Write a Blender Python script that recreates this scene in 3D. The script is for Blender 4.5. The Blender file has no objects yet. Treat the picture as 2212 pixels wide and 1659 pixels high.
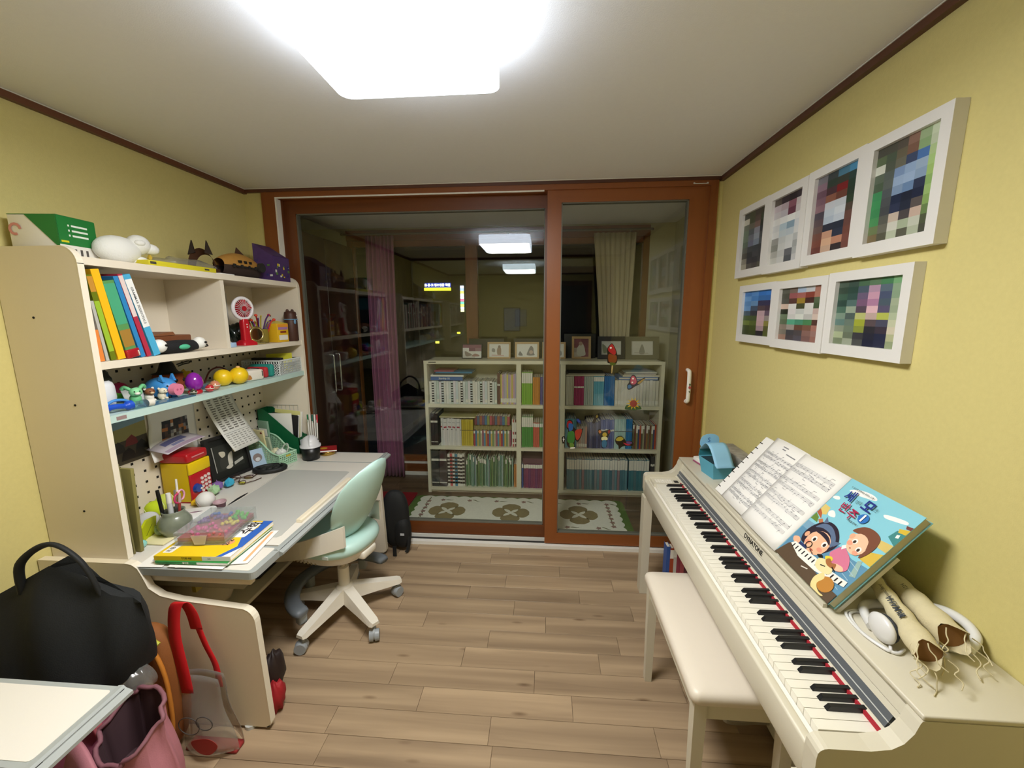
import bpy, bmesh, math, random
from mathutils import Vector, Matrix, Euler
rnd = random.Random(7)
SC = bpy.context.scene
COL = SC.collection
PI = math.pi
# ------------------------------------------------------------------ camera, world, exposure
cam = bpy.data.cameras.new('camera'); camo = bpy.data.objects.new('camera', cam); COL.objects.link(camo)
cam.sensor_fit = 'HORIZONTAL'; cam.sensor_width = 36.0; cam.lens = 893.5 / 2212 * 36.0
cam.clip_start = 0.02; cam.clip_end = 200
_w = Vector((-.1672, -.0019, .0758))
_R = Matrix.Rotation(_w.length, 3, _w.normalized()) @ Matrix(((1, 0, 0), (0, 0, -1), (0, 1, 0)))
camo.matrix_world = Matrix.Translation((0, 0, 1.474)) @ _R.to_4x4()
SC.camera = camo
wd = bpy.data.worlds.new('night_sky'); SC.world = wd; wd.use_nodes = True
wd.node_tree.nodes['Background'].inputs[0].default_value = (.25, .32, .5, 1)
wd.node_tree.nodes['Background'].inputs[1].default_value = 0.004
vs = SC.view_settings; vs.view_transform = 'Standard'; vs.look = 'None'; vs.gamma = 1; vs.use_curve_mapping = False
vs.exposure = 0.32
LAMP_STRENGTH = 34.0
# ------------------------------------------------------------------ materials
def lin(c):
    if isinstance(c, str):
        c = tuple(int(c[i:i+2], 16) / 255 for i in (0, 2, 4))
    return tuple((x / 12.92 if x <= .04045 else ((x + .055) / 1.055) ** 2.4) for x in c)
MATS = {}
def nodes(m):
    m.use_nodes = True; nt = m.node_tree; return nt, nt.nodes, nt.links
def mat(c, rough=.5, metal=0., key=None, noise=0., nscale=40., bump=0., bscale=200., alpha=1., trans=0., emit=0., spec=.5, coat=0., sheen=0.):
    """plain procedural material; colour given as it looks in white light"""
    k = key or (c, rough, metal, noise, nscale, bump, bscale, alpha, trans, emit, spec, coat, sheen)
    if k in MATS: return MATS[k]
    m = bpy.data.materials.new('m_%s' % (key or str(c))); nt, N, L = nodes(m)
    b = N['Principled BSDF']; col = (*lin(c), 1)
    b.inputs['Base Color'].default_value = col; b.inputs['Roughness'].default_value = rough
    b.inputs['Metallic'].default_value = metal; b.inputs['Specular IOR Level'].default_value = spec
    b.inputs['Alpha'].default_value = alpha; b.inputs['Transmission Weight'].default_value = trans
    b.inputs['Coat Weight'].default_value = coat; b.inputs['Sheen Weight'].default_value = sheen
    if emit: b.inputs['Emission Color'].default_value = col; b.inputs['Emission Strength'].default_value = emit
    if noise or bump:
        tc = N.new('ShaderNodeTexCoord')
    if noise:
        n = N.new('ShaderNodeTexNoise'); n.inputs['Scale'].default_value = nscale; n.inputs['Detail'].default_value = 4
        L.new(tc.outputs['Object'], n.inputs['Vector'])
        mx = N.new('ShaderNodeMix'); mx.data_type = 'RGBA'
        mx.inputs[6].default_value = tuple(x * (1 - noise) for x in col[:3]) + (1,)
        mx.inputs[7].default_value = tuple(min(1, x * (1 + noise)) for x in col[:3]) + (1,)
        L.new(n.outputs['Fac'], mx.inputs[0]); L.new(mx.outputs[2], b.inputs['Base Color'])
    if bump:
        n2 = N.new('ShaderNodeTexNoise'); n2.inputs['Scale'].default_value = bscale; n2.inputs['Detail'].default_value = 3
        L.new(tc.outputs['Object'], n2.inputs['Vector'])
        bp = N.new('ShaderNodeBump'); bp.inputs['Strength'].default_value = bump; bp.inputs['Distance'].default_value = .002
        L.new(n2.outputs['Fac'], bp.inputs['Height']); L.new(bp.outputs['Normal'], b.inputs['Normal'])
    MATS[k] = m; return m
def glass(key, tint='ffffff', ior=1.5, rough=0., haze=0., boost=1.):
    """thin clear sheet: Fresnel mirror over straight transmission, a little dust"""
    if key in MATS: return MATS[key]
    m = bpy.data.materials.new('m_' + key); nt, N, L = nodes(m); N.clear()
    o = N.new('ShaderNodeOutputMaterial'); t = N.new('ShaderNodeBsdfTransparent'); t.inputs[0].default_value = (*lin(tint), 1)
    g = N.new('ShaderNodeBsdfGlossy'); g.inputs['Roughness'].default_value = rough
    fr = N.new('ShaderNodeFresnel'); ge = N.new('ShaderNodeNewGeometry'); mi = N.new('ShaderNodeMix')   # same mirror strength from either side of the sheet
    mi.inputs[2].default_value = ior; mi.inputs[3].default_value = 1/ior; L.new(ge.outputs['Backfacing'], mi.inputs[0]); L.new(mi.outputs[0], fr.inputs[0])
    ml = N.new('ShaderNodeMath'); ml.operation = 'MULTIPLY'; ml.inputs[1].default_value = boost; ml.use_clamp = True
    mx = N.new('ShaderNodeMixShader'); L.new(fr.outputs[0], ml.inputs[0]); L.new(ml.outputs[0], mx.inputs[0])
    L.new(t.outputs[0], mx.inputs[1]); L.new(g.outputs[0], mx.inputs[2]); last = mx
    if haze:
        d = N.new('ShaderNodeBsdfDiffuse'); d.inputs[0].default_value = (*lin(tint), 1)
        m2 = N.new('ShaderNodeMixShader'); m2.inputs[0].default_value = haze
        L.new(mx.outputs[0], m2.inputs[1]); L.new(d.outputs[0], m2.inputs[2]); last = m2
    L.new(last.outputs[0], o.inputs[0]); MATS[key] = m; return m
def wood(key, c1, c2, axis='X', scale=1., rough=.45, rand=False, ring=1.0, knots=False):
    """streaky wood grain along one axis, optional per-object variation"""
    if key in MATS: return MATS[key]
    m = bpy.data.materials.new('m_' + key); nt, N, L = nodes(m); b = N['Principled BSDF']
    tc = N.new('ShaderNodeTexCoord'); mp = N.new('ShaderNodeMapping')
    s = {'X': (1.2, 22, 22), 'Y': (22, 1.2, 22), 'Z': (22, 22, 1.2)}[axis]
    mp.inputs['Scale'].default_value = tuple(x * scale for x in s); L.new(tc.outputs['Object'], mp.inputs[0])
    src = mp.outputs[0]
    if rand:
        oi = N.new('ShaderNodeObjectInfo'); va = N.new('ShaderNodeVectorMath'); va.operation = 'ADD'
        mm = N.new('ShaderNodeMath'); mm.operation = 'MULTIPLY'; mm.inputs[1].default_value = 137.
        L.new(oi.outputs['Random'], mm.inputs[0]); L.new(mp.outputs[0], va.inputs[0]); L.new(mm.outputs[0], va.inputs[1]); src = va.outputs[0]
    n = N.new('ShaderNodeTexNoise'); n.inputs['Scale'].default_value = 1.; n.inputs['Detail'].default_value = 6; n.inputs['Distortion'].default_value = .6 * ring
    L.new(src, n.inputs['Vector'])
    w = N.new('ShaderNodeTexWave'); w.wave_type = 'BANDS'; w.bands_direction = 'Y' if axis != 'Y' else 'X'
    w.inputs['Scale'].default_value = .12; w.inputs['Distortion'].default_value = 9 * ring; w.inputs['Detail'].default_value = 3; w.inputs['Detail Scale'].default_value = .35
    L.new(src, w.inputs['Vector'])
    ad = N.new('ShaderNodeMath'); ad.operation = 'MULTIPLY_ADD'; ad.inputs[1].default_value = .2 if rand else .45; L.new(w.outputs['Fac'], ad.inputs[0])
    hm = N.new('ShaderNodeMath'); hm.operation = 'MULTIPLY'; hm.inputs[1].default_value = .85 if rand else .62; L.new(n.outputs['Fac'], hm.inputs[0]); L.new(hm.outputs[0], ad.inputs[2])
    cr = N.new('ShaderNodeValToRGB'); cr.color_ramp.elements[0].position = .25; cr.color_ramp.elements[1].position = .75
    cr.color_ramp.elements[0].color = (*lin(c1), 1); cr.color_ramp.elements[1].color = (*lin(c2), 1)
    L.new(ad.outputs[0], cr.inputs[0]); out = cr.outputs[0]
    if knots:
        mk = N.new('ShaderNodeMapping'); mk.inputs['Scale'].default_value = (3.4, 12, 1); L.new(tc.outputs['Object'], mk.inputs[0])
        vk = N.new('ShaderNodeVectorMath'); vk.operation = 'ADD'; L.new(mk.outputs[0], vk.inputs[0]); L.new(mm.outputs[0], vk.inputs[1])
        vo = N.new('ShaderNodeTexVoronoi'); vo.inputs['Scale'].default_value = 1.; L.new(vk.outputs[0], vo.inputs['Vector'])
        kr = N.new('ShaderNodeValToRGB'); kr.color_ramp.elements[0].position = .03; kr.color_ramp.elements[1].position = .13
        kr.color_ramp.elements[0].color = (.35, .28, .22, 1); kr.color_ramp.elements[1].color = (1, 1, 1, 1); L.new(vo.outputs['Distance'], kr.inputs[0])
        mu = N.new('ShaderNodeMix'); mu.data_type = 'RGBA'; mu.blend_type = 'MULTIPLY'; mu.inputs[0].default_value = .8
        L.new(out, mu.inputs[6]); L.new(kr.outputs[0], mu.inputs[7]); out = mu.outputs[2]
    if rand:
        hs = N.new('ShaderNodeHueSaturation'); mr = N.new('ShaderNodeMapRange'); mr.inputs[3].default_value = .92; mr.inputs[4].default_value = 1.06
        L.new(oi.outputs['Random'], mr.inputs[0]); L.new(mr.outputs[0], hs.inputs['Value']); L.new(out, hs.inputs['Color']); out = hs.outputs[0]
    L.new(out, b.inputs['Base Color']); b.inputs['Roughness'].default_value = rough
    MATS[key] = m; return m
def objcol(key, rough=.5, vary=0.):
    """cover material that takes its colour from the object's own colour"""
    if key in MATS: return MATS[key]
    m = bpy.data.materials.new('m_' + key); nt, N, L = nodes(m); b = N['Principled BSDF']
    oi = N.new('ShaderNodeObjectInfo'); L.new(oi.outputs['Color'], b.inputs['Base Color']); b.inputs['Roughness'].default_value = rough
    MATS[key] = m; return m
def printmat(key, rough=.45):
    """flat print: colours stored per face in the mesh"""
    if key in MATS: return MATS[key]
    m = bpy.data.materials.new('m_' + key); nt, N, L = nodes(m); b = N['Principled BSDF']
    a = N.new('ShaderNodeAttribute'); a.attribute_name = 'ink'; L.new(a.outputs['Color'], b.inputs['Base Color']); b.inputs['Roughness'].default_value = rough
    MATS[key] = m; return m
# ------------------------------------------------------------------ mesh building
class MB:
    def __init__(s): s.v = []; s.f = []; s.m = []; s.ink = []; s.T = None; s.sm = []
    def _add(s, vs, fs, m=0, ink=None, smooth=False):
        o = len(s.v)
        for p in vs:
            p = Vector(p); s.v.append(s.T @ p if s.T else p)
        for f in fs: s.f.append(tuple(o + i for i in f)); s.m.append(m); s.ink.append(ink); s.sm.append(smooth)
        return s
    def box(s, x0, x1, y0, y1, z0, z1, m=0, ink=None):
        return s._add([(x0,y0,z0),(x1,y0,z0),(x1,y1,z0),(x0,y1,z0),(x0,y0,z1),(x1,y0,z1),(x1,y1,z1),(x0,y1,z1)],
            [(3,2,1,0),(4,5,6,7),(0,1,5,4),(1,2,6,5),(2,3,7,6),(3,0,4,7)], m, ink)
    def cbox(s, c, d, m=0): return s.box(c[0]-d[0]/2, c[0]+d[0]/2, c[1]-d[1]/2, c[1]+d[1]/2, c[2]-d[2]/2, c[2]+d[2]/2, m)
    def rbox(s, x0, x1, y0, y1, z0, z1, r=.005, seg=2, m=0):
        bm = bmesh.new(); bmesh.ops.create_cube(bm, size=1)
        for v in bm.verts: v.co = Vector((x0+(v.co.x+.5)*(x1-x0), y0+(v.co.y+.5)*(y1-y0), z0+(v.co.z+.5)*(z1-z0)))
        bmesh.ops.bevel(bm, geom=list(bm.edges), offset=min(r, .49*min(x1-x0, y1-y0, z1-z0)), segments=seg, profile=.5, affect='EDGES')
        s.bm(bm, m, seg > 1); return s
    def bm(s, bm, m=0, smooth=True):
        bm.verts.ensure_lookup_table(); bm.verts.index_update()
        s._add([v.co.copy() for v in bm.verts], [tuple(v.index for v in f.verts) for f in bm.faces], m, None, smooth); bm.free(); return s
    def cyl(s, p0, p1, r0, r1=None, n=16, m=0, cap=True, smooth=True):
        r1 = r0 if r1 is None else r1; p0, p1 = Vector(p0), Vector(p1); d = (p1-p0).normalized()
        a = d.orthogonal().normalized(); b = d.cross(a); vs = []
        for p, r in ((p0, r0), (p1, r1)):
            for i in range(n): t = 2*PI*i/n; vs.append(p + a*(r*math.cos(t)) + b*(r*math.sin(t)))
        s._add(vs, [(i, (i+1) % n, n+(i+1) % n, n+i) for i in range(n)], m, None, smooth)
        if cap: s._add(vs, [tuple(range(n-1, -1, -1)), tuple(range(n, 2*n))], m)
        return s
    def lathe(s, prof, c=(0,0,0), n=24, m=0, smooth=True, cap=False):
        vs = []; k = len(prof)
        for i in range(n):
            t = 2*PI*i/n
            for r, z in prof: vs.append((c[0]+r*math.cos(t), c[1]+r*math.sin(t), c[2]+z))
        fs = [(i*k+j, ((i+1) % n)*k+j, ((i+1) % n)*k+j+1, i*k+j+1) for i in range(n) for j in range(k-1)]
        s._add(vs, fs, m, None, smooth)
        if cap: s._add([(c[0]+prof[-1][0]*math.cos(2*PI*i/n), c[1]+prof[-1][0]*math.sin(2*PI*i/n), c[2]+prof[-1][1]) for i in range(n)], [tuple(range(n))], m)
        return s
    def sph(s, c, r, nu=16, nv=10, m=0, fn=None):
        if not hasattr(r, '__len__'): r = (r, r, r)
        vs = []
        for j in range(nv+1):
            ph = PI*j/nv
            for i in range(nu):
                t = 2*PI*i/nu; d = Vector((math.sin(ph)*math.cos(t), math.sin(ph)*math.sin(t), math.cos(ph))); k = fn(d) if fn else 1
                vs.append((c[0]+r[0]*d.x*k, c[1]+r[1]*d.y*k, c[2]+r[2]*d.z*k))
        return s._add(vs, [(j*nu+i, (j+1)*nu+i, (j+1)*nu+(i+1) % nu, j*nu+(i+1) % nu) for j in range(nv) for i in range(nu)], m, None, True)
    def tube(s, pts, r, n=8, m=0, closed=False, flat=None):
        pts = [Vector(p) for p in pts]; k = len(pts); vs = []; up = None
        for i, p in enumerate(pts):
            if closed: d = pts[(i+1) % k]-pts[i-1]
            else: d = pts[min(i+1, k-1)]-pts[max(i-1, 0)]
            d.normalize(); a = d.orthogonal().normalized() if up is None else (up - d*up.dot(d)).normalized()
            up = a; b = d.cross(a); ri = r[i] if hasattr(r, '__len__') else r; ra, rb = (ri, ri) if flat is None else (ri, ri*flat)
            for q in range(n): t = 2*PI*q/n; vs.append(p + a*(ra*math.cos(t)) + b*(rb*math.sin(t)))
        fs = [(i*n+q, i*n+(q+1) % n, ((i+1) % k)*n+(q+1) % n, ((i+1) % k)*n+q) for i in range(k if closed else k-1) for q in range(n)]
        s._add(vs, fs, m, None, True)
        if not closed: s._add([vs[q] for q in range(n)] + [vs[(k-1)*n+q] for q in range(n)], [tuple(range(n-1, -1, -1)), tuple(range(n, 2*n))], m)
        return s
    def prism(s, poly, d0, d1, plane='xz', m=0, smooth=False):
        """poly in 2-D extruded between d0 and d1 along the third axis"""
        def P(a, b, d): return {'xz': (a, d, b), 'xy': (a, b, d), 'yz': (d, a, b)}[plane]
        n = len(poly); vs = [P(a, b, d0) for a, b in poly] + [P(a, b, d1) for a, b in poly]
        A = sum(poly[i][0]*poly[(i+1) % n][1]-poly[(i+1) % n][0]*poly[i][1] for i in range(n))
        flip = (A > 0) == (plane != 'xz'); flip = flip == (d1 > d0)
        sides = [(i, (i+1) % n, n+(i+1) % n, n+i) for i in range(n)]; c0, c1 = tuple(range(n-1, -1, -1)), tuple(range(n, 2*n))
        if not flip: sides = [t[::-1] for t in sides]; c0, c1 = c0[::-1], c1[::-1]
        s._add(vs, sides, m, None, smooth); s._add(vs, [c0, c1], m); return s
    def face(s, pts, m=0, ink=None): return s._add(pts, [tuple(range(len(pts)))], m, ink)
    def grid(s, fn, nu, nv, m=0, smooth=True, ink=None):
        vs = [fn(i/nu, j/nv) for j in range(nv+1) for i in range(nu+1)]
        return s._add(vs, [(j*(nu+1)+i, j*(nu+1)+i+1, (j+1)*(nu+1)+i+1, (j+1)*(nu+1)+i) for j in range(nv) for i in range(nu)], m, ink, smooth)
    def sheet(s, fn, nu, nv, th=.0006, m=0, smooth=True):
        """a thin closed sheet following fn"""
        import itertools
        g = [Vector(fn(i/nu, j/nv)) for j in range(nv+1) for i in range(nu+1)]; w = nu+1; nn = []
        for j in range(nv+1):
            for i in range(nu+1):
                a = g[j*w+min(i+1, nu)]-g[j*w+max(i-1, 0)]; b = g[min(j+1, nv)*w+i]-g[max(j-1, 0)*w+i]; c = a.cross(b); nn.append(c.normalized() if c.length else Vector((0,0,1)))
        k = len(g); vs = [p+n*th/2 for p, n in zip(g, nn)] + [p-n*th/2 for p, n in zip(g, nn)]
        fs = [(j*w+i, j*w+i+1, (j+1)*w+i+1, (j+1)*w+i) for j in range(nv) for i in range(nu)]
        fs += [tuple(k+q for q in f[::-1]) for f in fs]
        rim = [i for i in range(nu)] + [nu+j*w for j in range(nv)] + [nv*w+nu-i for i in range(nu)] + [(nv-j)*w for j in range(nv)]
        for a, b in zip(rim, rim[1:]+rim[:1]): fs.append((b, a, k+a, k+b))
        return s._add(vs, fs, m, None, smooth)
def blob(pts, n=8):
    """closed smooth outline through 2-D points"""
    k = len(pts); out = []
    for i in range(k):
        p0, p1, p2, p3 = (Vector(pts[(i+j-1) % k]) for j in range(4))
        for q in range(n):
            t = q/n; out.append(tuple(.5*((2*p1)+(p2-p0)*t+(2*p0-5*p1+4*p2-p3)*t*t+(3*p1-p0-3*p2+p3)*t**3)))
    return out
def spline(pts, n=8):
    k = len(pts); out = []; P = [Vector(p) for p in pts]
    for i in range(k-1):
        p0, p1, p2, p3 = P[max(i-1, 0)], P[i], P[i+1], P[min(i+2, k-1)]
        for q in range(n):
            t = q/n; out.append(.5*((2*p1)+(p2-p0)*t+(2*p0-5*p1+4*p2-p3)*t*t+(3*p1-p0-3*p2+p3)*t**3))
    out.append(P[-1]); return out
def rrect(x0, x1, y0, y1, r, n=5, corners='1111'):
    out = []
    for k, (cx, cy, a) in enumerate(((x1-r, y1-r, 0), (x0+r, y1-r, 90), (x0+r, y0+r, 180), (x1-r, y0+r, 270))):
        if corners[k] == '1':
            for i in range(n+1): t = math.radians(a+90*i/n); out.append((cx+r*math.cos(t), cy+r*math.sin(t)))
        else: out.append(((x1, y1), (x0, y1), (x0, y0), (x1, y0))[k])
    return out
def circ(cx, cy, r, n=20, ry=None):
    return [(cx+r*math.cos(2*PI*i/n), cy+(ry or r)*math.sin(2*PI*i/n)) for i in range(n)]
def build(name, mb, mats, parent=None, W=False, smooth_angle=None, mods=None):
    """link the collected shapes as ONE mesh object"""
    me = bpy.data.meshes.new(name)
    vs = mb.v
    if W and parent is not None:
        inv = parent.matrix_basis.inverted()
        p = parent.parent
        if p is not None: inv = (p.matrix_basis @ parent.matrix_basis).inverted()
        vs = [inv @ v for v in vs]
    me.from_pydata([tuple(v) for v in vs], [], mb.f)
    if not isinstance(mats, (list, tuple)): mats = [mats]
    for x in mats: me.materials.append(x)
    me.polygons.foreach_set('material_index', mb.m); me.polygons.foreach_set('use_smooth', mb.sm)
    if any(i is not None for i in mb.ink):
        a = me.color_attributes.new('ink', 'FLOAT_COLOR', 'CORNER'); k = 0
        for f, i in zip(mb.f, mb.ink):
            c = (*(lin(i) if i is not None else (.8, .8, .8)), 1)
            for _ in f: a.data[k].color = c; k += 1
    me.update()
    o = bpy.data.objects.new(name, me); COL.objects.link(o)
    if parent is not None: o.parent = parent
    for t, kw in (mods or []):
        md = o.modifiers.new(t.lower(), t)
        for a, b in kw.items(): setattr(md, a, b)
    return o
def tag(o, label=None, cat=None, group=None, kind=None):
    if label: o['label'] = label
    if cat: o['category'] = cat
    if group: o['group'] = group
    if kind: o['kind'] = kind
    return o
def thing(name, label, cat, loc=(0,0,0), rz=0., group=None, rot=None):
    o = bpy.data.objects.new(name, None); o.empty_display_size = .05; COL.objects.link(o)
    o.location = loc; o.rotation_euler = rot or (0, 0, rz); o.matrix_basis = Matrix.LocRotScale(Vector(loc), Euler(rot or (0, 0, rz)), None)
    return tag(o, label, cat, group)
def solo(name, mb, mats, label, cat, group=None, loc=None, rz=0., rot=None, mods=None):
    o = build(name, mb, mats, mods=mods)
    if loc is not None: o.location = loc
    o.rotation_euler = rot or (0, 0, rz)
    return tag(o, label, cat, group)
def struct(name, mb, mats, parent=None): 
    o = build(name, mb, mats, parent)
    if parent is None: o['kind'] = 'structure'
    return o
def clone(o, parent=None):
    c = o.copy(); COL.objects.link(c); c.parent = parent
    for ch in list(o.children): clone(ch, c)
    return c
_tx = {}
def text(mb, body, size, M, m=0, bold=0., depth=0., align='CENTER', ink=None):
    """flat lettering placed with matrix M (text in its local xy plane)"""
    k = (body, bold, align)
    if k not in _tx:
        cu = bpy.data.curves.new('lettering', 'FONT'); cu.body = body; cu.align_x = align; cu.align_y = 'CENTER'; cu.offset = bold; cu.resolution_u = 3
        ob = bpy.data.objects.new('lettering', cu); me = ob.to_mesh()
        _tx[k] = ([v.co.copy() for v in me.vertices], [tuple(p.vertices) for p in me.polygons]); ob.to_mesh_clear(); bpy.data.objects.remove(ob); bpy.data.curves.remove(cu)
    vs, fs = _tx[k]
    mb._add([M @ (v*size) for v in vs], fs, m, ink); return mb
def TM(loc, rx=0., ry=0., rz=0.): return Matrix.Translation(loc) @ Euler((rx, ry, rz)).to_matrix().to_4x4()
# ------------------------------------------------------------------ shared materials
XL, XR, YB, YD, ZC = -1.76, .957, -.45, 2.45, 2.2
M_wall = mat('d6c985', .85, key='yellow_wallpaper', noise=.05, nscale=90, bump=.25, bscale=350)
M_ceil = mat('ecebea', .9, key='ceiling_paper', noise=.02, nscale=60, bump=.2, bscale=300)
M_trim = wood('dark_trim', '4a2a1c', '6b3f2a', 'X', 1.2, .45)
M_trimy = wood('dark_trim_y', '4a2a1c', '6b3f2a', 'Y', 1.2, .45)
M_dwx = wood('door_wood_x', '6a3815', '8f5226', 'X', .8, .38, ring=.4)
M_dwz = wood('door_wood_z', '6a3815', '8f5226', 'Z', .8, .38, ring=.4)
M_floor = wood('floor_planks', '8a745c', 'b89f80', 'X', 1., .42, rand=True, knots=True)
M_grout = mat('5a4636', .8)
M_pvc = mat('f1efe8', .35)
M_cream = mat('e9dfcd', .42, key='cream_melamine', noise=.015, nscale=200)
M_creamd = mat('e2d6bc', .5, key='cream_board', noise=.02, nscale=200)
M_white = mat('f0ece2', .4); M_black = mat('141414', .5); M_grey = mat('8f9294', .45); M_lgrey = mat('c3c5c2', .4)
M_pane = glass('door_pane', 'fcfefc', 1.5)
M_paper = mat('f2f0ec', .75); M_print = printmat('printed_paper')
# ================================================================== the room
fl = struct('floor', MB().box(XL, XR, YB, YD, -.06, -.0035), M_grout)
JX = {0:-.485, 1:-.2, 2:.199, 3:-.138, 4:.021, 5:-.241, 6:.249, 7:-.026, 8:.12, 9:.406, 10:-.165, 11:.1, 12:-.3}
PW, PL = .1056, .588
meshes = {}
def plank(x0, x1, y0, y1, parent, mt, name='plank'):
    w, d = round(x1-x0, 4), round(y1-y0, 4)
    if (w, d, name) not in meshes:
        g, h = .0006, .0007; a, b = w/2-g, d/2-g; mb = MB()
        vs = [(sx*(a-k), sy*(b-k), z) for z, k in ((-.0035, 0), (-h, 0), (0, .0008)) for sx, sy in ((-1,-1),(1,-1),(1,1),(-1,1))]
        fs = [(8,9,10,11)] + [(q*4+i, q*4+(i+1) % 4, q*4+4+(i+1) % 4, q*4+4+i) for q in (0, 1) for i in range(4)]
        mb._add(vs, fs); o = build(name, mb, mt, parent); meshes[(w, d, name)] = o.data
    else:
        o = bpy.data.objects.new(name, meshes[(w, d, name)]); COL.objects.link(o); o.parent = parent
    o.location = ((x0+x1)/2, (y0+y1)/2, 0); return o
r = -2
while True:
    y1 = 2.251-r*PW; y0 = y1-PW
    if y1 < YB: break
    j = JX.get(r, rnd.uniform(-.4, .2)); x = j-PL*8; yy0, yy1 = max(y0, YB), min(y1, YD)
    if yy1-yy0 > .01:
        while x < XR:
            a, b = max(x, XL), min(x+PL, XR)
            if b-a > .01: plank(a, b, yy0, yy1, fl, M_floor)
            x += PL
    r += 1
tag(struct('ceiling', MB().box(XL, XR, YB, YD, ZC, ZC+.06), M_ceil), 'off-white papered ceiling of the room')
tag(struct('wall_left', MB().box(XL-.1, XL, YB, YD+.13, 0, ZC), M_wall), 'yellow papered wall behind the desks')
tag(struct('wall_right', MB().box(XR, XR+.1, YB, YD+.13, 0, ZC), M_wall), 'yellow papered wall behind the piano')
struct('wall_back', MB().box(XL, XR, YB-.1, YB, 0, ZC), M_wall)
struct('wall_front', MB().box(XL, -1.648, YD, YD+.13, 0, ZC).box(.915, XR, YD, YD+.13, 0, ZC).box(-1.648, .915, YD, YD+.13, 2.192, ZC), M_wall)
for i, (mb, m) in enumerate(((MB().box(XL, XL+.02, YB, YD, 2.173, ZC-.002), M_trimy), (MB().box(XR-.02, XR, YB, YD, 2.173, ZC-.002), M_trimy), (MB().box(XL+.02, XR-.02, YD-.02, YD, 2.178, ZC-.002), M_trim), (MB().box(XL+.02, XR-.02, YB, YB+.02, 2.173, ZC-.002), M_trim))):
    struct('trim_%d' % (i+1), mb, m)
M_line = mat('d8d4c8', .5)
struct('trim_5', MB().box(XL+.02, XR-.02, YD-.024, YD-.02, 2.194, ZC-.001).box(XL+.02, XL+.023, YB, YD-.02, 2.195, ZC-.001).box(XR-.023, XR-.02, YB, YD-.02, 2.195, ZC-.001), M_line)
# ---- sliding door: fixed frame, two panels
tag(struct('trim_6', MB().box(-1.646, -1.566, YD-.015, YD+.13, 0, 2.178).box(.889, .915, YD-.015, YD+.13, 0, 2.178).box(.915, .93, YD-.012, YD, 0, 2.178), M_dwz), 'brown wooden jambs of the sliding door')
tag(struct('trim_7', MB().box(-1.566, .889, YD-.015, YD+.13, 2.15, 2.178), M_dwx), 'brown wooden head of the sliding door')
M_trk = mat('1c1a18', .5)
struct('trim_8', MB().box(-1.566, .889, YD-.02, YD+.012, 0, .022, 0).box(-1.566, .889, YD+.058, YD+.066, 0, .03, 0).box(-1.566, .889, YD+.012, YD+.058, 0, .008, 1).box(-1.566, .889, YD+.066, YD+.13, 0, .02, 0), [M_pvc, M_trk])
struct('trim_9', MB().box(-1.566, -.002, YD-.013, YD-.003, 2.143, 2.15).box(-1.566, -1.558, YD-.013, YD+.03, .03, 2.143), M_pvc)
def sash(name, x0, x1, y0, y1, z0, z1, wl, wr, wt, wb, label):
    """door panel with mitred-looking members, each its own part, and a pane"""
    o = struct(name, MB().box(x0+.002, x1-.002, y0+.012, y1-.012, z0+.002, z0+.006), M_dwx); o['label'] = label
    def mem(n, poly, m):
        mb = MB(); mb.prism(poly, y0, y1, 'xz'); return build(n, mb, m, o)
    xi0, xi1, zi0, zi1 = x0+wl, x1-wr, z0+wb, z1-wt
    mem('stile', [(x0, z0), (xi0, zi0), (xi0, zi1), (x0, z1)], M_dwz); mem('stile', [(x1, z0), (x1, z1), (xi1, zi1), (xi1, zi0)], M_dwz)
    mem('rail', [(x0, z1), (xi0, zi1), (xi1, zi1), (x1, z1)], M_dwx); mem('rail', [(x0, z0), (x1, z0), (xi1, zi0), (xi0, zi0)], M_dwx)
    g = .006; yc = (y0+y1)/2
    build('glazing_bead', MB().box(xi0, xi0+g, y0+.004, y1-.004, zi0, zi1).box(xi1-g, xi1, y0+.004, y1-.004, zi0, zi1).box(xi0, xi1, y0+.004, y1-.004, zi0, zi0+g).box(xi0, xi1, y0+.004, y1-.004, zi1-g, zi1), mat('6b6a60', .5), o)
    build('pane', MB().box(xi0+g, xi1-g, yc-.003, yc+.003, zi0+g, zi1-g), M_pane, o)
    return o
d1 = sash('door_1', .016, .889, YD+.0, YD+.045, .03, 2.15, .078, .104, .064, .072, 'brown framed sliding glass panel with the white pull handle')
d2 = sash('door_2', -1.59, .08, YD+.068, YD+.112, .032, 2.16, .095, .075, .085, .082, 'wide brown framed sliding glass panel beside the handled panel')
# white pull handle with a leaf and radish print
hb = MB(); hp = spline([(.836, 0, .967), (.836, -.02, .969), (.836, -.031, .982), (.836, -.034, 1.06), (.836, -.031, 1.135), (.836, -.02, 1.148), (.836, 0, 1.15)], 5)
hb.tube([(p.x, YD+p.y, p.z) for p in hp], .0135, 10, flat=.8); hd = build('handle', hb, M_pvc, d1)
hp = MB(); hp.T = TM((.836, YD-.0482, 1.06), PI/2)
hp.prism(blob([(0, .004), (.008, -.004), (.004, -.012), (-.005, -.01), (-.006, -.001)]), 0, .0006, 'xy', 0); hp.prism(blob([(0, .004), (.006, .014), (-.003, .018), (-.004, .01)]), 0, .0006, 'xy', 1)
hp.prism(blob([(-.002, -.025), (.003, -.028), (.002, -.036), (-.003, -.03)]), 0, .0006, 'xy', 1)
build('print', hp, [mat('b3444a', .5), mat('4b5a3c', .5)], hd)
struct('door_stop', MB().box(.795, .873, YD-.019, YD-.0155, 2.158, 2.162).box(.795, .803, YD-.019, YD-.0155, 2.162, 2.166).box(.865, .873, YD-.019, YD-.0155, 2.162, 2.166), M_line)
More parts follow.
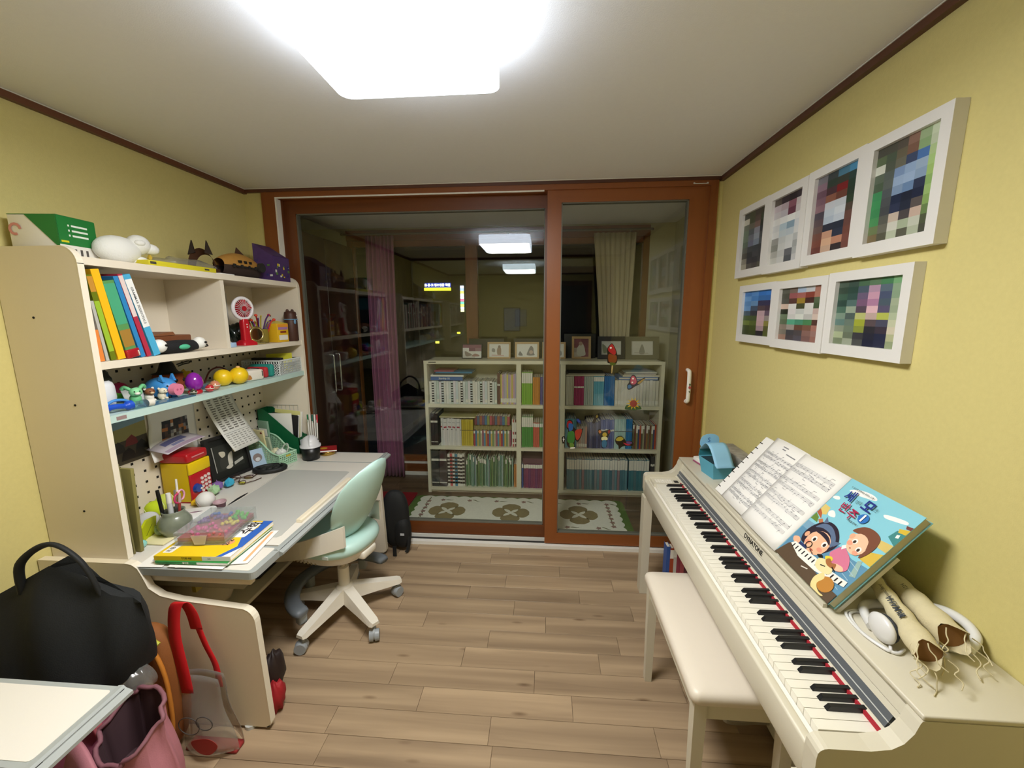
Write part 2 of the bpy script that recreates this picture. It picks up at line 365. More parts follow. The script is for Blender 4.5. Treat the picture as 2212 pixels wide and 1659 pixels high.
# ---- balcony beyond the glass
YW = 3.60
M_bwall = mat('bdb89e', .85, key='balcony_paper', noise=.03, nscale=80, bump=.2)
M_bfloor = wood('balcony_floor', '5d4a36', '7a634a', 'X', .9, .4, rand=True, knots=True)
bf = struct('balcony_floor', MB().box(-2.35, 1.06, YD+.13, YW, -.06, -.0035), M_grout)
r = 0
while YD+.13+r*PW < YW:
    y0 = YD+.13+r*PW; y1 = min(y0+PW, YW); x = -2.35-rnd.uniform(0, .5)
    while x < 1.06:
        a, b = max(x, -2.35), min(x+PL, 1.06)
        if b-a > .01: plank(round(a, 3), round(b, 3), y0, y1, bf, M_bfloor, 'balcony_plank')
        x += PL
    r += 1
struct('balcony_ceiling', MB().box(-2.35, 1.06, YD+.13, YW+.08, ZC, ZC+.06), M_ceil)
struct('wall_balcony_right', MB().box(1.06, 1.14, YD+.13, YW+.08, 0, ZC), M_bwall)
struct('wall_balcony_left', MB().box(-2.43, -2.35, YD+.13, YW+.08, 0, ZC), M_bwall)
struct('wall_balcony_return', MB().box(-2.35, XL-.1, YD+.05, YD+.13, 0, ZC).box(XR+.1, 1.06, YD+.05, YD+.13, 0, ZC), M_bwall)
struct('wall_balcony_front', MB().box(-2.35, 1.06, YW, YW+.08, 2.185, ZC).box(.86, 1.06, YW, YW+.08, 0, 2.185).box(-2.35, -1.7, YW, YW+.08, 0, 2.185).box(-1.7, .86, YW+.02, YW+.08, 0, .035), M_bwall)
def window(name, x0, x1, label):
    y0, y1, z0, z1 = YW, YW+.06, .035, 2.185
    o = struct(name, MB().box(x0, x1, y0+.02, y1-.02, z0, z0+.004), M_dwx); o['label'] = label
    build('frame_head', MB().box(x0, x1, y0-.01, y1, 2.10, z1), M_dwx, o); build('frame_sill', MB().box(x0, x1, y0-.01, y1, z0, .11), M_dwx, o)
    build('frame_stile', MB().box(x0, x0+.05, y0, y1, .11, 2.10), M_dwz, o); build('frame_stile', MB().box(x1-.05, x1, y0, y1, .11, 2.10), M_dwz, o)
    build('sash_rail', MB().box(x0+.05, x1-.05, y0+.012, y1-.01, .125, .18), M_dwx, o); build('sash_rail', MB().box(x0+.05, x1-.05, y0+.012, y1-.01, 2.05, 2.1), M_dwx, o)
    build('track', MB().box(x0+.05, x1-.05, y0-.006, y0+.012, .11, .125), M_pvc, o)
    build('pane', MB().box(x0+.05, x1-.05, y0+.028, y0+.034, .18, 2.05), M_pane, o)
window('window_1', -1.7, -.62, 'tall balcony window with the pink curtain'); window('window_2', -.62, .86, 'tall balcony window behind the bookcase')
struct('baseboard_balcony', MB().box(-1.7, .86, YW-.014, YW-.001, 0, .035), M_pvc)
# ---- ceiling lamp (the only light that is on)
lp = thing('ceiling_lamp', 'large square white LED ceiling lamp with rounded corners, switched on', 'ceiling lamp', (-.356, .985, ZC))
build('lamp_base', MB().prism(rrect(-.22, .22, -.29, .29, .03), -.075, 0, 'xy'), M_pvc, lp)
def lampmat():
    m = bpy.data.materials.new('m_lamp_diffuser'); nt, N, L = nodes(m); b = N['Principled BSDF']; b.inputs['Base Color'].default_value = (.9, .9, .9, 1)
    b.inputs['Emission Color'].default_value = (1., .985, .95, 1); b.inputs['Emission Strength'].default_value = LAMP_STRENGTH; return m
out = rrect(-.229, .229, -.3, .3, .035, 6); inn = rrect(-.221, .221, -.292, .292, .03, 6); n = len(out)
mb = MB(); mb._add([(x, y, -.03) for x, y in out] + [(x, y, -.108) for x, y in out] + [(x, y, -.108) for x, y in inn], [(k*n+n+i, k*n+n+(i+1) % n, k*n+(i+1) % n, k*n+i) for k in (0, 1) for i in range(n)], 0); build('lamp_rim', mb, mat('e6f0ff', .5, emit=9.0), lp)
mb = MB(); in2 = rrect(-.19, .19, -.26, .26, .02, 6); mb._add([(x, y, -.108) for x, y in inn] + [(x, y, -.116) for x, y in in2], [tuple(n+i for i in range(n-1, -1, -1))] + [(n+i, n+(i+1) % n, (i+1) % n, i) for i in range(n)], 0)
build('diffuser', mb, lampmat(), lp)
# ================================================================== study desk with hutch against the left wall
DZ = .62; HF = -1.465; HN, HNI, HFI, HFO = 1.238, 1.257, 2.42, 2.44; HB = -1.757
SH1, SH1b, SH2, SH2b, SH3, SH3b = 1.662, 1.637, 1.323, 1.297, 1.137, 1.111
M_edge = mat('eee5d2', .45); M_mint = mat('c2dcd6', .45); M_deskwhite = mat('e3ded5', .35, key='desk_white', noise=.012, nscale=260); M_mat = mat('bdbdb8', .45, key='desk_grey', noise=.03, nscale=300); M_rim = mat('a3a8a7', .4)
M_hole = mat('1a1714', .9)
def make_hutch(oy, label, full=True):
    """open shelf unit; oy shifts it along the wall"""
    t = thing('shelf_unit', label, 'shelf unit', (HB, oy+HN, DZ))
    def side(y0, y1, n):
        pr = [(HB, DZ+.0012), (HF, DZ+.0012), (HF, 1.64)] + [(HF-.055+.055*math.cos(a), 1.638+.055*math.sin(a)) for a in [PI/2*i/8 for i in range(9)]] + [(HB, 1.693)]
        mb = MB(); mb.prism([(x, z) for x, z in pr], oy+y0, oy+y1, 'xz')
        o = build(n, mb, M_creamd if y0 < 1.3 else M_cream, t, True)
        e = MB(); e.prism([(HF-.0008, DZ+.0012), (HF+.0012, DZ+.0012), (HF+.0012, 1.64)] + [(HF-.055+.0562*math.cos(a), 1.638+.0562*math.sin(a)) for a in [PI/2*i/8 for i in range(9)]] + [(HF-.055+.0542*math.cos(a), 1.638+.0542*math.sin(a)) for a in [PI/2*i/8 for i in range(8, -1, -1)]], oy+y0-.0005, oy+y1+.0005, 'xz'); build('edge_band', e, M_edge, o, True)
        for (x, z) in ((-1.65, 1.47), (-1.56, 1.18), (-1.6, .8)):
            h = MB(); yy = oy+y0; h.cyl((x, yy-.0012, z), (x, yy+.001, z), .004, n=8); build('cam_hole', h, M_hole, o, True)
        return o
    side(HN, HNI, 'side_panel'); side(HFI, HFO, 'side_panel')
    for z0, z1, nm, m in ((SH1b, SH1, 'top_shelf', M_cream), (SH2b, SH2, 'shelf', M_cream)):
        build(nm, MB().box(HB, HF-.004, oy+HNI, oy+HFI, z0, z1), m, t, True)
    s3 = build('mint_shelf', MB().box(HB+.015, HF-.004, oy+HNI, oy+HFI, SH3b, SH3), M_mint, t, True)
    build('divider', MB().box(HB, HF-.012, oy+1.835, oy+1.856, SH2, SH1b), M_cream, t, True)
    build('back_panel', MB().box(HB, HB+.004, oy+HNI, oy+HFI, SH2, SH1b), M_cream, t, True)
    build('pegboard', MB().box(HB, HB+.008, oy+HNI, oy+HFI, DZ+.0012, SH2b), M_cream, t, True)
    if full:
        lb = MB(); lb.box(HF-.0042, HF-.0035, HNI+.025, HNI+.06, 1.117, 1.13); build('maker_plate', lb, mat('9a8280', .5), s3, True)
        mb = MB(); m1 = MB(); m1.box(-.001, .0012, -.0052, .0052, -.0052, .0052); 
        h0 = build('peg_hole', m1, M_hole, t); ny, nz = 22, 14; first = True
        for j in range(ny):
            for k in range(nz):
                z = DZ+.03+k*.05; y = HNI+.04+j*.052
                if z > SH2b-.02 or abs(z-(SH3+SH3b)/2) < .022: continue
                o = h0 if first else bpy.data.objects.new('peg_hole', m1 and h0.data)
                if not first: COL.objects.link(o); o.parent = t
                o.location = (HB+.008-HB, y-HN, z-DZ); first = False
    return t
make_hutch(0, 'cream desk hutch with open shelves full of books and toys beside the glass door')
def make_desk(oy, label):
    t = thing('study_desk', label, 'desk', (-1.4, oy+1.8, 0))
    # side panels with a rear column and a rounded foot
    def pan(y0, y1):
        pr = [(-1.755, .012), (-.985, .012)] + [(-.985+.02*math.sin(a), .03-.02*math.cos(a)) for a in [PI/2*i/4 for i in range(5)]] + [(-.985+.006-.05*(1-math.cos(a))+.0, .43+.055*math.sin(a)) for a in [PI/2*i/6 for i in range(7)]]
        pr += [(-1.25, .505), (-1.315, .518), (-1.355, .545), (-1.372, .59), (-1.385, .618), (-1.405, .632), (-1.43, .636), (-1.755, .636)]
        o = build('side_panel', MB().prism(pr, oy+y0, oy+y1, 'xz'), M_creamd if y0 < 1.3 else M_cream, t, True)
        for x in (-1.05, -1.68): build('levelling_foot', MB().cyl((x, oy+(y0+y1)/2, 0), (x, oy+(y0+y1)/2, .013), .02, n=12), M_lgrey, o, True)
        e = MB(); q = pr[1:-1]; q2 = [(x+.0012, z+.0012) for x, z in q]; e.prism(q2 + q[::-1], oy+y0-.0006, oy+y1+.0006, 'xz'); build('edge_band', e, M_edge, o, True)
    pan(1.192, 1.216); pan(2.30, 2.325)
    build('modesty_panel', MB().box(-1.74, -1.72, oy+1.216, oy+2.3, .25, .58), M_creamd, t, True)
    build('apron', MB().rbox(-1.7, -1.0, oy+1.22, oy+1.245, .555, .595, .004), M_creamd, t, True)
    build('apron', MB().rbox(-1.7, -1.02, oy+2.27, oy+2.295, .5, .595, .004), M_creamd, t, True)
    build('drawer_box', MB().box(-1.70, -1.05, oy+1.245, oy+1.42, .52, .59), mat('8a8168', .6), t, True)
    # fixed rear top with a wavy front edge
    wav = [(-1.755, 1.195), (-1.39, 1.195), (-1.39, 1.365), (-1.43, 1.385), (-1.475, 1.44), (-1.475, 1.52), (-1.455, 1.6), (-1.43, 1.7), (-1.425, 1.85), (-1.43, 1.98), (-1.445, 2.06), (-1.44, 2.18), (-1.40, 2.215), (-1.39, 2.235), (-1.39, 2.42), (-1.755, 2.42)]
    build('rear_top', MB().prism([(x, oy+y) for x, y in wav], DZ-.024, DZ, 'xy'), M_deskwhite, t, True)
    # three front leaves with grey rims
    def leaf(x0, x1, y0, y1, name, cor):
        o = build(name, MB().prism(rrect(x0, x1, oy+y0, oy+y1, .018, 4, cor), DZ-.026, DZ-.0006, 'xy'), M_rim, t, True)
        build('leaf_face', MB().prism(rrect(x0+.004 if x0 < -1.3 else x0, x1-.024, oy+y0+.012, oy+y1-.012, .008, 3, cor), DZ-.002, DZ+.0004, 'xy'), M_deskwhite, o, True); return o
    leaf(-1.386, -.965, 1.195, 1.358, 'near_leaf', '1001'); leaf(-1.386, -.965, 2.24, 2.42, 'far_leaf', '1001')
    md = build('tilting_top', MB().prism([(x, oy+y) for x, y in [(-.985, 1.362), (-.985, 2.236), (-1.386, 2.236), (-1.396, 2.215), (-1.436, 2.18), (-1.441, 2.06), (-1.426, 1.98), (-1.421, 1.85), (-1.426, 1.7), (-1.451, 1.6), (-1.471, 1.52), (-1.471, 1.445), (-1.427, 1.388), (-1.386, 1.368)]], DZ-.022, DZ+.001, 'xy'), M_deskwhite, t, True)
    build('cable_slot', MB().prism([(x, oy+y) for x, y in blob([(-1.428, 1.66), (-1.44, 1.74), (-1.432, 1.8), (-1.424, 1.74)])], DZ+.0008, DZ+.0014, 'xy'), M_black, md, True)
    build('writing_mat', MB().prism([(x, oy+y) for x, y in [(-1.02, 1.43), (-1.03, 1.415), (-1.3, 1.415), (-1.39, 1.43), (-1.45, 1.47), (-1.458, 1.52), (-1.44, 1.6), (-1.416, 1.7), (-1.413, 1.85), (-1.42, 1.98), (-1.43, 2.05), (-1.41, 2.1), (-1.08, 2.1), (-1.06, 2.09)]], DZ+.0009, DZ+.0022, 'xy'), M_mat, md, True)
    rm = MB(); rm.prism([(-.985, DZ-.024), (-.962, DZ-.024), (-.95, DZ-.016), (-.95, DZ-.008), (-.966, DZ-.002), (-.972, DZ+.004), (-.985, DZ+.002)], oy+1.33, oy+2.42, 'xz'); build('front_rail', rm, M_rim, md, True)
    build('rail_groove', MB().box(-.9665, -.9655, oy+1.335, oy+2.415, DZ-.0035, DZ-.0005), M_black, md, True)
    pb = MB(); pb.prism([(-1.02, DZ+.002), (-.998, DZ+.002), (-.998, DZ+.012), (-1.004, DZ+.016), (-1.02, DZ+.016)], oy+1.53, oy+1.98, 'xz'); pl = build('pencil_ledge', pb, mat('ece0c8', .4), md, True)
    build('ledge_cap', MB().box(-1.0185, -.9995, oy+1.526, oy+1.53, DZ+.003, DZ+.0145), mat('7a5a52', .5), pl, True)
    return t
make_desk(0, 'cream study desk with a grey writing mat and mint chair pushed under it')
# ================================================================== study chair
CX, CY = -.965, 1.79
ch = thing('study_chair', 'mint green swivel study chair with white star base and grey footring', 'chair', (CX-.01, CY, 0), -.22)
M_mintc = mat('bfe2dc', .42, key='mint_leather', noise=.02, nscale=30, bump=.12, bscale=500, coat=.15); M_plw = mat('e9e3d6', .38); M_cast = mat('9aa0a5', .4); M_ring = mat('6d747c', .42)
legs = [-94, -24, 48, 118, 193]
for a in legs:
    a = math.radians(a); d = Vector((math.cos(a), math.sin(a), 0)); n = Vector((-d.y, d.x, 0)); mb = MB()
    def sec(rr, w, zt, zb): p = d*rr; return [p+n*w+Vector((0,0,zb)), p-n*w+Vector((0,0,zb)), p-n*w*.72+Vector((0,0,zt)), p+n*w*.72+Vector((0,0,zt))]
    S = [sec(.03, .033, .155, .085), sec(.15, .03, .125, .082), sec(.262, .026, .098, .075), sec(.278, .02, .092, .078)]
    vs = [v for q in S for v in q]; fs = [(i*4+j, i*4+(j+1) % 4, i*4+4+(j+1) % 4, i*4+4+j) for i in range(3) for j in range(4)] + [(3,2,1,0), (12,13,14,15)]
    mb._add(vs, [f[::-1] for f in fs]); leg = build('base_leg', mb, M_plw, ch)
    p = d*.262; cb = MB(); cb.cyl((p.x, p.y, .05), (p.x, p.y, .08), .008, n=8); ca = math.radians(rnd.uniform(0, 360)); ax = Vector((math.cos(ca), math.sin(ca), 0))
    q = p + Vector((-ax.y, ax.x, 0))*.008
    for sgn in (-1, 1):
        c0 = q+ax*(sgn*.004)+Vector((0,0,.027)); c1 = q+ax*(sgn*.022)+Vector((0,0,.027)); cb.cyl(c0, c1, .027, .025, 18)
    cb.cyl(q-ax*.004+Vector((0,0,.034)), q+ax*.004+Vector((0,0,.034)), .026, n=14)
    build('caster', cb, M_cast, leg)
build('gas_lift', MB().cyl((0,0,.1), (0,0,.255), .028, .026, 20), M_plw, ch); build('lift_rod', MB().cyl((0,0,.255), (0,0,.33), .013, n=14), mat('c9c2b6', .25, .3), ch)
build('hub', MB().lathe([(.0, .165), (.035, .163), (.045, .15), (.05, .09), (.03, .08), (0, .08)], n=20), M_plw, ch)
rp = [Vector((.222*math.cos(math.radians(a))+.0, .232*math.sin(math.radians(a)), .165+.03*max(0, (a-180)/90 if a > 180 else 0)*0)) for a in range(70, 264, 6)]
rg = MB(); k = len(rp)
def ringsec(p, s=1.): 
    e = Vector((p.x, p.y, 0)).normalized(); return [p+e*a*s+Vector((0,0,b*s)) for a, b in ((-.03, -.004), (-.02, -.018), (.02, -.02), (.036, -.008), (.036, .008), (.02, .016), (-.018, .014), (-.03, .006))]
vs = []; fs = []
for i, p in enumerate(rp): vs += ringsec(p, .8 if i in (0, k-1) else 1.)
fs = [(i*8+j, i*8+(j+1) % 8, i*8+8+(j+1) % 8, i*8+8+j) for i in range(k-1) for j in range(8)] + [tuple(range(7, -1, -1)), tuple((k-1)*8+j for j in range(8))]
rg._add(vs, [f[::-1] for f in fs], 0, None, True); rgo = build('footring', rg, M_ring, ch)
for a in (105, 180, 253):
    a = math.radians(a); p = Vector((.215*math.cos(a), .225*math.sin(a), 0)); sb = MB(); sb.T = Matrix.Translation(p) @ Matrix.Rotation(a, 4, 'Z'); sb.rbox(-.02, .02, -.02, .02, .098, .155, .008); build('ring_clip', sb, M_cast, rgo)
# seat shell, slots, cushion: chair faces the desk (-x)
st = Vector((-.055, .02, 0))
def oval(n, rx, ry, cx=0, cy=0): return [(cx+rx*math.copysign(abs(math.cos(t))**.8, math.cos(t)), cy+ry*math.copysign(abs(math.sin(t))**.8, math.sin(t))) for t in [2*PI*i/n for i in range(n)]]
def loft(mb, rings, m=0, cap=True):
    n = len(rings[0]); vs = [v for r_ in rings for v in r_]
    mb._add(vs, [(i*n+j, i*n+(j+1) % n, i*n+n+(j+1) % n, i*n+n+j) for i in range(len(rings)-1) for j in range(n)], m, None, True)
    if cap: mb._add(vs, [tuple(range(n-1, -1, -1)), tuple((len(rings)-1)*n+j for j in range(n))], m, None, True)
    return mb
def orings(spec, ctr): return [[(x, y, z) for x, y in oval(36, rx, ry, ctr[0]+ox, ctr[1])] for rx, ry, z, ox in spec]
sh = build('seat_shell', loft(MB(), orings([(.06, .06, .315, 0), (.12, .1, .318, 0), (.178, .15, .335, 0), (.195, .168, .365, 0), (.198, .172, .385, 0)], st)), M_plw, ch)
sl = MB()
for i in range(9):
    x = st.x-.14+i*.02; sl.box(x-.004, x+.003, st.y-.1685-.012*(1-((i-4)/7)**2)+.02, st.y-.12, .338, .368)
build('vent_slot', sl, mat('b5a98f', .6), sh)
cu = build('seat_cushion', loft(MB(), orings([(.19, .166, .372, 0), (.204, .178, .384, 0), (.209, .183, .402, 0), (.203, .178, .424, 0), (.185, .162, .438, .0), (.12, .1, .442, 0), (.02, .02, .44, 0)], st)), M_mintc, ch)
build('brand_tag', MB().box(st.x+.08, st.x+.11, st.y-.176, st.y-.172, .39, .404), mat('cfd8d0', .5), cu)
# backrest: egg shaped pad leaning back on the +x side, turned a little
bk = MB(); n = 32; rings = []
prof = [(-1, .02), (-.93, .42), (-.75, .7), (-.5, .87), (-.2, .97), (.1, 1.0), (.4, .95), (.65, .8), (.85, .56), (.96, .28), (1, .02)]
BC = Vector((.135, .015, .622)); tilt = math.radians(24)
for v, w in prof:
    ring = []
    for i in range(n):
        t = 2*PI*i/n; yy = .172*w*math.cos(t); dd = .022*(w**.5)*math.sin(t)
        hz = .215*v; xo = -dd-.055*(yy/.17)**2+.02*(1-v*v)
        ring.append((BC.x+xo*math.cos(tilt)+hz*math.sin(tilt), BC.y+yy, BC.z+hz*math.cos(tilt)-xo*math.sin(tilt)))
    rings.append(ring)
loft(bk, rings, 0); bko = build('backrest', bk, M_mintc, ch)
# white back frame wrapping the near and far side of the seat
for sg in (-1, 1):
    ab = MB(); pts = []
    for i in range(13):
        u = i/12; x = .12-.36*u; y = st.y+sg*(.135+.075*math.sin(min(1, u*1.6)*PI/2)); z = .492-.11*u; h = .05-.018*u
        pts.append((x, y, z, h))
    vs = []
    for x, y, z, h in pts: vs += [(x, y-.007, z-h), (x, y+.007, z-h), (x, y+.007, z+h), (x, y-.007, z+h)]
    fs = [(i*4+j, i*4+(j+1) % 4, i*4+4+(j+1) % 4, i*4+4+j) for i in range(12) for j in range(4)] + [(3,2,1,0), (48,49,50,51)]
    ab._add(vs, [f[::-1] for f in fs], 0, None, False); build('side_arm', ab, M_plw, ch)
build('back_bracket', MB().rbox(.02, .15, st.y-.05, st.y+.05, .33, .37, .01), M_plw, ch)
# ================================================================== digital piano along the right wall
PY0, PY1 = .70, 2.10; KZ = .645
M_pno = mat('d8d2bf', .38, key='piano_cream', noise=.012, nscale=300); M_pnd = mat('cfc9b4', .45); M_key = mat('f1ede0', .25, coat=.2); M_bk = mat('17181a', .38); M_rail = mat('6f747a', .3, .3); M_felt = mat('b01f30', .85)
pn = thing('digital_piano', 'cream digital piano with white and black keys against the yellow wall', 'piano', (.75, 1.4, 0))
# cheek profile in x,z (front .525 at left)
chk = [(.53, .555), (.525, .575), (.525, .635)] + [(.545-.02*math.cos(a), .64+.02*math.sin(a)) for a in [PI/2*i/4 for i in range(1, 5)]] + [(.62, .661), (.655, .668), (.675, .682), (.69, .705), (.697, .728), (.70, .7338), (.954, .7338), (.954, .48), (.54, .48)]
for y0, y1 in ((PY0, PY0+.035), (PY1-.035, PY1)): build('cheek', MB().prism(chk, y0, y1, 'xz'), M_pno, pn, True)
YA, YZ = PY0+.035, PY1-.035
build('key_bed', MB().box(.535, .954, YA, YZ, .535, .59), M_pno, pn, True)
build('key_slip', MB().rbox(.525, .548, YA-.002, YZ+.002, .55, .632, .006), M_pno, pn, True)
build('slip_ledge', MB().box(.545, .558, YA, YZ, .59, .628), M_white, pn, True)
K0, K1 = .752, 1.978
build('key_block', MB().box(.55, .7, K1+.001, YZ, .59, .645).box(.55, .7, YA, K0-.001, .59, .642), M_pno, pn, True)
cp = MB()
for i in range(7):
    for j in range(2): cp.box(.566+i*.0115, .574+i*.0115, K1+.02+j*.022, K1+.03+j*.022, .645, .648)
build('panel_button', cp, mat('f6f2ea', .4), pn, True); build('panel_display', MB().box(.655, .675, K1+.02, K1+.045, .645, .647), M_black, pn, True)
# 52 white keys and 36 black ones: key 1 (low A) is at the far end (left of the player)
kw = (K1-K0)/52
wm = MB(); wm.box(0, .122, -kw/2+.0006, kw/2-.0006, -.02, 0); wm.box(-.0, .004, -kw/2+.0006, kw/2-.0006, -.024, -.02)
wk0 = None
for i in range(52):
    if wk0 is None: o = wk0 = build('white_key', wm, M_key, pn)
    else: o = bpy.data.objects.new('white_key', wk0.data); COL.objects.link(o); o.parent = pn
    o.location = (.56-.75, K1-kw*(i+.5)-1.4, KZ)
bmh = MB(); bw = .0056
vs = [(.042, -bw, 0), (.042, bw, 0), (.122, bw, 0), (.122, -bw, 0), (.05, -bw*.8, .0115), (.05, bw*.8, .0115), (.122, bw*.8, .0125), (.122, -bw*.8, .0125)]
bmh._add(vs, [(3,2,1,0), (4,5,6,7), (0,1,5,4), (1,2,6,5), (2,3,7,6), (3,0,4,7)]); bk0 = None
names = 'ABCDEFG'
for i in range(51):
    if names[i % 7] in 'ACDFG':
        if bk0 is None: o = bk0 = build('black_key', bmh, M_bk, pn)
        else: o = bpy.data.objects.new('black_key', bk0.data); COL.objects.link(o); o.parent = pn
        o.location = (.56-.75, K1-kw*(i+1)-1.4, KZ-.001)
build('red_felt', MB().box(.674, .679, K0, K1, .645, .6535), M_felt, pn, True)
# fallboard slope behind the keys: cream lip, two grey rails, cream boards with a groove
def strip(x0, z0, x1, z1, t, name, m, y0=YA, y1=YZ):
    d = Vector((x1-x0, 0, z1-z0)).normalized(); n_ = Vector((d.z, 0, -d.x))*t
    return build(name, MB().prism([(x0, z0), (x1, z1), (x1+n_.x, z1+n_.z), (x0+n_.x, z0+n_.z)], y0, y1, 'xz'), m, pn, True)
strip(.677, .652, .685, .657, .012, 'fallboard_lip', M_pno, K0-.015, YZ); strip(.685, .6575, .6905, .667, .012, 'rail_strip', M_rail, YA+.02, YZ); strip(.6905, .668, .692, .67, .012, 'rail_line', M_lgrey, YA+.02, YZ); strip(.692, .6705, .6985, .684, .012, 'rail_strip', M_rail, YA+.02, YZ)
strip(.6985, .684, .703, .697, .014, 'fallboard_lip', M_pno); strip(.7035, .698, .709, .722, .014, 'name_board', M_pno); strip(.7095, .7235, .711, .734, .014, 'name_board', M_pno)
lid = build('lid', MB().rbox(.70, .955, PY0, PY1, .734, .745, .003), M_pno, pn, True)
lg = MB(); Mx = Matrix(((0, .225, 0, 0), (-1, 0, 0, 0), (0, .974, .225, 0), (0, 0, 0, 1)))
Mx = Matrix.Translation((.7052, 1.335, .71)) @ Matrix(((0, .22, -.976, 0), (-1, 0, 0, 0), (0, .976, .22, 0), (0, 0, 0, 1)))
text(lg, 'DYNATONE', .022, Mx, 0, .03); build('logo_lettering', lg, M_black, pn, True)
# legs, side supports, back board, pedals
for y0, y1 in ((PY0+.0, PY0+.06), (PY1-.06, PY1)):
    build('front_leg', MB().prism([(.522, 0), (.56, 0), (.566, .54), (.522, .54)], y0, y1, 'xz'), M_pno, pn, True)
    build('side_support', MB().box(.84, .95, y0+.01, y1-.02, .0, .53), M_pnd, pn, True); build('foot_rail', MB().box(.56, .95, y0+.012, y1-.02, 0, .06), M_pnd, pn, True)
build('back_board', MB().box(.925, .942, PY0+.05, PY1-.05, .12, .5), M_pnd, pn, True)
pb = build('pedal_box', MB().box(.80, .9, PY0+.05, PY1-.05, .03, .12), M_pnd, pn, True)
for y in (1.30, 1.37, 1.44):
    pm = MB(); pm.prism(blob([(.66, y-.012), (.645, y), (.66, y+.012), (.7, y+.014), (.75, y+.008), (.80, y+.006), (.80, y-.006), (.75, y-.008), (.7, y-.014)], 4), .05, .062, 'xy'); build('pedal', pm, mat('b9b4a8', .3, .4), pn, True)
# music rest
mr = build('music_rest', MB().box(.842, .85, .98, 1.76, .747, .9), M_pno, pn, True)
mr.data.transform(Matrix.Translation(Vector((.842-.75, 0, .747))) @ Matrix.Rotation(math.radians(0), 4, 'Y') @ Matrix.Translation(-Vector((.842-.75, 0, .747))))
build('rest_ledge', MB().box(.742, .75, 1.0, 1.74, .746, .757), M_white, pn, True)
# ================================================================== piano stool
SX0, SX1, SY0, SY1 = .405, .70, .985, 1.535
so = thing('piano_stool', 'cream padded piano stool pushed half under the keyboard', 'stool', ((SX0+SX1)/2, (SY0+SY1)/2, 0))
M_vin = mat('e2d8c8', .4, key='stool_vinyl', noise=.01, nscale=60, bump=.1, bscale=400)
sb = MB(); rings = []
for ins, z in ((.006, .43), (0, .44), (0, .452), (.003, .462), (.012, .469), (.05, .472), (.12, .4735)):
    rings.append([(x, y, z) for x, y in rrect(SX0+ins, SX1-ins, SY0+ins, SY1-ins, max(.012, .022-ins*.1), 6)])
def loft2(mb, rings, m=0):
    n = len(rings[0]); vs = [v for r_ in rings for v in r_]
    mb._add(vs, [(i*n+j, i*n+(j+1) % n, i*n+n+(j+1) % n, i*n+n+j) for i in range(len(rings)-1) for j in range(n)], m, None, True)
    mb._add(vs, [tuple(range(n-1, -1, -1)), tuple((len(rings)-1)*n+j for j in range(n))], m, None, True); return mb
build('cushion', loft2(sb, rings), M_vin, so, True)
build('apron', MB().box(SX0+.02, SX0+.035, SY0+.03, SY1-.03, .375, .432).box(SX1-.035, SX1-.02, SY0+.03, SY1-.03, .375, .432).box(SX0+.03, SX1-.03, SY0+.02, SY0+.035, .375, .432).box(SX0+.03, SX1-.03, SY1-.035, SY1-.02, .375, .432), M_pno, so, True)
for x, sx in ((SX0+.012, 1), (SX1-.047, 1)):
    for y in (SY0+.012, SY1-.047):
        mb = MB(); a, b = .035, .026; vs = [(x+(a-b)/2, y+(a-b)/2, 0), (x+(a+b)/2, y+(a-b)/2, 0), (x+(a+b)/2, y+(a+b)/2, 0), (x+(a-b)/2, y+(a+b)/2, 0), (x, y, .432), (x+a, y, .432), (x+a, y+a, .432), (x, y+a, .432)]
        mb._add(vs, [(3,2,1,0), (4,5,6,7), (0,1,5,4), (1,2,6,5), (2,3,7,6), (3,0,4,7)]); build('leg', mb, M_pno, so, True)
# ================================================================== balcony bookcase
BX0, BX1, BY0, BY1, BH = -.955, .93, 3.223, 3.51, 1.112
bc = thing('bookcase', 'low cream bookcase with nine compartments of books on the balcony', 'bookcase', (0, 3.37, 0))
M_bc = mat('e9e4cc', .5, key='bookcase_cream', noise=.015, nscale=200); tk = .026
for x in (BX0, BX1-tk): build('side_panel', MB().box(x, x+tk, BY0, BY1, 0, BH), M_bc, bc, True)
DIV = (-.213, .135)
for x in DIV: build('divider', MB().box(x, x+.038, BY0+.002, BY1, .04, BH-tk), M_bc, bc, True)
BSH = (.02, .375, .73)
for i, z in enumerate(BSH): build('bottom' if i == 0 else 'shelf', MB().box(BX0+tk, BX1-tk, BY0+.003, BY1, z, z+.026), M_bc, bc, True)
build('top', MB().box(BX0, BX1, BY0-.002, BY1+.002, BH-tk, BH), M_bc, bc, True); build('kick_board', MB().box(BX0+tk, BX1-tk, BY0+.02, BY0+.035, 0, .02), M_bc, bc, True)
build('back_panel', MB().box(BX0+tk, BX1-tk, BY1-.006, BY1, .02, BH-tk), M_bc, bc, True)
build('maker_label', MB().box(BX0+.04, BX0+.1, BY0-.003, BY0-.002, BH-.018, BH-.008), mat('6c6a5c', .5), bc, True)
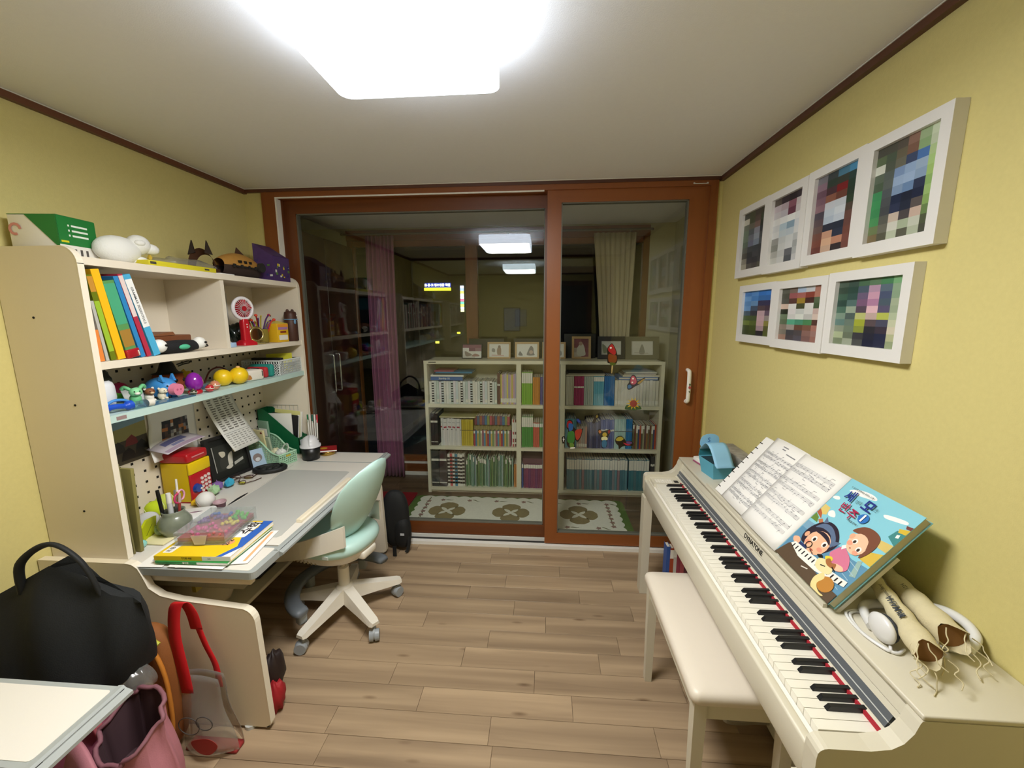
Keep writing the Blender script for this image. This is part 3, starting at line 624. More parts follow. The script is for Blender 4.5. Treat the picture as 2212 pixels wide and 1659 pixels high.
# --- books
M_cov = objcol('book_cover', .5); M_pages = mat('e2dcc9', .8); M_bandw = mat('efece2', .6); M_bandk = mat('2a2624', .6); M_bandr = mat('b03048', .6)
def bookmesh(bands):
    """unit book: spine on -y face; bands = [(z0,z1,mat slot)] on the spine"""
    mb = MB(); c = .06
    mb.box(-.5, .5, 0, .02, 0, 1, 0); mb.box(-.5, -.5+c, .02, 1, 0, 1, 0); mb.box(.5-c, .5, .02, 1, 0, 1, 0); mb.box(-.5+c, .5-c, .02, .98, .012, .985, 1)
    for z0, z1, s in bands: mb.box(-.49, .49, -.004, 0, z0, z1, s)
    return build('book', mb, [M_cov, M_pages, M_bandw, M_bandk, M_bandr])
BK = {}
for k, b in dict(plain=[], wtop=[(.82, .97, 2)], white=[(.45, .9, 2)], wmid=[(.6, .66, 2)], wlow=[(.06, .2, 2)], kband=[(.58, .6, 3)], rband=[(.66, .71, 4), (.85, .86, 3)], wlines=[(.1, .16, 2), (.3, .45, 2), (.55, .9, 2)], ring=[(.1, .12, 2), (.72, .78, 2)], letters=[(.08+.11*i, .14+.11*i, 3) for i in range(8)], half=[(.66, .98, 2)]).items():
    o = bookmesh(b); BK[k] = o.data; bpy.data.objects.remove(o)
def book(x, w, y, d, z, h, col, kind='plain', lean=0., label=None, group=None, name='book', rot=None):
    o = bpy.data.objects.new(name, BK[kind]); COL.objects.link(o); o.location = (x, y, z); o.scale = (w, d, h); o.color = (*lin(col), 1)
    o.rotation_euler = rot or (0, lean, 0); tag(o, label, 'book', group); return o
def run(x0, x1, n, z, h, d, cols, kinds, label, group, y=BY0+.03, jit=.006, hj=.01, lean=0., gap=.0004, yj=.006, name='book'):
    w = (x1-x0)/n
    for i in range(n):
        ww = w*rnd.uniform(.9, 1.0); c = cols[i % len(cols)] if isinstance(cols, list) else cols; k = kinds[i % len(kinds)]; hh = h+rnd.uniform(-hj, 0)
        book(x0+w*(i+.5), max(.003, ww-gap), y+rnd.uniform(0, yj), d, z+.0265+(abs(math.sin(lean))*ww/2 if lean else 0), hh, c, k, lean, label, group, name)
B0, B1_, B2_ = BSH
# top left: long white set, blue workbook lying on it, purple and yellow thin set
run(-.925, -.37, 28, B2_, .19, .2, ['e8e6de', 'f0eee8', 'dfe4e0', 'cfdcd6', 'e9e4ea', 'd7e2e6'], ['wlow', 'letters', 'plain', 'wlow'], 'thin white paperback in the long row on the top shelf of the balcony bookcase', 'white paperbacks on the balcony bookcase')
run(-.368, -.345, 2, B2_, .26, .21, ['6a4440', '74504c'], ['wmid'], 'dark maroon volume between the white paperbacks and the thin pastel booklets', 'maroon volumes on the balcony bookcase')
run(-.343, -.217, 10, B2_, .252, .19, ['d8c86a', 'd5a9b5', 'b9b0cc', 'c9c0c8', 'e0d26a', 'b5a5c4', 'd9b9c2'], ['wlow'], 'thin pastel booklet at the right end of the top left compartment', 'pastel booklets on the balcony bookcase')
lay = [(-.78, .262, '3f6bb0', .03, 'blue workbook lying flat on the white paperbacks', 'wmid'), (-.775, .27, 'f0eee6', .014, 'white notebook lying on the blue workbook', 'plain'), (-.74, .3, '2c3138', .012, 'black folder lying on the white notebook', 'plain'), (-.72, .3, '2f7fae', .012, 'blue folder on top of the black folder', 'plain'), (-.80, .16, 'a34a62', .01, 'rose pink notebook topmost on the lying folders', 'plain')]
z = B2_+.0265+.192
for x, w, c, h, lb, k in lay:
    mb = MB(); mb.box(-w/2, w/2, 0, .2, 0, h*.15, 0); mb.box(-w/2, w/2, 0, .2, h*.85, h, 0); mb.box(-w/2, w/2, 0, .004, h*.15, h*.85, 0); mb.box(-w/2+.004, w/2-.004, .004, .197, h*.15, h*.85, 1)
    if k == 'wmid': text(mb, 'Starship 10', .02, TM((-.02, -.0005, h/2), PI/2), 2, .02)
    solo('lying_book', mb, [mat(c, .5), M_pages, M_bandw], lb, 'book', None, (x, BY0+.035, z)); z += h+.0006
# top middle
run(-.172, -.085, 6, B2_, .262, .21, ['7fb53a', '86bb40'], ['half'], 'lime green volume with white top in the balcony bookcase', 'lime green set on the balcony bookcase', hj=.0)
run(-.083, -.026, 4, B2_, .222, .21, ['d0892f', 'c98030'], ['plain'], 'orange volume beside the lime green set', 'orange set on the balcony bookcase', hj=.0)
run(-.024, .07, 5, B2_, .225, .21, ['5a4f92', '4f4888'], ['plain'], 'violet volume beside the orange set', 'violet set on the balcony bookcase', hj=0.)
run(.072, .132, 3, B2_, .225, .21, ['2f74b4'], ['wtop'], 'blue volume next to the divider in the middle compartment', 'blue set in the middle compartment', hj=0.)
# top right
run(.178, .243, 5, B2_, .232, .22, ['c9c6b4', 'd2cfbe'], ['plain'], 'pale grey volume left of the magenta set', 'pale grey set on the balcony bookcase', hj=0.)
run(.245, .322, 6, B2_, .232, .22, ['a83263', 'b23a6c'], ['wmid'], 'magenta volume on the top right shelf of the bookcase', 'magenta set on the balcony bookcase', hj=0.)
run(.324, .396, 5, B2_, .232, .22, ['b9c2b8', 'aebbb4'], ['plain'], 'grey-green volume right of the magenta set', 'grey-green set on the balcony bookcase', hj=0.)
run(.398, .478, 5, B2_, .235, .22, ['69b3c9', '5fabc4'], ['wtop'], 'sky blue volume between grey-green and deep blue sets', 'sky blue set on the balcony bookcase', hj=0.)
run(.48, .56, 5, B2_, .235, .22, ['2374b8', '1f6cae'], ['plain'], 'deep blue volume beside the sky blue set', 'deep blue set on the balcony bookcase', hj=0.)
run(.563, .9, 14, B2_, .205, .22, ['e4e0d0', 'dcd8c8', 'e8e4d6'], ['wlow'], 'cream volume in the row under the flat stack of books', 'cream set on the balcony bookcase', hj=.003)
z = B2_+.0265+.2345
for i, (x, w, c, h, lb) in enumerate([(.33, .3, 'b9b49a', .012, 'beige picture book lying across the magenta and grey sets'), (.34, .29, '4a4438', .01, 'dark thin book lying on the beige picture book')]):
    solo('lying_book', MB().box(-w/2, w/2, 0, .2, 0, h).box(-w/2+.003, w/2-.003, -.0004, 0, h*.3, h*.7, 1), [mat(c, .5), M_pages], lb, 'book', None, (x, BY0+.03, z)); z += h+.0005
z = B2_+.0265+.2055
for i, (x, w, c, h, lb) in enumerate([(.74, .3, '5b7fb0', .026, 'blue book lying on the cream volumes'), (.76, .28, 'c8c2ae', .014, 'cream book lying on the blue one'), (.75, .25, '7b6a5a', .012, 'brown book lying on the cream one'), (.76, .24, 'a9b0a8', .012, 'grey book topmost of the stack on the cream volumes')]):
    solo('lying_book', MB().box(-w/2, w/2, 0, .2, 0, h).box(-w/2+.003, w/2-.003, -.0004, 0, h*.3, h*.7, 1), [mat(c, .5), M_pages], lb, 'book', None, (x, BY0+.03, z)); z += h+.0005
# middle left
for i in range(2): book(-.91+i*.03, .028, BY0+.03, .22, B1_+.0265, .27, '33282c', 'ring', 0, 'black ring binder leaning at the end of the middle shelf', 'black binders on the middle shelf', name='ring_binder')
run(-.84, -.67, 14, B1_, .235, .21, ['e6e4e2', 'dddcdc', 'eae7e6'], ['rband', 'kband', 'rband'], 'white magazine with a pink band on the middle shelf', 'pink banded white magazines', name='magazine')
run(-.668, -.572, 6, B1_, .225, .21, ['c9b534', 'c2ad2e', 'd0bd40'], ['kband'], 'yellow magazine with a dark band on the middle shelf', 'yellow magazines on the middle shelf', hj=.004, name='magazine')
mb = MB().box(-.15, .15, 0, .19, 0, .012).box(-.14, .14, -.0004, 0, .003, .009, 1); solo('lying_book', mb, [mat('b8b27a', .5), M_pages], 'yellow-green booklet lying on the white and yellow magazines', 'book', None, (-.70, BY0+.03, B1_+.0265+.2365))
run(-.568, -.258, 22, B1_, .135, .14, ['b04050', '4d7fa8', 'd0b860', '7a9a68', 'c8bca0', 'a05a70', '5b9ab8', 'c9853f'], ['wtop', 'plain'], 'small colourful storybook in the lower layer of the middle shelf', 'small colourful storybooks', hj=.004)
pl_ = MB()
for i in range(18): pl_.sph((-.565+.31*(i+.5)/18, BY0+.1, B1_+.0265+.162), (.0115, .07, .026), 8, 6)
ol = solo('cloth_bundle', MB().grid(lambda u, v: (-.565+.31*u, BY0+.035+.14*v, B1_+.0265+.137+.034*math.sin(PI*min(1, v*1.3))+.006*math.sin(u*60+v*5)), 60, 8), mat('9a8f5c', .9, bump=.5, bscale=400), 'olive patterned cloth folded along the small storybooks', 'cloth')
pt = MB()
run(-.562, -.27, 14, B1_+.175, .078, .13, ['8d4a54', '5f6f8a', 'a86a50', '7f5a7a', '4d7fa8', '9aa060', 'c0606a'], ['plain'], 'tiny colourful book standing in the upper layer behind the olive cloth', 'tiny books in the upper layer', y=BY0+.05, hj=.006)
run(-.252, -.217, 4, B1_, .235, .2, ['d9d3c6', 'c4404a', 'd5cfc2', '6a3a3a'], ['wlines'], 'tall thin book at the right end of the middle left compartment', 'tall thin books by the divider')
run(-.172, -.08, 6, B1_, .255, .21, ['4b9a45', '459240'], ['half'], 'green volume with white top on the middle shelf', 'green set on the middle shelf', hj=0.)
run(-.078, -.028, 3, B1_, .205, .21, ['d2644a', 'c95c44'], ['wtop'], 'coral red volume beside the green set', 'coral set on the middle shelf', hj=0.)
run(-.026, .04, 4, B1_, .205, .21, ['5f9a58', '55924f'], ['wtop'], 'moss green volume beside the coral set', 'moss green set on the middle shelf', hj=0.)
run(.042, .132, 4, B1_, .205, .21, ['7a6f9a', '6f6590'], ['plain'], 'mauve volume next to the divider on the middle shelf', 'mauve set on the middle shelf', hj=0.)
# middle right
run(.178, .27, 6, B1_, .245, .22, ['5fa0b8', '6aaac2', '4f93b0'], ['plain'], 'teal blue book behind the red and green glass sticker', 'teal books on the middle right shelf')
run(.272, .356, 5, B1_, .185, .21, ['b8b0a8', 'c9a090', 'bcb4ac'], ['wlow'], 'short beige book on the middle right shelf', 'short beige books')
run(.358, .462, 6, B1_, .225, .22, ['4a4a6a', '5a5f8a', '454a70'], ['plain'], 'dark slate blue book on the middle right shelf', 'slate blue set')
run(.464, .57, 6, B1_, .245, .22, ['6f78b0', '5f6fae', '7a83b8'], ['wmid'], 'periwinkle book beside the slate blue set', 'periwinkle set')
run(.572, .662, 6, B1_, .245, .22, ['b8d6d2', 'accfcc'], ['kband'], 'pale aqua volume on the middle right shelf', 'pale aqua set', hj=0.)
run(.664, .712, 3, B1_, .245, .22, ['1f78b8', '2a80bc'], ['kband'], 'bright blue volume right of the pale aqua set', 'bright blue set', hj=0.)
run(.716, .9, 14, B1_, .205, .17, ['6b6a50', '7a4a3a', '8a8a5a', '3f4f7a', 'b8452f', '5a5a4a', '9a9a7a', '6a4a4a', '8f6a3f'], ['wtop', 'plain', 'half'], 'small worn storybook at the right end of the middle shelf', 'worn storybooks', hj=.012)
# bottom left
for i in range(2): book(-.895+i*.066, .062, BY0+.02, .24, B0+.0265, .31, ['3d4040', '4a4242'][i], 'ring', 0, ['dark grey lever arch file at the end of the bottom shelf', 'brown-black lever arch file beside the grey one'][i], name='lever_arch_file')
run(-.795, -.648, 7, B0, .285, .21, ['efece4', 'd96a6a', 'efece4', '4a90b0', 'efe9dc', 'f0eee6', 'd8d4ca'], ['letters'], 'white picture book with vertical lettering on the bottom shelf', 'lettered picture books')
for i in range(28):
    c = ['5f8a60', '7fa078', '4d7a58', '8fb0a0', '6f9a8a', '9ab0b0', '557f50', '7a9a60'][i % 8]
    book(-.632+i*.0142, .0105, BY0+.03+rnd.uniform(0, .02), .2, B0+.0268, .262+rnd.uniform(-.03, .02), c, rnd.choice(['plain', 'wtop', 'plain']), rnd.choice([0, .01, .015]), 'thin green picture book leaning in the row on the bottom shelf', 'thin green picture books')
for i in range(2): book(-.231+i*.011, .009, BY0+.04, .18, B0+.0265, .2, ['d08a40', 'c97f3a'][i], 'plain', 0, 'small orange book at the end of the green picture books', 'small orange books')
run(-.172, -.158, 1, B0, .21, .21, ['2f4f9a'], ['wtop'], 'dark blue volume left of the crimson set', None, hj=0.)
run(-.155, .035, 10, B0, .21, .21, ['7a2a5a', '84305f', '6f2a66'], ['wtop'], 'crimson purple volume on the bottom middle shelf', 'crimson purple set', hj=.002)
run(.05, .13, 4, B0, .25, .21, ['d9d5c0', 'cfccb8'], ['plain'], 'cream volume behind the door stile on the bottom shelf', 'cream volumes on the bottom shelf')
solo('lying_book', MB().box(-.105, .1, 0, .2, 0, .05).box(-.1, .095, -.0004, 0, .005, .045, 1), [mat('4a3038', .5), mat('6a4450', .6)], 'dark red box of books lying on the crimson set', 'book', None, (-.06, BY0+.03, B0+.0265+.2115))
# bottom right
run(.2, .69, 24, B0, .265, .22, ['4f7f90', '5a8a9a', '6a97a5', '4a7688', '8a8f98', '5f8f9f', '9a7f88'], ['half'], 'blue volume with white top in the long set on the bottom right shelf', 'blue and white set on the bottom right shelf', hj=.006, lean=-.012)
run(.70, .86, 8, B0, .265, .22, ['3f7f8f', '4a8896', '5a7f8a'], ['half'], 'teal volume with white top right of the long blue set', 'teal and white set', hj=.006, lean=-.012)
run(.868, .9, 3, B0, .3, .22, ['3a3c40', '44464a'], ['ring'], 'charcoal file at the right end of the bottom shelf', 'charcoal files', name='lever_arch_file')
# ---------------------------------------------------------------- photo frames on top of the bookcase
M_fw = mat('c9a878', .5, key='frame_wood', noise=.06, nscale=120); M_fk = mat('1d1b1c', .5)
def cells(mb, x0, x1, z0, z1, rows, y, back=True):
    """flat print made of coarse colour cells; rows from the top, hex colours"""
    R_ = len(rows); 
    for j, row in enumerate(rows):
        row = row.split(); n_ = len(row)
        for i, c in enumerate(row):
            a, b = x0+(x1-x0)*i/n_, x0+(x1-x0)*(i+1)/n_; t, u = z1-(z1-z0)*j/R_, z1-(z1-z0)*(j+1)/R_
            mb.face([(a, y, u), (b, y, u), (b, y, t), (a, y, t)], 0, c)
    return mb
def pframe(x, w, h, bw, mf, rows, label, y=3.36, lean=.16, shapes=None, bwz=None):
    t = thing('framed_photo', label, 'photo frame', (x, y, BH), rot=(-lean, 0, 0)); d = .014; bz = bwz or bw
    build('frame', MB().box(-w/2, -w/2+bw, 0, d, 0, h).box(w/2-bw, w/2, 0, d, 0, h).box(-w/2+bw, w/2-bw, 0, d, 0, bz).box(-w/2+bw, w/2-bw, 0, d, h-bz, h).box(-w/2+.004, w/2-.004, d-.003, d, .004, h-.004), mf, t)
    mb = MB(); cells(mb, -w/2+bw, w/2-bw, bz, h-bz, rows, d-.0035)
    for k, (poly, c) in enumerate(shapes or []): mb.face([(a, d-.0037-.0002*k, b) for a, b in poly], 0, c)
    build('photo', mb, M_print, t); build('stand', MB().box(-.02, .02, d, d+.003, 0, h*.7), mf, t); return t
W_ = 'e8e6e0'
sitting = [(blob([(-.01, .03), (-.018, .06), (-.012, .09), (.004, .1), (.016, .085), (.018, .05), (.012, .028)]), 'a58a74'), (circ(.002, .1, .011, 10), '8a7260')]
pframe(-.588, .168, .122, .006, M_fk, ['8a4f66 8a4f66 8a4a60', 'e8e4e0 7a3f58 9a6a78', 'e0dcd8 e4e0dc e8e6e2', 'd0ccc8 cfcac4 efece8'], 'small black photo frame with a plum and white picture on the bookcase', shapes=[(blob([(-.05, .02), (-.06, .06), (-.03, .05), (0, .03)]), '9a8a80'), (blob([(0, .02), (.02, .04), (.05, .035), (.06, .02)]), 'a88078')])
pframe(-.364, .19, .136, .014, M_fw, [W_+' '+W_], 'wooden photo frame with a seated toddler, next to the small black frame', shapes=sitting+[(blob([(-.06, .06), (-.055, .085), (-.035, .08), (-.035, .055)]), '9a958c'), ([(-.06, .025), (.04, .022), (.04, .03), (-.06, .034)], 'd8b8b0')])
pframe(-.134, .196, .136, .014, M_fw, [W_+' '+W_], 'wooden photo frame with a child in a dark hood lying down', shapes=[(blob([(.0, .03), (.01, .07), (.03, .105), (.05, .09), (.055, .05), (.06, .03)]), '8a8480'), (circ(.033, .055, .016, 10), 'c8b0a0'), (blob([(-.07, .03), (-.06, .06), (-.05, .055), (-.035, .028)]), '7f7a76')])
pframe(.085, .188, .136, .014, M_fw, [W_+' '+W_], 'wooden photo frame half hidden by the door stile', shapes=[(blob([(-.05, .03), (-.05, .08), (-.02, .1), (.0, .05)]), '8a6a5a'), (blob([(.04, .03), (.045, .07), (.06, .06), (.06, .03)]), '8f8a84')])
pframe(.305, .152, .182, .018, M_fw, ['8f4f5a 7a3f4a', '8a4a55 80404c', 'b0a098 8a4a55', 'c8c0b8 8f525c'], 'upright wooden photo frame with a child in white against dark red', shapes=[(blob([(-.03, .03), (-.035, .08), (-.02, .11), (.0, .135), (.02, .11), (.03, .07), (.03, .03)]), 'd8d4cc'), (circ(-.005, .125, .016, 12), 'b89a88')])
pframe(.543, .216, .182, .03, M_fk, ['c8c8c0 d0d0c8', 'b8b4a8 d8d8d0'], 'black matted photo frame behind the parrot sticker', bwz=.036, shapes=[(blob([(-.02, .06), (-.02, .1), (.02, .1), (.03, .06)]), 'c8a890'), (blob([(-.06, .05), (-.07, .12), (-.04, .1), (-.03, .06)]), '7a8068')])
pframe(.787, .264, .18, .047, mat('6f6a52', .7), ['dcdad0 e2e0d8', 'd8d6cc e0ded6'], 'olive matted photo frame at the right end of the bookcase', bwz=.034, shapes=[(blob([(-.02, .045), (-.015, .09), (0, .12), (.015, .09), (.02, .045)]), '9a988c'), ([(-.06, .05), (.05, .045), (.05, .05), (-.06, .056)], 'b8b0a4')])
for x0, x1, h, lb in ((-.63, -.33, .16, 'dark panel standing behind the small black and the first wooden frame'), (-.25, .0, .16, 'dark panel standing behind the hooded child frame'), (.17, .43, .2, 'dark panel standing behind the upright wooden frame')):
    solo('display_panel', MB().rbox(x0, x1, 3.47, 3.478, 0, h, .002), mat('33322e', .6), lb, 'panel', None, (0, 0, BH))
# ---------------------------------------------------------------- wardrobe, curtains, rugs
wr = thing('wardrobe', 'tall dark brown wardrobe with two long bar handles behind the glass', 'wardrobe', (-1.9, 3.0, 0)); M_wr = wood('wardrobe_brown', '2a170d', '3c2415', 'Z', .7, .35, ring=.5)
WX = -1.575
build('carcass', MB().box(-2.2, WX-.02, 2.62, 3.43, 0, 2.02), M_wr, wr, True)
for y0, y1, hy in ((2.622, 2.983, 2.94), (2.987, 3.428, 3.03)):
    dr = build('wardrobe_door', MB().rbox(WX-.019, WX, y0, y1, .05, 2.015, .003), M_wr, wr, True)
    hm = MB(); hm.tube([(WX, hy, 1.185), (WX+.028, hy, 1.183), (WX+.03, hy, 1.173), (WX+.03, hy, .915), (WX+.028, hy, .905), (WX, hy, .903)], .006, 8); build('bar_handle', hm, mat('c8c8c4', .25, .8), dr, True)
def curtain(x0, x1, y, z0, z1, folds, amp, taper, c, label, ext=0.):
    def f(u, v):
        k = 1-taper*math.sin(min(1, v*1.15)*PI/2) if taper else 1; xm = x1-(x1-x0)*.3 if taper else (x0+x1)/2
        x = x0+(x1-x0)*u; x = xm+(x-xm)*k
        return (x, y+amp*math.sin(u*folds*2*PI)*(.7+.3*math.sin(u*9))-.02*math.sin(v*PI), z1+(z0-z1)*v)
    return solo('curtain', MB().sheet(f, folds*10, 16, .003), mat(c, .9, bump=.2, bscale=600, sheen=.2), label, 'curtain')
curtain(-1.49, -1.25, 3.5, .02, 2.12, 7, .024, 0, '9a5a80', 'floor-length pink curtain beside the wardrobe')
curtain(.40, .74, 3.545, .3, 2.12, 8, .012, .38, 'cfc4a4', 'gathered beige curtain hanging behind the photo frames on the bookcase')
cr_ = MB(); cr_.tube([(-1.7, 3.5, 2.135), (.86, 3.5, 2.135)], .009, 8)
for x in (-1.4, -.3, .7): cr_.box(x-.006, x+.006, 3.5, 3.59, 2.13, 2.14)
solo('curtain_rod', cr_, mat('6a5a48', .5), 'thin curtain rod along the balcony window', 'rod')
def scallop(x0, x1, y0, y1, n1, n2, a):
    out = []
    for (ax, ay), (bx, by), n_ in (((x0, y0), (x1, y0), n1), ((x1, y0), (x1, y1), n2), ((x1, y1), (x0, y1), n1), ((x0, y1), (x0, y0), n2)):
        L_ = math.hypot(bx-ax, by-ay); dx, dy = (bx-ax)/L_, (by-ay)/L_
        for i in range(n_*5):
            s_ = L_*i/(n_*5); h_ = a*abs(math.sin(PI*i/5)); out.append((ax+dx*s_+dy*h_, ay+dy*s_-dx*h_))
    return out
rg_ = thing('lace_rug', 'cream rug with leafy medallions and green border in front of the bookcase', 'rug', (-.2, 2.9, 0))
build('border', MB().prism(rrect(-1.03, .63, 2.62, 3.15, .05), 0, .004, 'xy'), mat('5f7a3c', .95, noise=.3, nscale=120, bump=.6, bscale=400), rg_, True)
build('field', MB().prism(scallop(-.965, .565, 2.645, 3.125, 16, 6, .018), .004, .007, 'xy'), mat('eeece0', .95, noise=.08, nscale=60, bump=.6, bscale=500), rg_, True)
M_leaf = mat('8d7f58', .95, noise=.18, nscale=60, bump=.4); M_fl = mat('9a7a70', .95); M_vine = mat('7f7f60', .95)
for cx_ in (-.72, -.235, .27):
    for a in (0, 90, 180, 270):
        pm = MB(); c, s_ = math.cos(math.radians(a)), math.sin(math.radians(a))
        pts = blob([(.02, .0), (.05, .058), (.1, .07), (.135, .03), (.138, 0), (.135, -.03), (.1, -.07), (.05, -.058)], 4)
        pm.prism([(cx_+(u*c-v*s_)*1.0, 2.888+(u*s_+v*c)*1.0) for u, v in pts], .007, .0078, 'xy'); build('leaf_medallion', pm, M_leaf, rg_, True)
    for a in (45, 135, 225, 315):
        pm = MB(); c, s_ = math.cos(math.radians(a)), math.sin(math.radians(a)); pts = blob([(.005, 0), (.035, .016), (.075, 0), (.035, -.016)], 4)
        pm.prism([(cx_+(u*c-v*s_), 2.888+(u*s_+v*c)) for u, v in pts], .0079, .0086, 'xy'); build('petal', pm, mat('e2e0d0', .95), rg_, True)
fm = None
for i in range(26):
    t_ = i/26*4; s_ = t_ % 1; sd = int(t_); x, y = [(-.9+1.4*s_, 2.70), (.50, 2.70+.37*s_), (.5-1.4*s_, 3.07), (-.9, 3.07-.37*s_)][sd]
    if fm is None:
        q = MB(); q.prism([(.022*(1 if k % 2 else .6)*math.cos(k*PI/5), .022*(1 if k % 2 else .6)*math.sin(k*PI/5)) for k in range(10)], .0071, .0078, 'xy'); o = fm = build('flower', q, M_fl, rg_)
        q = MB(); q.prism(blob([(-.03, 0), (-.01, .008), (.02, .003), (.035, .01), (.02, -.004), (-.01, -.003)], 3), .0071, .0076, 'xy'); vm = build('vine', q, M_vine, rg_)
        ov = vm
    else:
        o = bpy.data.objects.new('flower', fm.data); COL.objects.link(o); o.parent = rg_; ov = bpy.data.objects.new('vine', vm.data); COL.objects.link(ov); ov.parent = rg_
    o.location = (x+.2, y-2.9, 0); ov.location = (x+.2+(.048 if sd in (0, 2) else 0), y-2.9+(.045 if sd in (1, 3) else 0), 0); ov.rotation_euler = (0, 0, rnd.uniform(-.6, .6)+(PI/2 if sd in (1, 3) else 0))
solo('floor_mat', MB().prism(rrect(-1.72, -1.04, 2.60, 3.2, .01), 0, .004, 'xy'), mat('8f1520', .95, bump=.5, bscale=500), 'plain red floor mat beside the lace rug', 'mat')
# ---------------------------------------------------------------- stained-glass stickers on the door pane
YS = YD+.0193
def sticker(label, pieces, cat='sticker'):
    """pieces = [(outline, hex)] in x,z on the pane; later ones sit proud of earlier ones"""
    cx_ = sum(p[0] for p in pieces[0][0])/len(pieces[0][0]); cz = sum(p[1] for p in pieces[0][0])/len(pieces[0][0])
    t = thing('window_sticker', label, cat, (cx_, YS, cz), group=None)
    for k, (poly, c) in enumerate(pieces): build('backing' if k == 0 else 'coloured_patch', MB().prism(poly, YS-.0004*(k > 0), YS-.0004-.0003*(k+1), 'xz'), mat(c, .25, coat=.5), t, True)
    return t
def B(*p, n=4): return blob(list(p), n)
sticker('red parrot sticker with green tail on the glass', [(B((.385, 1.29), (.40, 1.303), (.415, 1.285), (.43, 1.25), (.436, 1.21), (.43, 1.185), (.415, 1.175), (.41, 1.125), (.4, 1.125), (.395, 1.18), (.378, 1.19), (.376, 1.23), (.374, 1.27)), '1e1410'), (B((.387, 1.287), (.4, 1.299), (.413, 1.282), (.425, 1.25), (.415, 1.235), (.39, 1.25), (.378, 1.268)), 'a81c22'), (B((.383, 1.24), (.41, 1.235), (.428, 1.23), (.43, 1.2), (.415, 1.188), (.385, 1.196)), '7a3a12'), (B((.392, 1.19), (.42, 1.188), (.428, 1.18), (.41, 1.172), (.396, 1.175)), '4a5a1c'), (circ(.394, 1.277, .006, 8), 'e8e4d8'), (B((.403, 1.17), (.41, 1.168), (.407, 1.13), (.403, 1.13)), 'c8b070')])
sticker('pink and blue butterfly sticker on the glass', [(B((.515, 1.10), (.53, 1.118), (.548, 1.105), (.558, 1.08), (.59, 1.098), (.602, 1.098), (.575, 1.065), (.545, 1.048), (.52, 1.03), (.502, 1.03), (.498, 1.055), (.508, 1.07)), '241416'), (B((.517, 1.098), (.53, 1.112), (.544, 1.1), (.552, 1.075), (.54, 1.06), (.518, 1.066)), 'b0485a'), (B((.503, 1.055), (.515, 1.058), (.525, 1.045), (.51, 1.034), (.502, 1.04)), '2f5f8a'), (B((.558, 1.07), (.592, 1.094), (.598, 1.092), (.57, 1.064)), '9a7f3a'), (circ(.53, 1.095, .006, 8), 'e9d9d0'), (circ(.527, 1.072, .005, 8), 'e9d9d0')])
sunf = [(B((.49, .91), (.5, .935), (.52, .93), (.55, .925), (.575, .93), (.588, .912), (.56, .905), (.54, .902), (.515, .905)), '2f4f1c')]
for i in range(10):
    a = 2*PI*i/10; sunf.append(([(.539+.02*math.cos(a-.25), .944+.02*math.sin(a-.25)), (.539+.044*math.cos(a), .944+.04*math.sin(a)), (.539+.02*math.cos(a+.25), .944+.02*math.sin(a+.25))], 'c9a81e'))
sunf.append((circ(.539, .944, .021, 14), '8a2f18')); sticker('sunflower sticker with red centre on the glass', sunf)
sticker('red, blue and green flying dragon sticker on the glass', [(B((.15, .83), (.165, .838), (.182, .825), (.186, .80), (.2, .78), (.225, .77), (.242, .785), (.236, .74), (.215, .70), (.2, .71), (.195, .68), (.2, .66), (.175, .658), (.15, .675), (.146, .72), (.155, .77), (.143, .79)), '15120f'), (B((.148, .822), (.164, .833), (.178, .82), (.17, .795), (.15, .79)), '8a1a1e'), (B((.158, .815), (.182, .81), (.183, .78), (.165, .765), (.157, .785)), '1f4f8a'), (B((.155, .76), (.188, .765), (.195, .72), (.185, .69), (.155, .695), (.15, .72)), '2f6a2a'), (B((.198, .77), (.236, .78), (.23, .735), (.212, .71), (.2, .73)), '9a3020'), (B((.165, .69), (.187, .69), (.192, .67), (.17, .664)), '5a7a2a'), (B((.17, .662), (.196, .665), (.196, .658), (.172, .656)), 'e0dccc')])
sticker('black coffin shaped sticker with a white cross on the glass', [([(.116, .725), (.122, .733), (.134, .733), (.139, .724), (.134, .687), (.121, .687)], '101010'), ([(.1265, .727), (.1295, .727), (.1295, .717), (.1335, .717), (.1335, .713), (.1295, .713), (.1295, .70), (.1265, .70), (.1265, .713), (.1225, .713), (.1225, .717), (.1265, .717)], 'f0eee8')])
sticker('small blue balloon shaped sticker on the glass', [(B((.203, .842), (.215, .846), (.23, .83), (.232, .812), (.218, .818), (.206, .828)), '16204a'), (B((.206, .838), (.215, .842), (.226, .828), (.218, .822)), '2a3f8a')])
sticker('brown and yellow bee sticker on the glass', [(B((.318, .868), (.33, .874), (.338, .86), (.326, .845), (.312, .818), (.3, .825), (.306, .842)), '2a2010'), (B((.32, .866), (.33, .869), (.333, .858), (.322, .852)), '7a6a2a')])
sticker('yellow and blue angel sticker with wings on the glass', [(B((.335, .775), (.345, .782), (.36, .77), (.385, .775), (.405, .782), (.41, .765), (.4, .74), (.392, .71), (.39, .67), (.36, .664), (.358, .7), (.35, .735), (.336, .755)), '2a2418'), (circ(.376, .748, .014, 12), 'b09a30'), (B((.338, .77), (.347, .777), (.356, .765), (.345, .755)), 'b06a30'), (B((.395, .772), (.405, .778), (.407, .762), (.398, .755)), '8a2a2a'), (B((.36, .733), (.39, .733), (.392, .715), (.36, .713)), 'd8d4a0'), (B((.363, .71), (.388, .71), (.387, .67), (.364, .67)), '3a6a8a')])
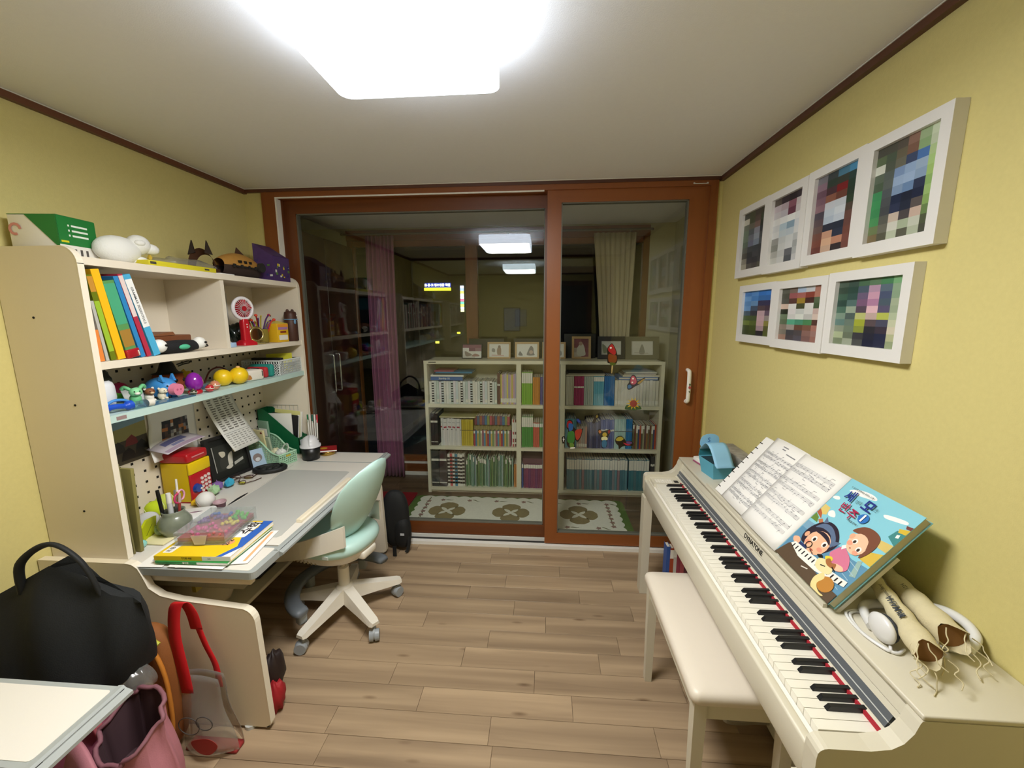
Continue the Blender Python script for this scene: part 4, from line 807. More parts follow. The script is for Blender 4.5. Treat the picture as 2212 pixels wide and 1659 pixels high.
sticker('yellow umbrella shaped sticker with a purple tail on the glass', [(B((.44, .715), (.45, .735), (.475, .742), (.495, .725), (.505, .71), (.53, .712), (.548, .7), (.545, .68), (.515, .68), (.485, .675), (.465, .658), (.46, .68), (.445, .695)), '2a2214'), (B((.444, .714), (.453, .731), (.475, .737), (.49, .723), (.47, .71)), 'a89a38'), (B((.506, .706), (.53, .708), (.543, .698), (.52, .69)), '6a4a7a'), (B((.488, .70), (.515, .692), (.535, .686), (.51, .683)), 'b83040')])
# ---------------------------------------------------------------- street outside at night
of = thing('office_block', 'dark building across the street with lit signboards', 'building', (-9, 30, -6)); M_dkb = mat('0c0d10', .9)
build('facade', MB().box(-22, 10, 29.95, 36, -6, 9), M_dkb, of, True)

def signmat(c, e): 
    return mat(c, .5, emit=e)
sg = thing('signboard', 'lit blue and yellow academy signboard across the street', 'sign', (-7.58, 29.8, 3.2))
build('sign_panel', MB().box(-8.5, -6.65, 29.75, 29.97, 3.37, 3.70), signmat('1c2f9a', 1.2), sg, True); build('yellow_strip', MB().box(-8.55, -6.65, 29.75, 29.97, 3.17, 3.36), signmat('d8d030', 2.5), sg, True)
q = MB(); text(q, '초·중·고 영수전문 학원', .2, TM((-7.58, 29.74, 3.535), PI/2), 0, .02); build('sign_lettering', q, signmat('eef2ff', 5), sg, True)
q = MB(); text(q, '031', .1, TM((-8.0, 29.74, 3.265), PI/2), 0, .0); build('sign_number', q, M_black, sg, True)
sv = thing('signboard', 'lit vertical multi-coloured signboard across the street', 'sign', (-5.83, 29.8, 1.6))
for i, c in enumerate(['d8e0ff', '8fa0ff', 'e8e060', 'e8e8d0', 'f0f0f0', 'e86080', '60c0a0', 'e0e060', 'd0f0ff', 'e8e8a0']): build('sign_segment', MB().box(-5.94, -5.72, 29.75, 29.97, 1.66+.185*(9-i), 1.66+.185*(9-i)+.16), signmat(c, 2.5), sv, True)
for i, (x, z0, z1, w) in enumerate(((-5.45, 2.2, 2.55, .12), (-5.15, 2.2, 2.5, .12), (-6.15, .1, .22, .2), (-7.75, -.6, -.45, .25))):
    solo('lit_window', MB().box(x-w/2, x+w/2, 29.8, 29.97, z0, z1), signmat(['e8e8e0', 'b8b0a0', 'e8e040', 'e0d850'][i], 2.0), ['narrow lit window right of the vertical sign', 'dim narrow window beside the lit one', 'small yellow street light under the vertical sign', 'small yellow street light under the blue sign'][i], 'light')
# ================================================================== things on the hutch and the desk
def flatbox(name, x0, x1, y0, y1, z0, z1, m, label, cat, r=.002):
    return solo(name, MB().rbox(x0, x1, y0, y1, z0, z1, r), m, label, cat)
M_clear = glass('clear_plastic', 'f6f8f8', 1.45, .05, .10); M_film = glass('plastic_film', 'f0f0ea', 1.5, .15, .12)
# ---- on top
gb = thing('tissue_carton', 'green and white carton with printed lines on top of the hutch', 'box', (-1.655, 1.345, SH1), .12)
build('carton_body', MB().rbox(-.075, .075, -.065, .065, 0, .135, .002), mat('ece8e0', .6), gb)
build('green_wrap', MB().box(.0752, .0762, -.065, .066, .045, .135).prism([(.075, .135), (-.02, .135), (.075, .03)], -.0662, -.0652, 'xz').prism([(-.075, .1355), (.075, .1355), (.075, .137), (-.075, .137)], -.065, .065, 'xz'), mat('1f7a35', .5), gb)
q = MB()
for i in range(3): q.box(.0763, .0767, -.02, .035, .105-.016*i, .111-.016*i); q.box(.0763, .0767, -.032, -.027, .105-.016*i, .111-.016*i)
for i in range(3): q.box(.0753, .0757, -.02+.02*i, -.012+.02*i, .01, .034, 1)
q.box(-.05, -.01, -.0667, -.0662, .03, .034, 1).box(-.05, -.02, -.0667, -.0662, .022, .026, 1).prism([(-.055+.02*math.cos(a), .09+.02*math.sin(a)) for a in [PI*1.6*i/10 for i in range(11)]] + [(-.055+.012*math.cos(a), .09+.012*math.sin(a)) for a in [PI*1.6*i/10 for i in range(10, -1, -1)]], -.0668, -.0662, 'xz', 2).box(.0763, .0767, -.06, -.035, .052, .058, 3)
build('carton_print', q, [mat('e8f0e4', .5), mat('55504c', .6), mat('d08a80', .6), mat('d8d020', .5)], gb)['kind'] = 'stuff'
sp = thing('sheep_figure', 'white sheep shaped lamp on top of the hutch', 'figurine', (-1.555, 1.475, SH1), -.15)
M_sheep = mat('ecece8', .7, key='sheep_white', bump=.6, bscale=160)
q = MB(); q.sph((0, -.015, .05), (.045, .075, .05), 22, 14); q.sph((.0, .05, .018), (.03, .035, .018), 14, 8); build('body', q, M_sheep, sp)
q = MB(); q.sph((.005, .055, .078), (.033, .04, .036), 16, 10); q.sph((.01, .093, .066), (.02, .032, .021), 14, 8); q.sph((-.02, .045, .085), (.012, .02, .012), 10, 6); q.sph((.03, .045, .082), (.012, .02, .012), 10, 6); build('head', q, M_sheep, sp)
build('eye', MB().sph((.03, .072, .078), (.0025, .005, .0015), 6, 4), M_black, sp)
build('beak_tag', MB().prism([(.075, .03), (.082, .045), (.09, .035), (.084, .025)], .01, .02, 'yz'), mat('c8a838', .5), sp)
yb = thing('game_carton', 'flat yellow game box at the front edge of the hutch top', 'box', (-1.51, 1.66, SH1), .0)
build('carton_body', MB().rbox(-.1, .03, -.16, .165, 0, .02, .0015), mat('d8cb2c', .5), yb); q = MB(); q.box(.0302, .0306, .1, .125, .007, .014).box(.0302, .0306, -.155, -.13, .006, .015)
build('carton_print', q, mat('4a4638', .6), yb)
def heap(cx_, cy_, cz, rx, ry, rz, seed, nu=30, nv=14, rough=.35):
    rr = random.Random(seed); ph = [(rr.uniform(2, 7), rr.uniform(2, 7), rr.uniform(0, 6), rr.uniform(.3, 1)) for _ in range(7)]
    def f(d): return 1+rough*sum(a*math.sin(k*d.x*2+l*d.y*2+m_+3*d.z) for k, l, m_, a in ph)/5
    q_ = MB(); q_.sph((cx_, cy_, cz), (rx, ry, rz), nu, nv, 0, f); return q_
def drape(q_, zmin):
    q_.v = [Vector((v.x, v.y, max(v.z, zmin))) for v in q_.v]; return q_
solo('plastic_bag', drape(heap(-1.57, 1.745, SH1+.026, .085, .15, .03, 3, rough=.3), SH1+.0215), M_film, 'crumpled clear plastic bag lying behind the yellow game box', 'bag')
solo('paper_card', MB().rbox(-1.56, -1.475, 1.84, 1.93, SH1, SH1+.004, .001), M_paper, 'white card beside the yellow game box on the hutch top', 'card')
# paper craft helmet and turtle ship
hc = thing('papercraft_mask', 'dark brown papercraft mask with pointed ears on the hutch top', 'papercraft', (-1.60, 1.90, SH1), .3)
M_cr = mat('5a3a28', .6, noise=.2, nscale=60); M_cro = mat('b0803a', .6, noise=.12, nscale=50)
build('shell', MB().grid(lambda u, v: (.055*math.cos(PI*u)*(1-.2*v), .05*v-.025, .03+.09*math.sin(PI*u)*(1-.25*v)), 14, 6).box(-.055, .055, -.025, .03, 0, .03), M_cr, hc)
for s_ in (-1, 1): build('ear', MB().prism([(s_*.02, .1), (s_*.03, .155), (s_*.05, .09)], -.025, -.015, 'xz'), mat('2a1c16', .7), hc)
ts = thing('papercraft_ship', 'ochre papercraft turtle ship with dark trim on the hutch top', 'papercraft', (-1.55, 2.06, SH1), 0)
def hullp(u, v):
    y = -.13+.26*u; w = .055*math.sin(PI*(.12+.76*u))**.6; a = PI*v
    return (w*math.cos(a), y, .055+.065*math.sin(a)*math.sin(PI*(.1+.8*u))**.7)
build('roof_shell', MB().grid(hullp, 18, 12), M_cro, ts)
build('hull', MB().grid(lambda u, v: (.055*math.sin(PI*(.12+.76*u))**.6*math.cos(PI+PI*v)*(.95), -.13+.26*u, .055-.05*math.sin(PI*v)), 18, 8), mat('3a2a24', .7), ts)
for i in range(3): build('port', MB().box(.046, .0575, -.06+.035*i, -.045+.035*i, .068, .08), M_black, ts)
q = MB()
for i in range(8): q.box(.05, .0565, -.1+.025*i, -.086+.025*i, .045, .06-.006*(i % 2))
build('deck_trim', q, mat('22201e', .7), ts); build('bow_ring', MB().cyl((.045, .1, .06), (.062, .1, .06), .024, n=14), mat('2a2826', .6), ts); build('mast', MB().prism([(-.02, .1), (.1, .085), (.0, .15)], -.002, .002, 'yz'), mat('4a3020', .7), ts)
pu = thing('candy_carton', 'purple printed carton with a slanted open lid on the hutch top', 'box', (-1.525, 2.30, SH1), .0); M_pu = mat('4a3068', .5, noise=.25, nscale=50)
build('carton_body', MB().box(-.06, .05, -.07, .075, 0, .1), M_pu, pu); build('slanted_lid', MB().prism([(-.06, .1), (.05, .1), (.05, .13), (-.06, .2)], -.07, .075, 'xz').box(-.05, .051, -.06, .065, .131, .133), M_pu, pu)
q = MB(); rr = random.Random(5)
for i in range(16):
    y = rr.uniform(-.06, .06); z_ = rr.uniform(.01, .085); s_ = rr.uniform(.006, .012); q.box(.0502, .0512+.0003*i, y, y+s_, z_, z_+s_*1.3, i % 4)
for i in range(6):
    x = rr.uniform(-.05, .03); z_ = rr.uniform(.02, .14); q.box(x, x+.014, -.0712-.0002*i, -.0702, z_, z_+.01, (i+1) % 4)
build('carton_print', q, [mat('d8c030', .5), mat('30306a', .5), mat('d8d8d0', .5), mat('587a3a', .5)], pu)['kind'] = 'stuff'
# ---- shelf with leaning books
def lbook(y0, th, h, d, lean, m, label, bands=(), front=HF-.012, name='book', pages=True, cat='book', extra=None):
    t = thing(name, label, cat, (front, y0, SH2+.0008), rot=(lean, 0, 0)); c = min(.002, th*.2)
    build('cover', MB().box(-d, 0, -th, -th+c, 0, h).box(-d, 0, -c, 0, 0, h).box(-.002, 0, -th+c, -c, 0, h), m, t)
    if pages: build('pages', MB().box(-d+.003, -.002, -th+c, -c, .003, h-.003), M_pages, t)
    for k, (z0, z1, mm) in enumerate(bands): build('spine_band', MB().box(0, .0006, -th+.0005, -.0005, z0, z1), mm, t)
    if extra: extra(t, th, h)
    return t
M_sp = mat('9fc23a', .25, coat=.6)
lbook(1.284, .018, .105, .2, .06, mat('e8873a', .5), 'short orange book at the near end of the leaning row')
lbook(1.2985, .010, .2, .21, .10, mat('b9b8b0', .5), 'grey and white booklet beside the short orange book')
lbook(1.323, .018, .285, .22, .13, mat('6d7a1c', .25, coat=.6), 'glossy olive green folder leaning against the yellow book', [(.03, .2, M_sp), (.23, .28, mat('c8903a', .3))], pages=False, name='folder', cat='folder')
lbook(1.355, .027, .305, .22, .145, mat('f0b81a', .45), 'thick yellow book in the leaning row on the hutch', [(.0, .305, mat('f4bd1a', .45))])
def clipx(t, th, h): build('red_clip', MB().rbox(-.06, .008, -th-.004, .004, -.0005, .03, .004), mat('a81c28', .25, coat=.6), t); build('clip_ring', MB().tube([(.009+.001*math.cos(a), -.004+.0*a, .012+.01*math.sin(a)) for a in [2*PI*i/10 for i in range(10)]], .0015, 5, closed=True), M_white, t)
lbook(1.403, .040, .27, .22, .18, mat('5f9a5a', .25, coat=.6), 'clear green file holder with a red clip at its foot', [(.04, .1, mat('a8803a', .3)), (.12, .26, mat('4faa80', .3))], pages=False, name='file_holder', cat='folder', extra=clipx)
lbook(1.429, .017, .29, .22, .2, mat('2f86c4', .5, noise=.15, nscale=300), 'blue dotted folder between the clip holder and the red book', name='folder', cat='folder')
lbook(1.453, .017, .30, .22, .22, mat('b8304a', .5), 'red book with a pale pink upper spine', [(.15, .295, mat('e8d4d0', .6))])
def wl(t, th, h):
    q_ = MB(); text(q_, 'GRAMMAR 3ESSENTIALS', .0125, Matrix.Translation((.0009, -th/2, .19)) @ Matrix(((0,0,1,0), (0,1,0,0), (-1,0,0,0), (0,0,0,1))), 0, .02); build('spine_lettering', q_, mat('55585c', .6), t)
lbook(1.49, .027, .302, .22, .25, mat('4fb0dc', .45), 'white and light blue grammar book at the front of the leaning row', [(.11, .285, mat('f4f4f2', .5))], extra=wl)
lbook(1.502, .009, .2, .2, .25, mat('40506e', .5), 'thin slate blue book leaning behind the grammar book', front=HF-.05)
bw_ = thing('leather_case', 'brown leather case with a folded flap behind the black plush', 'case', (-1.60, 1.60, SH2), .05)
build('case_body', MB().rbox(-.06, .06, -.115, .115, 0, .07, .004), mat('7a4628', .5, noise=.1), bw_); build('case_flap', MB().prism([(-.115, .07), (.02, .085), (.03, .072), (-.1, .068)], -.06, .062, 'yz'), mat('8a5636', .5), bw_)
pg = thing('plush_pencil_case', 'black plush pencil case with two white eyes and a green beak', 'pencil case', (-1.505, 1.60, SH2), 0)
build('body', MB().sph((0, 0, .024), (.032, .135, .026), 26, 12), mat('17171a', .9, bump=.4, bscale=300), pg)
for s_ in (-1, 1):
    e = build('eye', MB().sph((.012, s_*.095, .032), (.024, .027, .026), 18, 12), mat('eeeeea', .6), pg); build('pupil', MB().sph((.033, s_*.095+.008, .034), (.004, .012, .005), 10, 6), M_black, e)
build('beak', MB().sph((.028, 0, .022), (.012, .028, .011), 14, 8), mat('4fb890', .7), pg); build('loop', MB().tube([(0, .13, .02), (.0, .15, .022), (0, .155, .015), (0, .135, .013)], .003, 6), M_black, pg)
# ---- right compartment of that shelf
fr = thing('framed_photo', 'white photo frame standing at the back behind the red fan', 'photo frame', (-1.735, 2.03, SH2+.0), 0)
build('frame', MB().box(-.004, .008, -.15, -.125, 0, .27).box(-.004, .008, .125, .15, 0, .27).box(-.004, .008, -.125, .125, 0, .025).box(-.004, .008, -.125, .125, .245, .27).box(-.004, -.002, -.125, .125, .025, .245), mat('d8d6ce', .5), fr)
q = MB()
for j, row in enumerate(['8a8a80 9a9a8c 7a8070 6a6a60', '7a7a6c b0a898 c04a3a 8a8a7c', '6a6458 c8b8a8 a09080 7a7468', 'b8a8a0 b0a098 a89890 988a80']):
    for i, c in enumerate(row.split()): q.face([(-.0015, -.125+.0625*i, .19-.055*j), (-.0015, -.0625+.0625*i, .19-.055*j), (-.0015, -.0625+.0625*i, .245-.055*j), (-.0015, -.125+.0625*i, .245-.055*j)], 0, c)
build('photo', q, M_print, fr)
def fan(loc, rz, cm, rm, bm_, label, r=.052, low=False):
    t = thing('handheld_fan', label, 'fan', loc, rz); hz = .185
    build('handle', loft2(MB(), [[(x, y, z_) for x, y in rrect(-a, a, -b, b, .008, 4)] for a, b, z_ in ((.018, .02, .018), (.016, .018, .06), (.017, .019, .115), (.014, .015, .132))]), bm_, t)
    build('base', loft2(MB(), [[(x, y, z_) for x, y in rrect(-a, a, -b, b, .01, 4)] for a, b, z_ in ((.035, .04, 0), (.035, .04, .012), (.022, .024, .026))]), bm_, t)
    h = build('head_ring', MB().tube([(0, r*math.cos(a), hz+r*math.sin(a)) for a in [2*PI*i/28 for i in range(28)]], .009, 8, closed=True), rm, t)
    g = MB()
    for i in range(26): a = 2*PI*i/26; g.tube([(.009, .012*math.cos(a), hz+.012*math.sin(a)), (.011, r*.55*math.cos(a), hz+r*.55*math.sin(a)), (.006, r*.97*math.cos(a), hz+r*.97*math.sin(a))], .0009, 4)
    build('grille', g, rm, h)['kind'] = 'stuff'
    build('grille_hub', MB().cyl((.006, 0, hz), (.013, 0, hz), .013, n=16), cm, h)
    for i in range(5):
        a = 2*PI*i/5; b_ = MB(); b_.grid(lambda u, v: (.002-.012*(v-.5), (.01+(r-.016)*u)*math.cos(a+.9*(v-.5)+.5*u), hz+(.01+(r-.016)*u)*math.sin(a+.9*(v-.5)+.5*u)), 4, 4); build('blade', b_, cm, h)
    build('back_cover', MB().cyl((-.012, 0, hz), (-.009, 0, hz), r-.004, n=24), cm, h)
    q_ = MB()
    for z_ in (.092, .105): build('button', MB().cyl((.016, 0, z_), (.0195, 0, z_), .003, n=8), M_white, t)
    return t
M_red = mat('c01626', .35, coat=.4)
fan((-1.525, 2.025, SH2), -.25, mat('b01828', .4), mat('e8e4e8', .4), M_red, 'red handheld fan with a white ring standing on the shelf')
fan((-1.56, 1.914, SH2), .3, mat('e8e6da', .4), mat('ecead8', .4), mat('e4e0d2', .4), 'cream handheld fan half hidden by the divider', r=.046)
solo('blue_block', MB().rbox(-1.515, -1.48, 1.86, 1.90, SH2, SH2+.022, .003), mat('a8c4e4', .5), 'pale blue plastic block at the foot of the cream fan', 'block')
solo('plastic_bag', drape(heap(-1.635, 2.10, SH2+.05, .05, .055, .06, 9, rough=.45), SH2+.0005), mat('16211c', .25, coat=.6), 'crumpled dark green plastic bag behind the mirror', 'bag')
mi = thing('table_mirror', 'small gold rimmed table mirror on the shelf', 'mirror', (-1.515, 2.10, SH2), -.35); M_gold = mat('d8c98a', .2, .9)
build('rim', MB().tube([(-.006, .036*math.cos(a), .052+.036*math.sin(a)) for a in [2*PI*i/24 for i in range(24)]], .006, 8, closed=True), M_gold, mi); build('mirror_glass', MB().cyl((-.008, 0, .052), (-.004, 0, .052), .034, n=24), mat('c8c8c4', .05, 1.), mi); build('foot', MB().rbox(-.02, .02, -.045, .035, 0, .012, .005), M_gold, mi); build('bow', MB().sph((.0, -.045, .02), (.008, .014, .016), 10, 6), mat('d8d4b8', .2, .8), mi)
tc_ = thing('straw_tin', 'round tin full of coloured straws and flower picks', 'tin', (-1.56, 2.185, SH2), 0)
build('tin_body', MB().lathe([(.0, .001), (.04, .001), (.042, .01), (.042, .075), (.039, .077), (.038, .01), (0, .008)], n=20), mat('8a7a30', .4), tc_)
for i in range(14):
    a = rnd.uniform(0, 2*PI); r_ = rnd.uniform(.005, .03); e = Vector((.055*math.cos(a)+rnd.uniform(-.01, .03), .07*math.sin(a), .11+rnd.uniform(0, .045))); p0 = Vector((r_*math.cos(a), r_*math.sin(a), .02))
    c = ['d03a2a', '5a2a7a', '88b040', 'e07028', '7a3a8a', 'c8b838'][i % 6]; s_ = build('straw', MB().tube(spline([p0, p0.lerp(e, .55)+Vector((0, 0, .025)), e], 4), .0035, 6), mat(c, .4), tc_)
    if i % 2 == 0: build('pick_head', MB().sph(e, (.009, .009, .007), 8, 6), mat('e04830', .4), s_)
yk = thing('snack_carton', 'yellow and orange snack carton with an open lid next to the bear tumbler', 'box', (-1.512, 2.268, SH2), -.12)
build('carton_body', MB().rbox(-.035, .035, -.042, .042, 0, .105, .002), mat('e2b420', .5), yk); build('lid_flap', MB().prism([(.035, .104), (-.03, .118), (-.03, .116), (.035, .102)], -.04, .04, 'xz'), mat('e8d050', .5), yk)
build('carton_print', MB().box(.0352, .036, -.033, .033, .012, .04, 0).box(.0352, .0362, -.036, .036, .07, .084, 1).box(.0352, .0364, -.022, .022, .052, .062, 2).box(.0352, .0358, -.041, .041, .085, .1, 3), [mat('e8e4dc', .5), mat('a878a8', .5), mat('8a2f22', .5), mat('e89a30', .5)], yk)['kind'] = 'stuff'
bt = thing('bear_tumbler', 'brown tumbler with bear ears and a blue strap on the shelf', 'tumbler', (-1.495, 2.372, SH2), .0); M_br = mat('4a2c22', .5)
build('bottle', MB().lathe([(0, 0), (.034, 0), (.036, .004), (.036, .118), (.035, .122)], n=24), M_br, bt); build('cap', MB().lathe([(.035, .124), (.0345, .15), (.031, .168), (.02, .174), (0, .175)], n=24), M_br, bt)
for s_ in (-1, 1): build('ear', MB().sph((0, s_*.024, .176), (.008, .01, .01), 10, 8), M_br, bt)
sr = build('strap', MB().tube([(.0365*math.cos(a), .0365*math.sin(a), .126) for a in [2*PI*i/24 for i in range(24)]], .003, 6, closed=True), mat('6f9ac0', .5), bt); build('strap_tab', MB().sph((.035, -.014, .112), (.006, .009, .014), 10, 8), mat('6f9ac0', .5), sr); build('face_print', MB().box(.0335, .0352, .005, .018, .144, .152), M_white, bt)
# ---- mint shelf
zb = SH3+.0002
vs_ = thing('flower_vase', 'white ribbed vase with dark foliage at the near end of the mint shelf', 'vase', (-1.565, 1.32, zb))
build('vase_body', MB().lathe([(0, 0), (.03, 0), (.038, .01), (.046, .05), (.044, .09), (.036, .112), (.033, .11), (.04, .088), (0, .02)], n=24), mat('e4e6ea', .5), vs_); build('foliage', heap(0, 0, .118, .034, .034, .03, 4, 18, 10, .5), mat('22271c', .8), vs_)
wm_ = thing('watermelon_toy', 'green and pink watermelon slice toy behind the little animal figures', 'toy', (-1.69, 1.50, zb), .3)
build('rind', MB().sph((0, 0, .034), (.03, .045, .034), 18, 12), mat('6abf3a', .5), wm_); build('flesh', MB().sph((.008, -.008, .05), (.026, .034, .026), 18, 12), mat('c41a5c', .5), wm_)
def critter(loc, rz, m, mh, label, ear='long', s_=1., cat='figurine', name='animal_figure', snout=None):
    t = thing(name, label, cat, loc, rz)
    build('body', MB().sph((0, 0, .018*s_), (.018*s_, .016*s_, .019*s_), 14, 10), m, t); h = build('head', MB().sph((.01*s_, 0, .042*s_), (.017*s_, .018*s_, .015*s_), 14, 10), mh, t)
    for k in (-1, 1):
        if ear == 'long': build('ear', MB().tube(spline([(.004*s_, k*.012*s_, .05*s_), (-.004*s_, k*.024*s_, .06*s_), (-.01*s_, k*.03*s_, .052*s_)], 4), .006*s_, 6), m, h)
        else: build('ear', MB().sph((.004*s_, k*.014*s_, .054*s_), (.004*s_, .006*s_, .006*s_), 8, 6), m, h)
        build('eye', MB().sph((.0255*s_, k*.007*s_, .045*s_), .0022*s_, 6, 4), M_black, h)
        build('paw', MB().sph((.014*s_, k*.01*s_, .006*s_), (.009*s_, .006*s_, .006*s_), 8, 6), m, t)
    if snout: build('snout', MB().sph((.026*s_, 0, .038*s_), (.006*s_, .008*s_, .005*s_), 8, 6), snout, h)
    return t
critter((-1.565, 1.448, zb), -.5, mat('74c88c', .5), mat('8fdca0', .5), 'mint green long-eared animal figure on the mint shelf', 'long', 1.15, snout=M_white)
critter((-1.56, 1.498, zb), -.3, mat('e8e2d8', .6), mat('8a5230', .6), 'brown-headed puppy figure beside the green animal', 'round', .95, snout=mat('d8b890', .6))
critter((-1.545, 1.538, zb), -.1, mat('e4dcc4', .6), mat('e8e0c8', .6), 'cream puppy figure in front of the blue pig', 'round', .85, snout=mat('d8ccb0', .6))
solo('paper_card', MB().prism([(1.47, 0), (1.55, 0), (1.535, .055), (1.455, .05)], -1.632, -1.63, 'yz'), M_paper, 'white paper card standing behind the animal figures', 'card', None, (0, 0, zb))
solo('dark_pouch', drape(heap(-1.69, 1.42, zb+.02, .035, .05, .024, 12, 20, 10, .3), zb), mat('3a2622', .8), 'dark brown pouch behind the vase and figures', 'pouch')
pb_ = thing('piggy_bank', 'blue piggy bank with a pink snout on the mint shelf', 'piggy bank', (-1.575, 1.57, zb), .0); M_pb = mat('3f8fd4', .4); M_pk = mat('f08aa8', .45)
build('body', MB().sph((0, 0, .045), (.062, .044, .042), 24, 14), M_pb, pb_)
for k in (-1, 1): build('ear', MB().prism([(.02, .078), (.03, .1), (.042, .07)], k*.026-.005, k*.026+.005, 'xz'), M_pb, pb_); build('eye', MB().sph((.05, k*.022, .054), .004, 8, 6), M_black, pb_)
for a, b in ((.03, .022), (.03, -.022), (-.03, .022), (-.03, -.022)): build('leg', MB().cyl((a, b, 0), (a, b, .022), .011, .014, 12), M_pb, pb_)
sn = build('snout', MB().cyl((.052, 0, .038), (.078, 0, .036), .025, .024, 20), M_pk, pb_)
for k in (-1, 1): build('nostril', MB().cyl((.0775, k*.008, .037), (.0787, k*.008, .037), .0045, n=8), mat('c85a80', .5), sn)
pw = thing('pumpkin_pot', 'orange jack-o-lantern pot with a black witch hat', 'pot', (-1.665, 1.70, zb)); M_po = mat('a8502a', .6)
build('pot', MB().lathe([(0, 0), (.04, 0), (.055, .03), (.058, .06), (.052, .085), (.0, .088)], n=22), M_po, pw)
for y, z_ in ((.02, .055), (-.02, .055), (0, .025)): build('carved_hole', MB().sph((.054, y, z_), (.006, .01, .008), 8, 6), M_black, pw)
build('witch_hat', MB().lathe([(.058, .085), (.04, .09), (.034, .1), (.026, .125), (.015, .143), (0, .148)], n=20), mat('1a1c20', .45, bump=.5, bscale=80), pw); build('hat_loop', MB().tube(spline([(.02, .03, .12), (.03, .06, .128), (.03, .085, .13), (.03, .087, .122), (.03, .06, .12), (.02, .035, .112)], 4), .003, 6), M_black, pw)
eg = thing('plastic_egg', 'shiny purple egg on a red stand on the mint shelf', 'toy egg', (-1.52, 1.672, zb))
build('egg', MB().lathe([(.0, .01), (.018, .013), (.03, .03), (.034, .048), (.03, .068), (.02, .084), (.01, .091), (0, .093)], n=22), mat('8a1fa0', .2, coat=.6), eg); build('stand', MB().lathe([(0, 0), (.026, 0), (.027, .012), (.02, .016), (0, .016)], n=18), M_red, eg)
for lx, ly, r_, c, lb in ((-1.482, 1.708, .017, 'c03038', 'small red and white glass ornament ball on the mint shelf'), (-1.497, 1.755, .022, 'd08a68', 'clear glass ornament with an orange base on the mint shelf'), (-1.492, 1.632, .013, '4a4a3a', 'tiny gold and black bell between pig and egg'), (-1.60, 1.66, .018, '3a322c', 'dark bronze ornament behind the purple egg')):
    t = thing('ornament', lb, 'ornament', (lx, ly, zb)); build('ball', MB().sph((0, 0, r_), r_, 16, 10), mat(c, .12, coat=1.), t); build('cap', MB().cyl((0, 0, 2*r_-.001), (0, 0, 2*r_+.003), r_*.3, n=8), M_gold, t); build('band', MB().tube([(r_*1.005*math.cos(a), r_*1.005*math.sin(a), r_) for a in [2*PI*i/16 for i in range(16)]], r_*.12, 5, closed=True), mat('e0dcc8', .3), t)
flatbox('toy_car', -1.575, -1.545, 1.765, 1.80, zb, zb+.02, mat('5a6a8a', .4), 'tiny blue-grey toy car behind the glass ornament', 'toy', .006)
M_yb = mat('f0c814', .4, coat=.3)
for lx, ly, r_, lb, bump_ in ((-1.545, 1.868, .04, 'yellow rubber ball nearer the glass ornament', 0), (-1.51, 1.927, .042, 'yellow rubber ball with a knob on top beside the cloth pencil case', 1)):
    t = thing('rubber_ball', lb, 'ball', (lx, ly, zb)); build('ball', MB().sph((0, 0, r_), r_, 24, 16), M_yb, t)
    if bump_: build('knob', MB().cyl((0, 0, 2*r_-.003), (0, 0, 2*r_+.005), .01, .008, 12), mat('e8b878', .5), t)
solo('charm_cord', MB().tube(spline([(-1.69, 1.92, zb+.005), (-1.68, 1.95, zb+.06), (-1.66, 1.99, zb+.075), (-1.64, 2.02, zb+.05), (-1.63, 2.04, zb+.006)], 6), .004, 6), mat('6a2a2a', .6), 'dark red cord arching behind the yellow balls', 'cord')
solo('yellow_doll', drape(heap(-1.68, 1.80, zb+.04, .03, .04, .045, 21, 20, 12, .25), zb), mat('c8a82a', .8), 'plain yellow soft lump behind the purple egg', 'toy')
pc = thing('pencil_case', 'white cloth pencil case with a brown patch and dark zip', 'pencil case', (-1.545, 2.03, zb), -.25); build('pouch', MB().rbox(-.045, .045, -.07, .065, 0, .055, .012, 3), mat('e6dfd2', .8, bump=.3), pc); build('zip', MB().tube([(-.04, .05, .05), (-.02, .052, .0575), (.02, .053, .0565), (.046, .052, .045), (.047, .052, .02)], .0025, 5), mat('3a2a2a', .6), pc); build('patch', MB().prism(blob([(-.05, .012), (-.04, .03), (-.02, .032), (-.01, .015), (-.02, .008)], 4), .0452, .0462, 'yz'), mat('b87a3a', .7), pc)
solo('zip_pouch', MB().rbox(-1.62, -1.508, 2.125, 2.155, zb, zb+.058, .012, 3), mat('b82a30', .7, bump=.3), 'red zip pouch between white pencil case and teal pouch', 'pouch')
solo('zip_pouch', MB().rbox(-1.63, -1.496, 2.157, 2.19, zb, zb+.07, .014, 3), mat('1f8a80', .7, bump=.3), 'teal zip pouch beside the white basket', 'pouch')
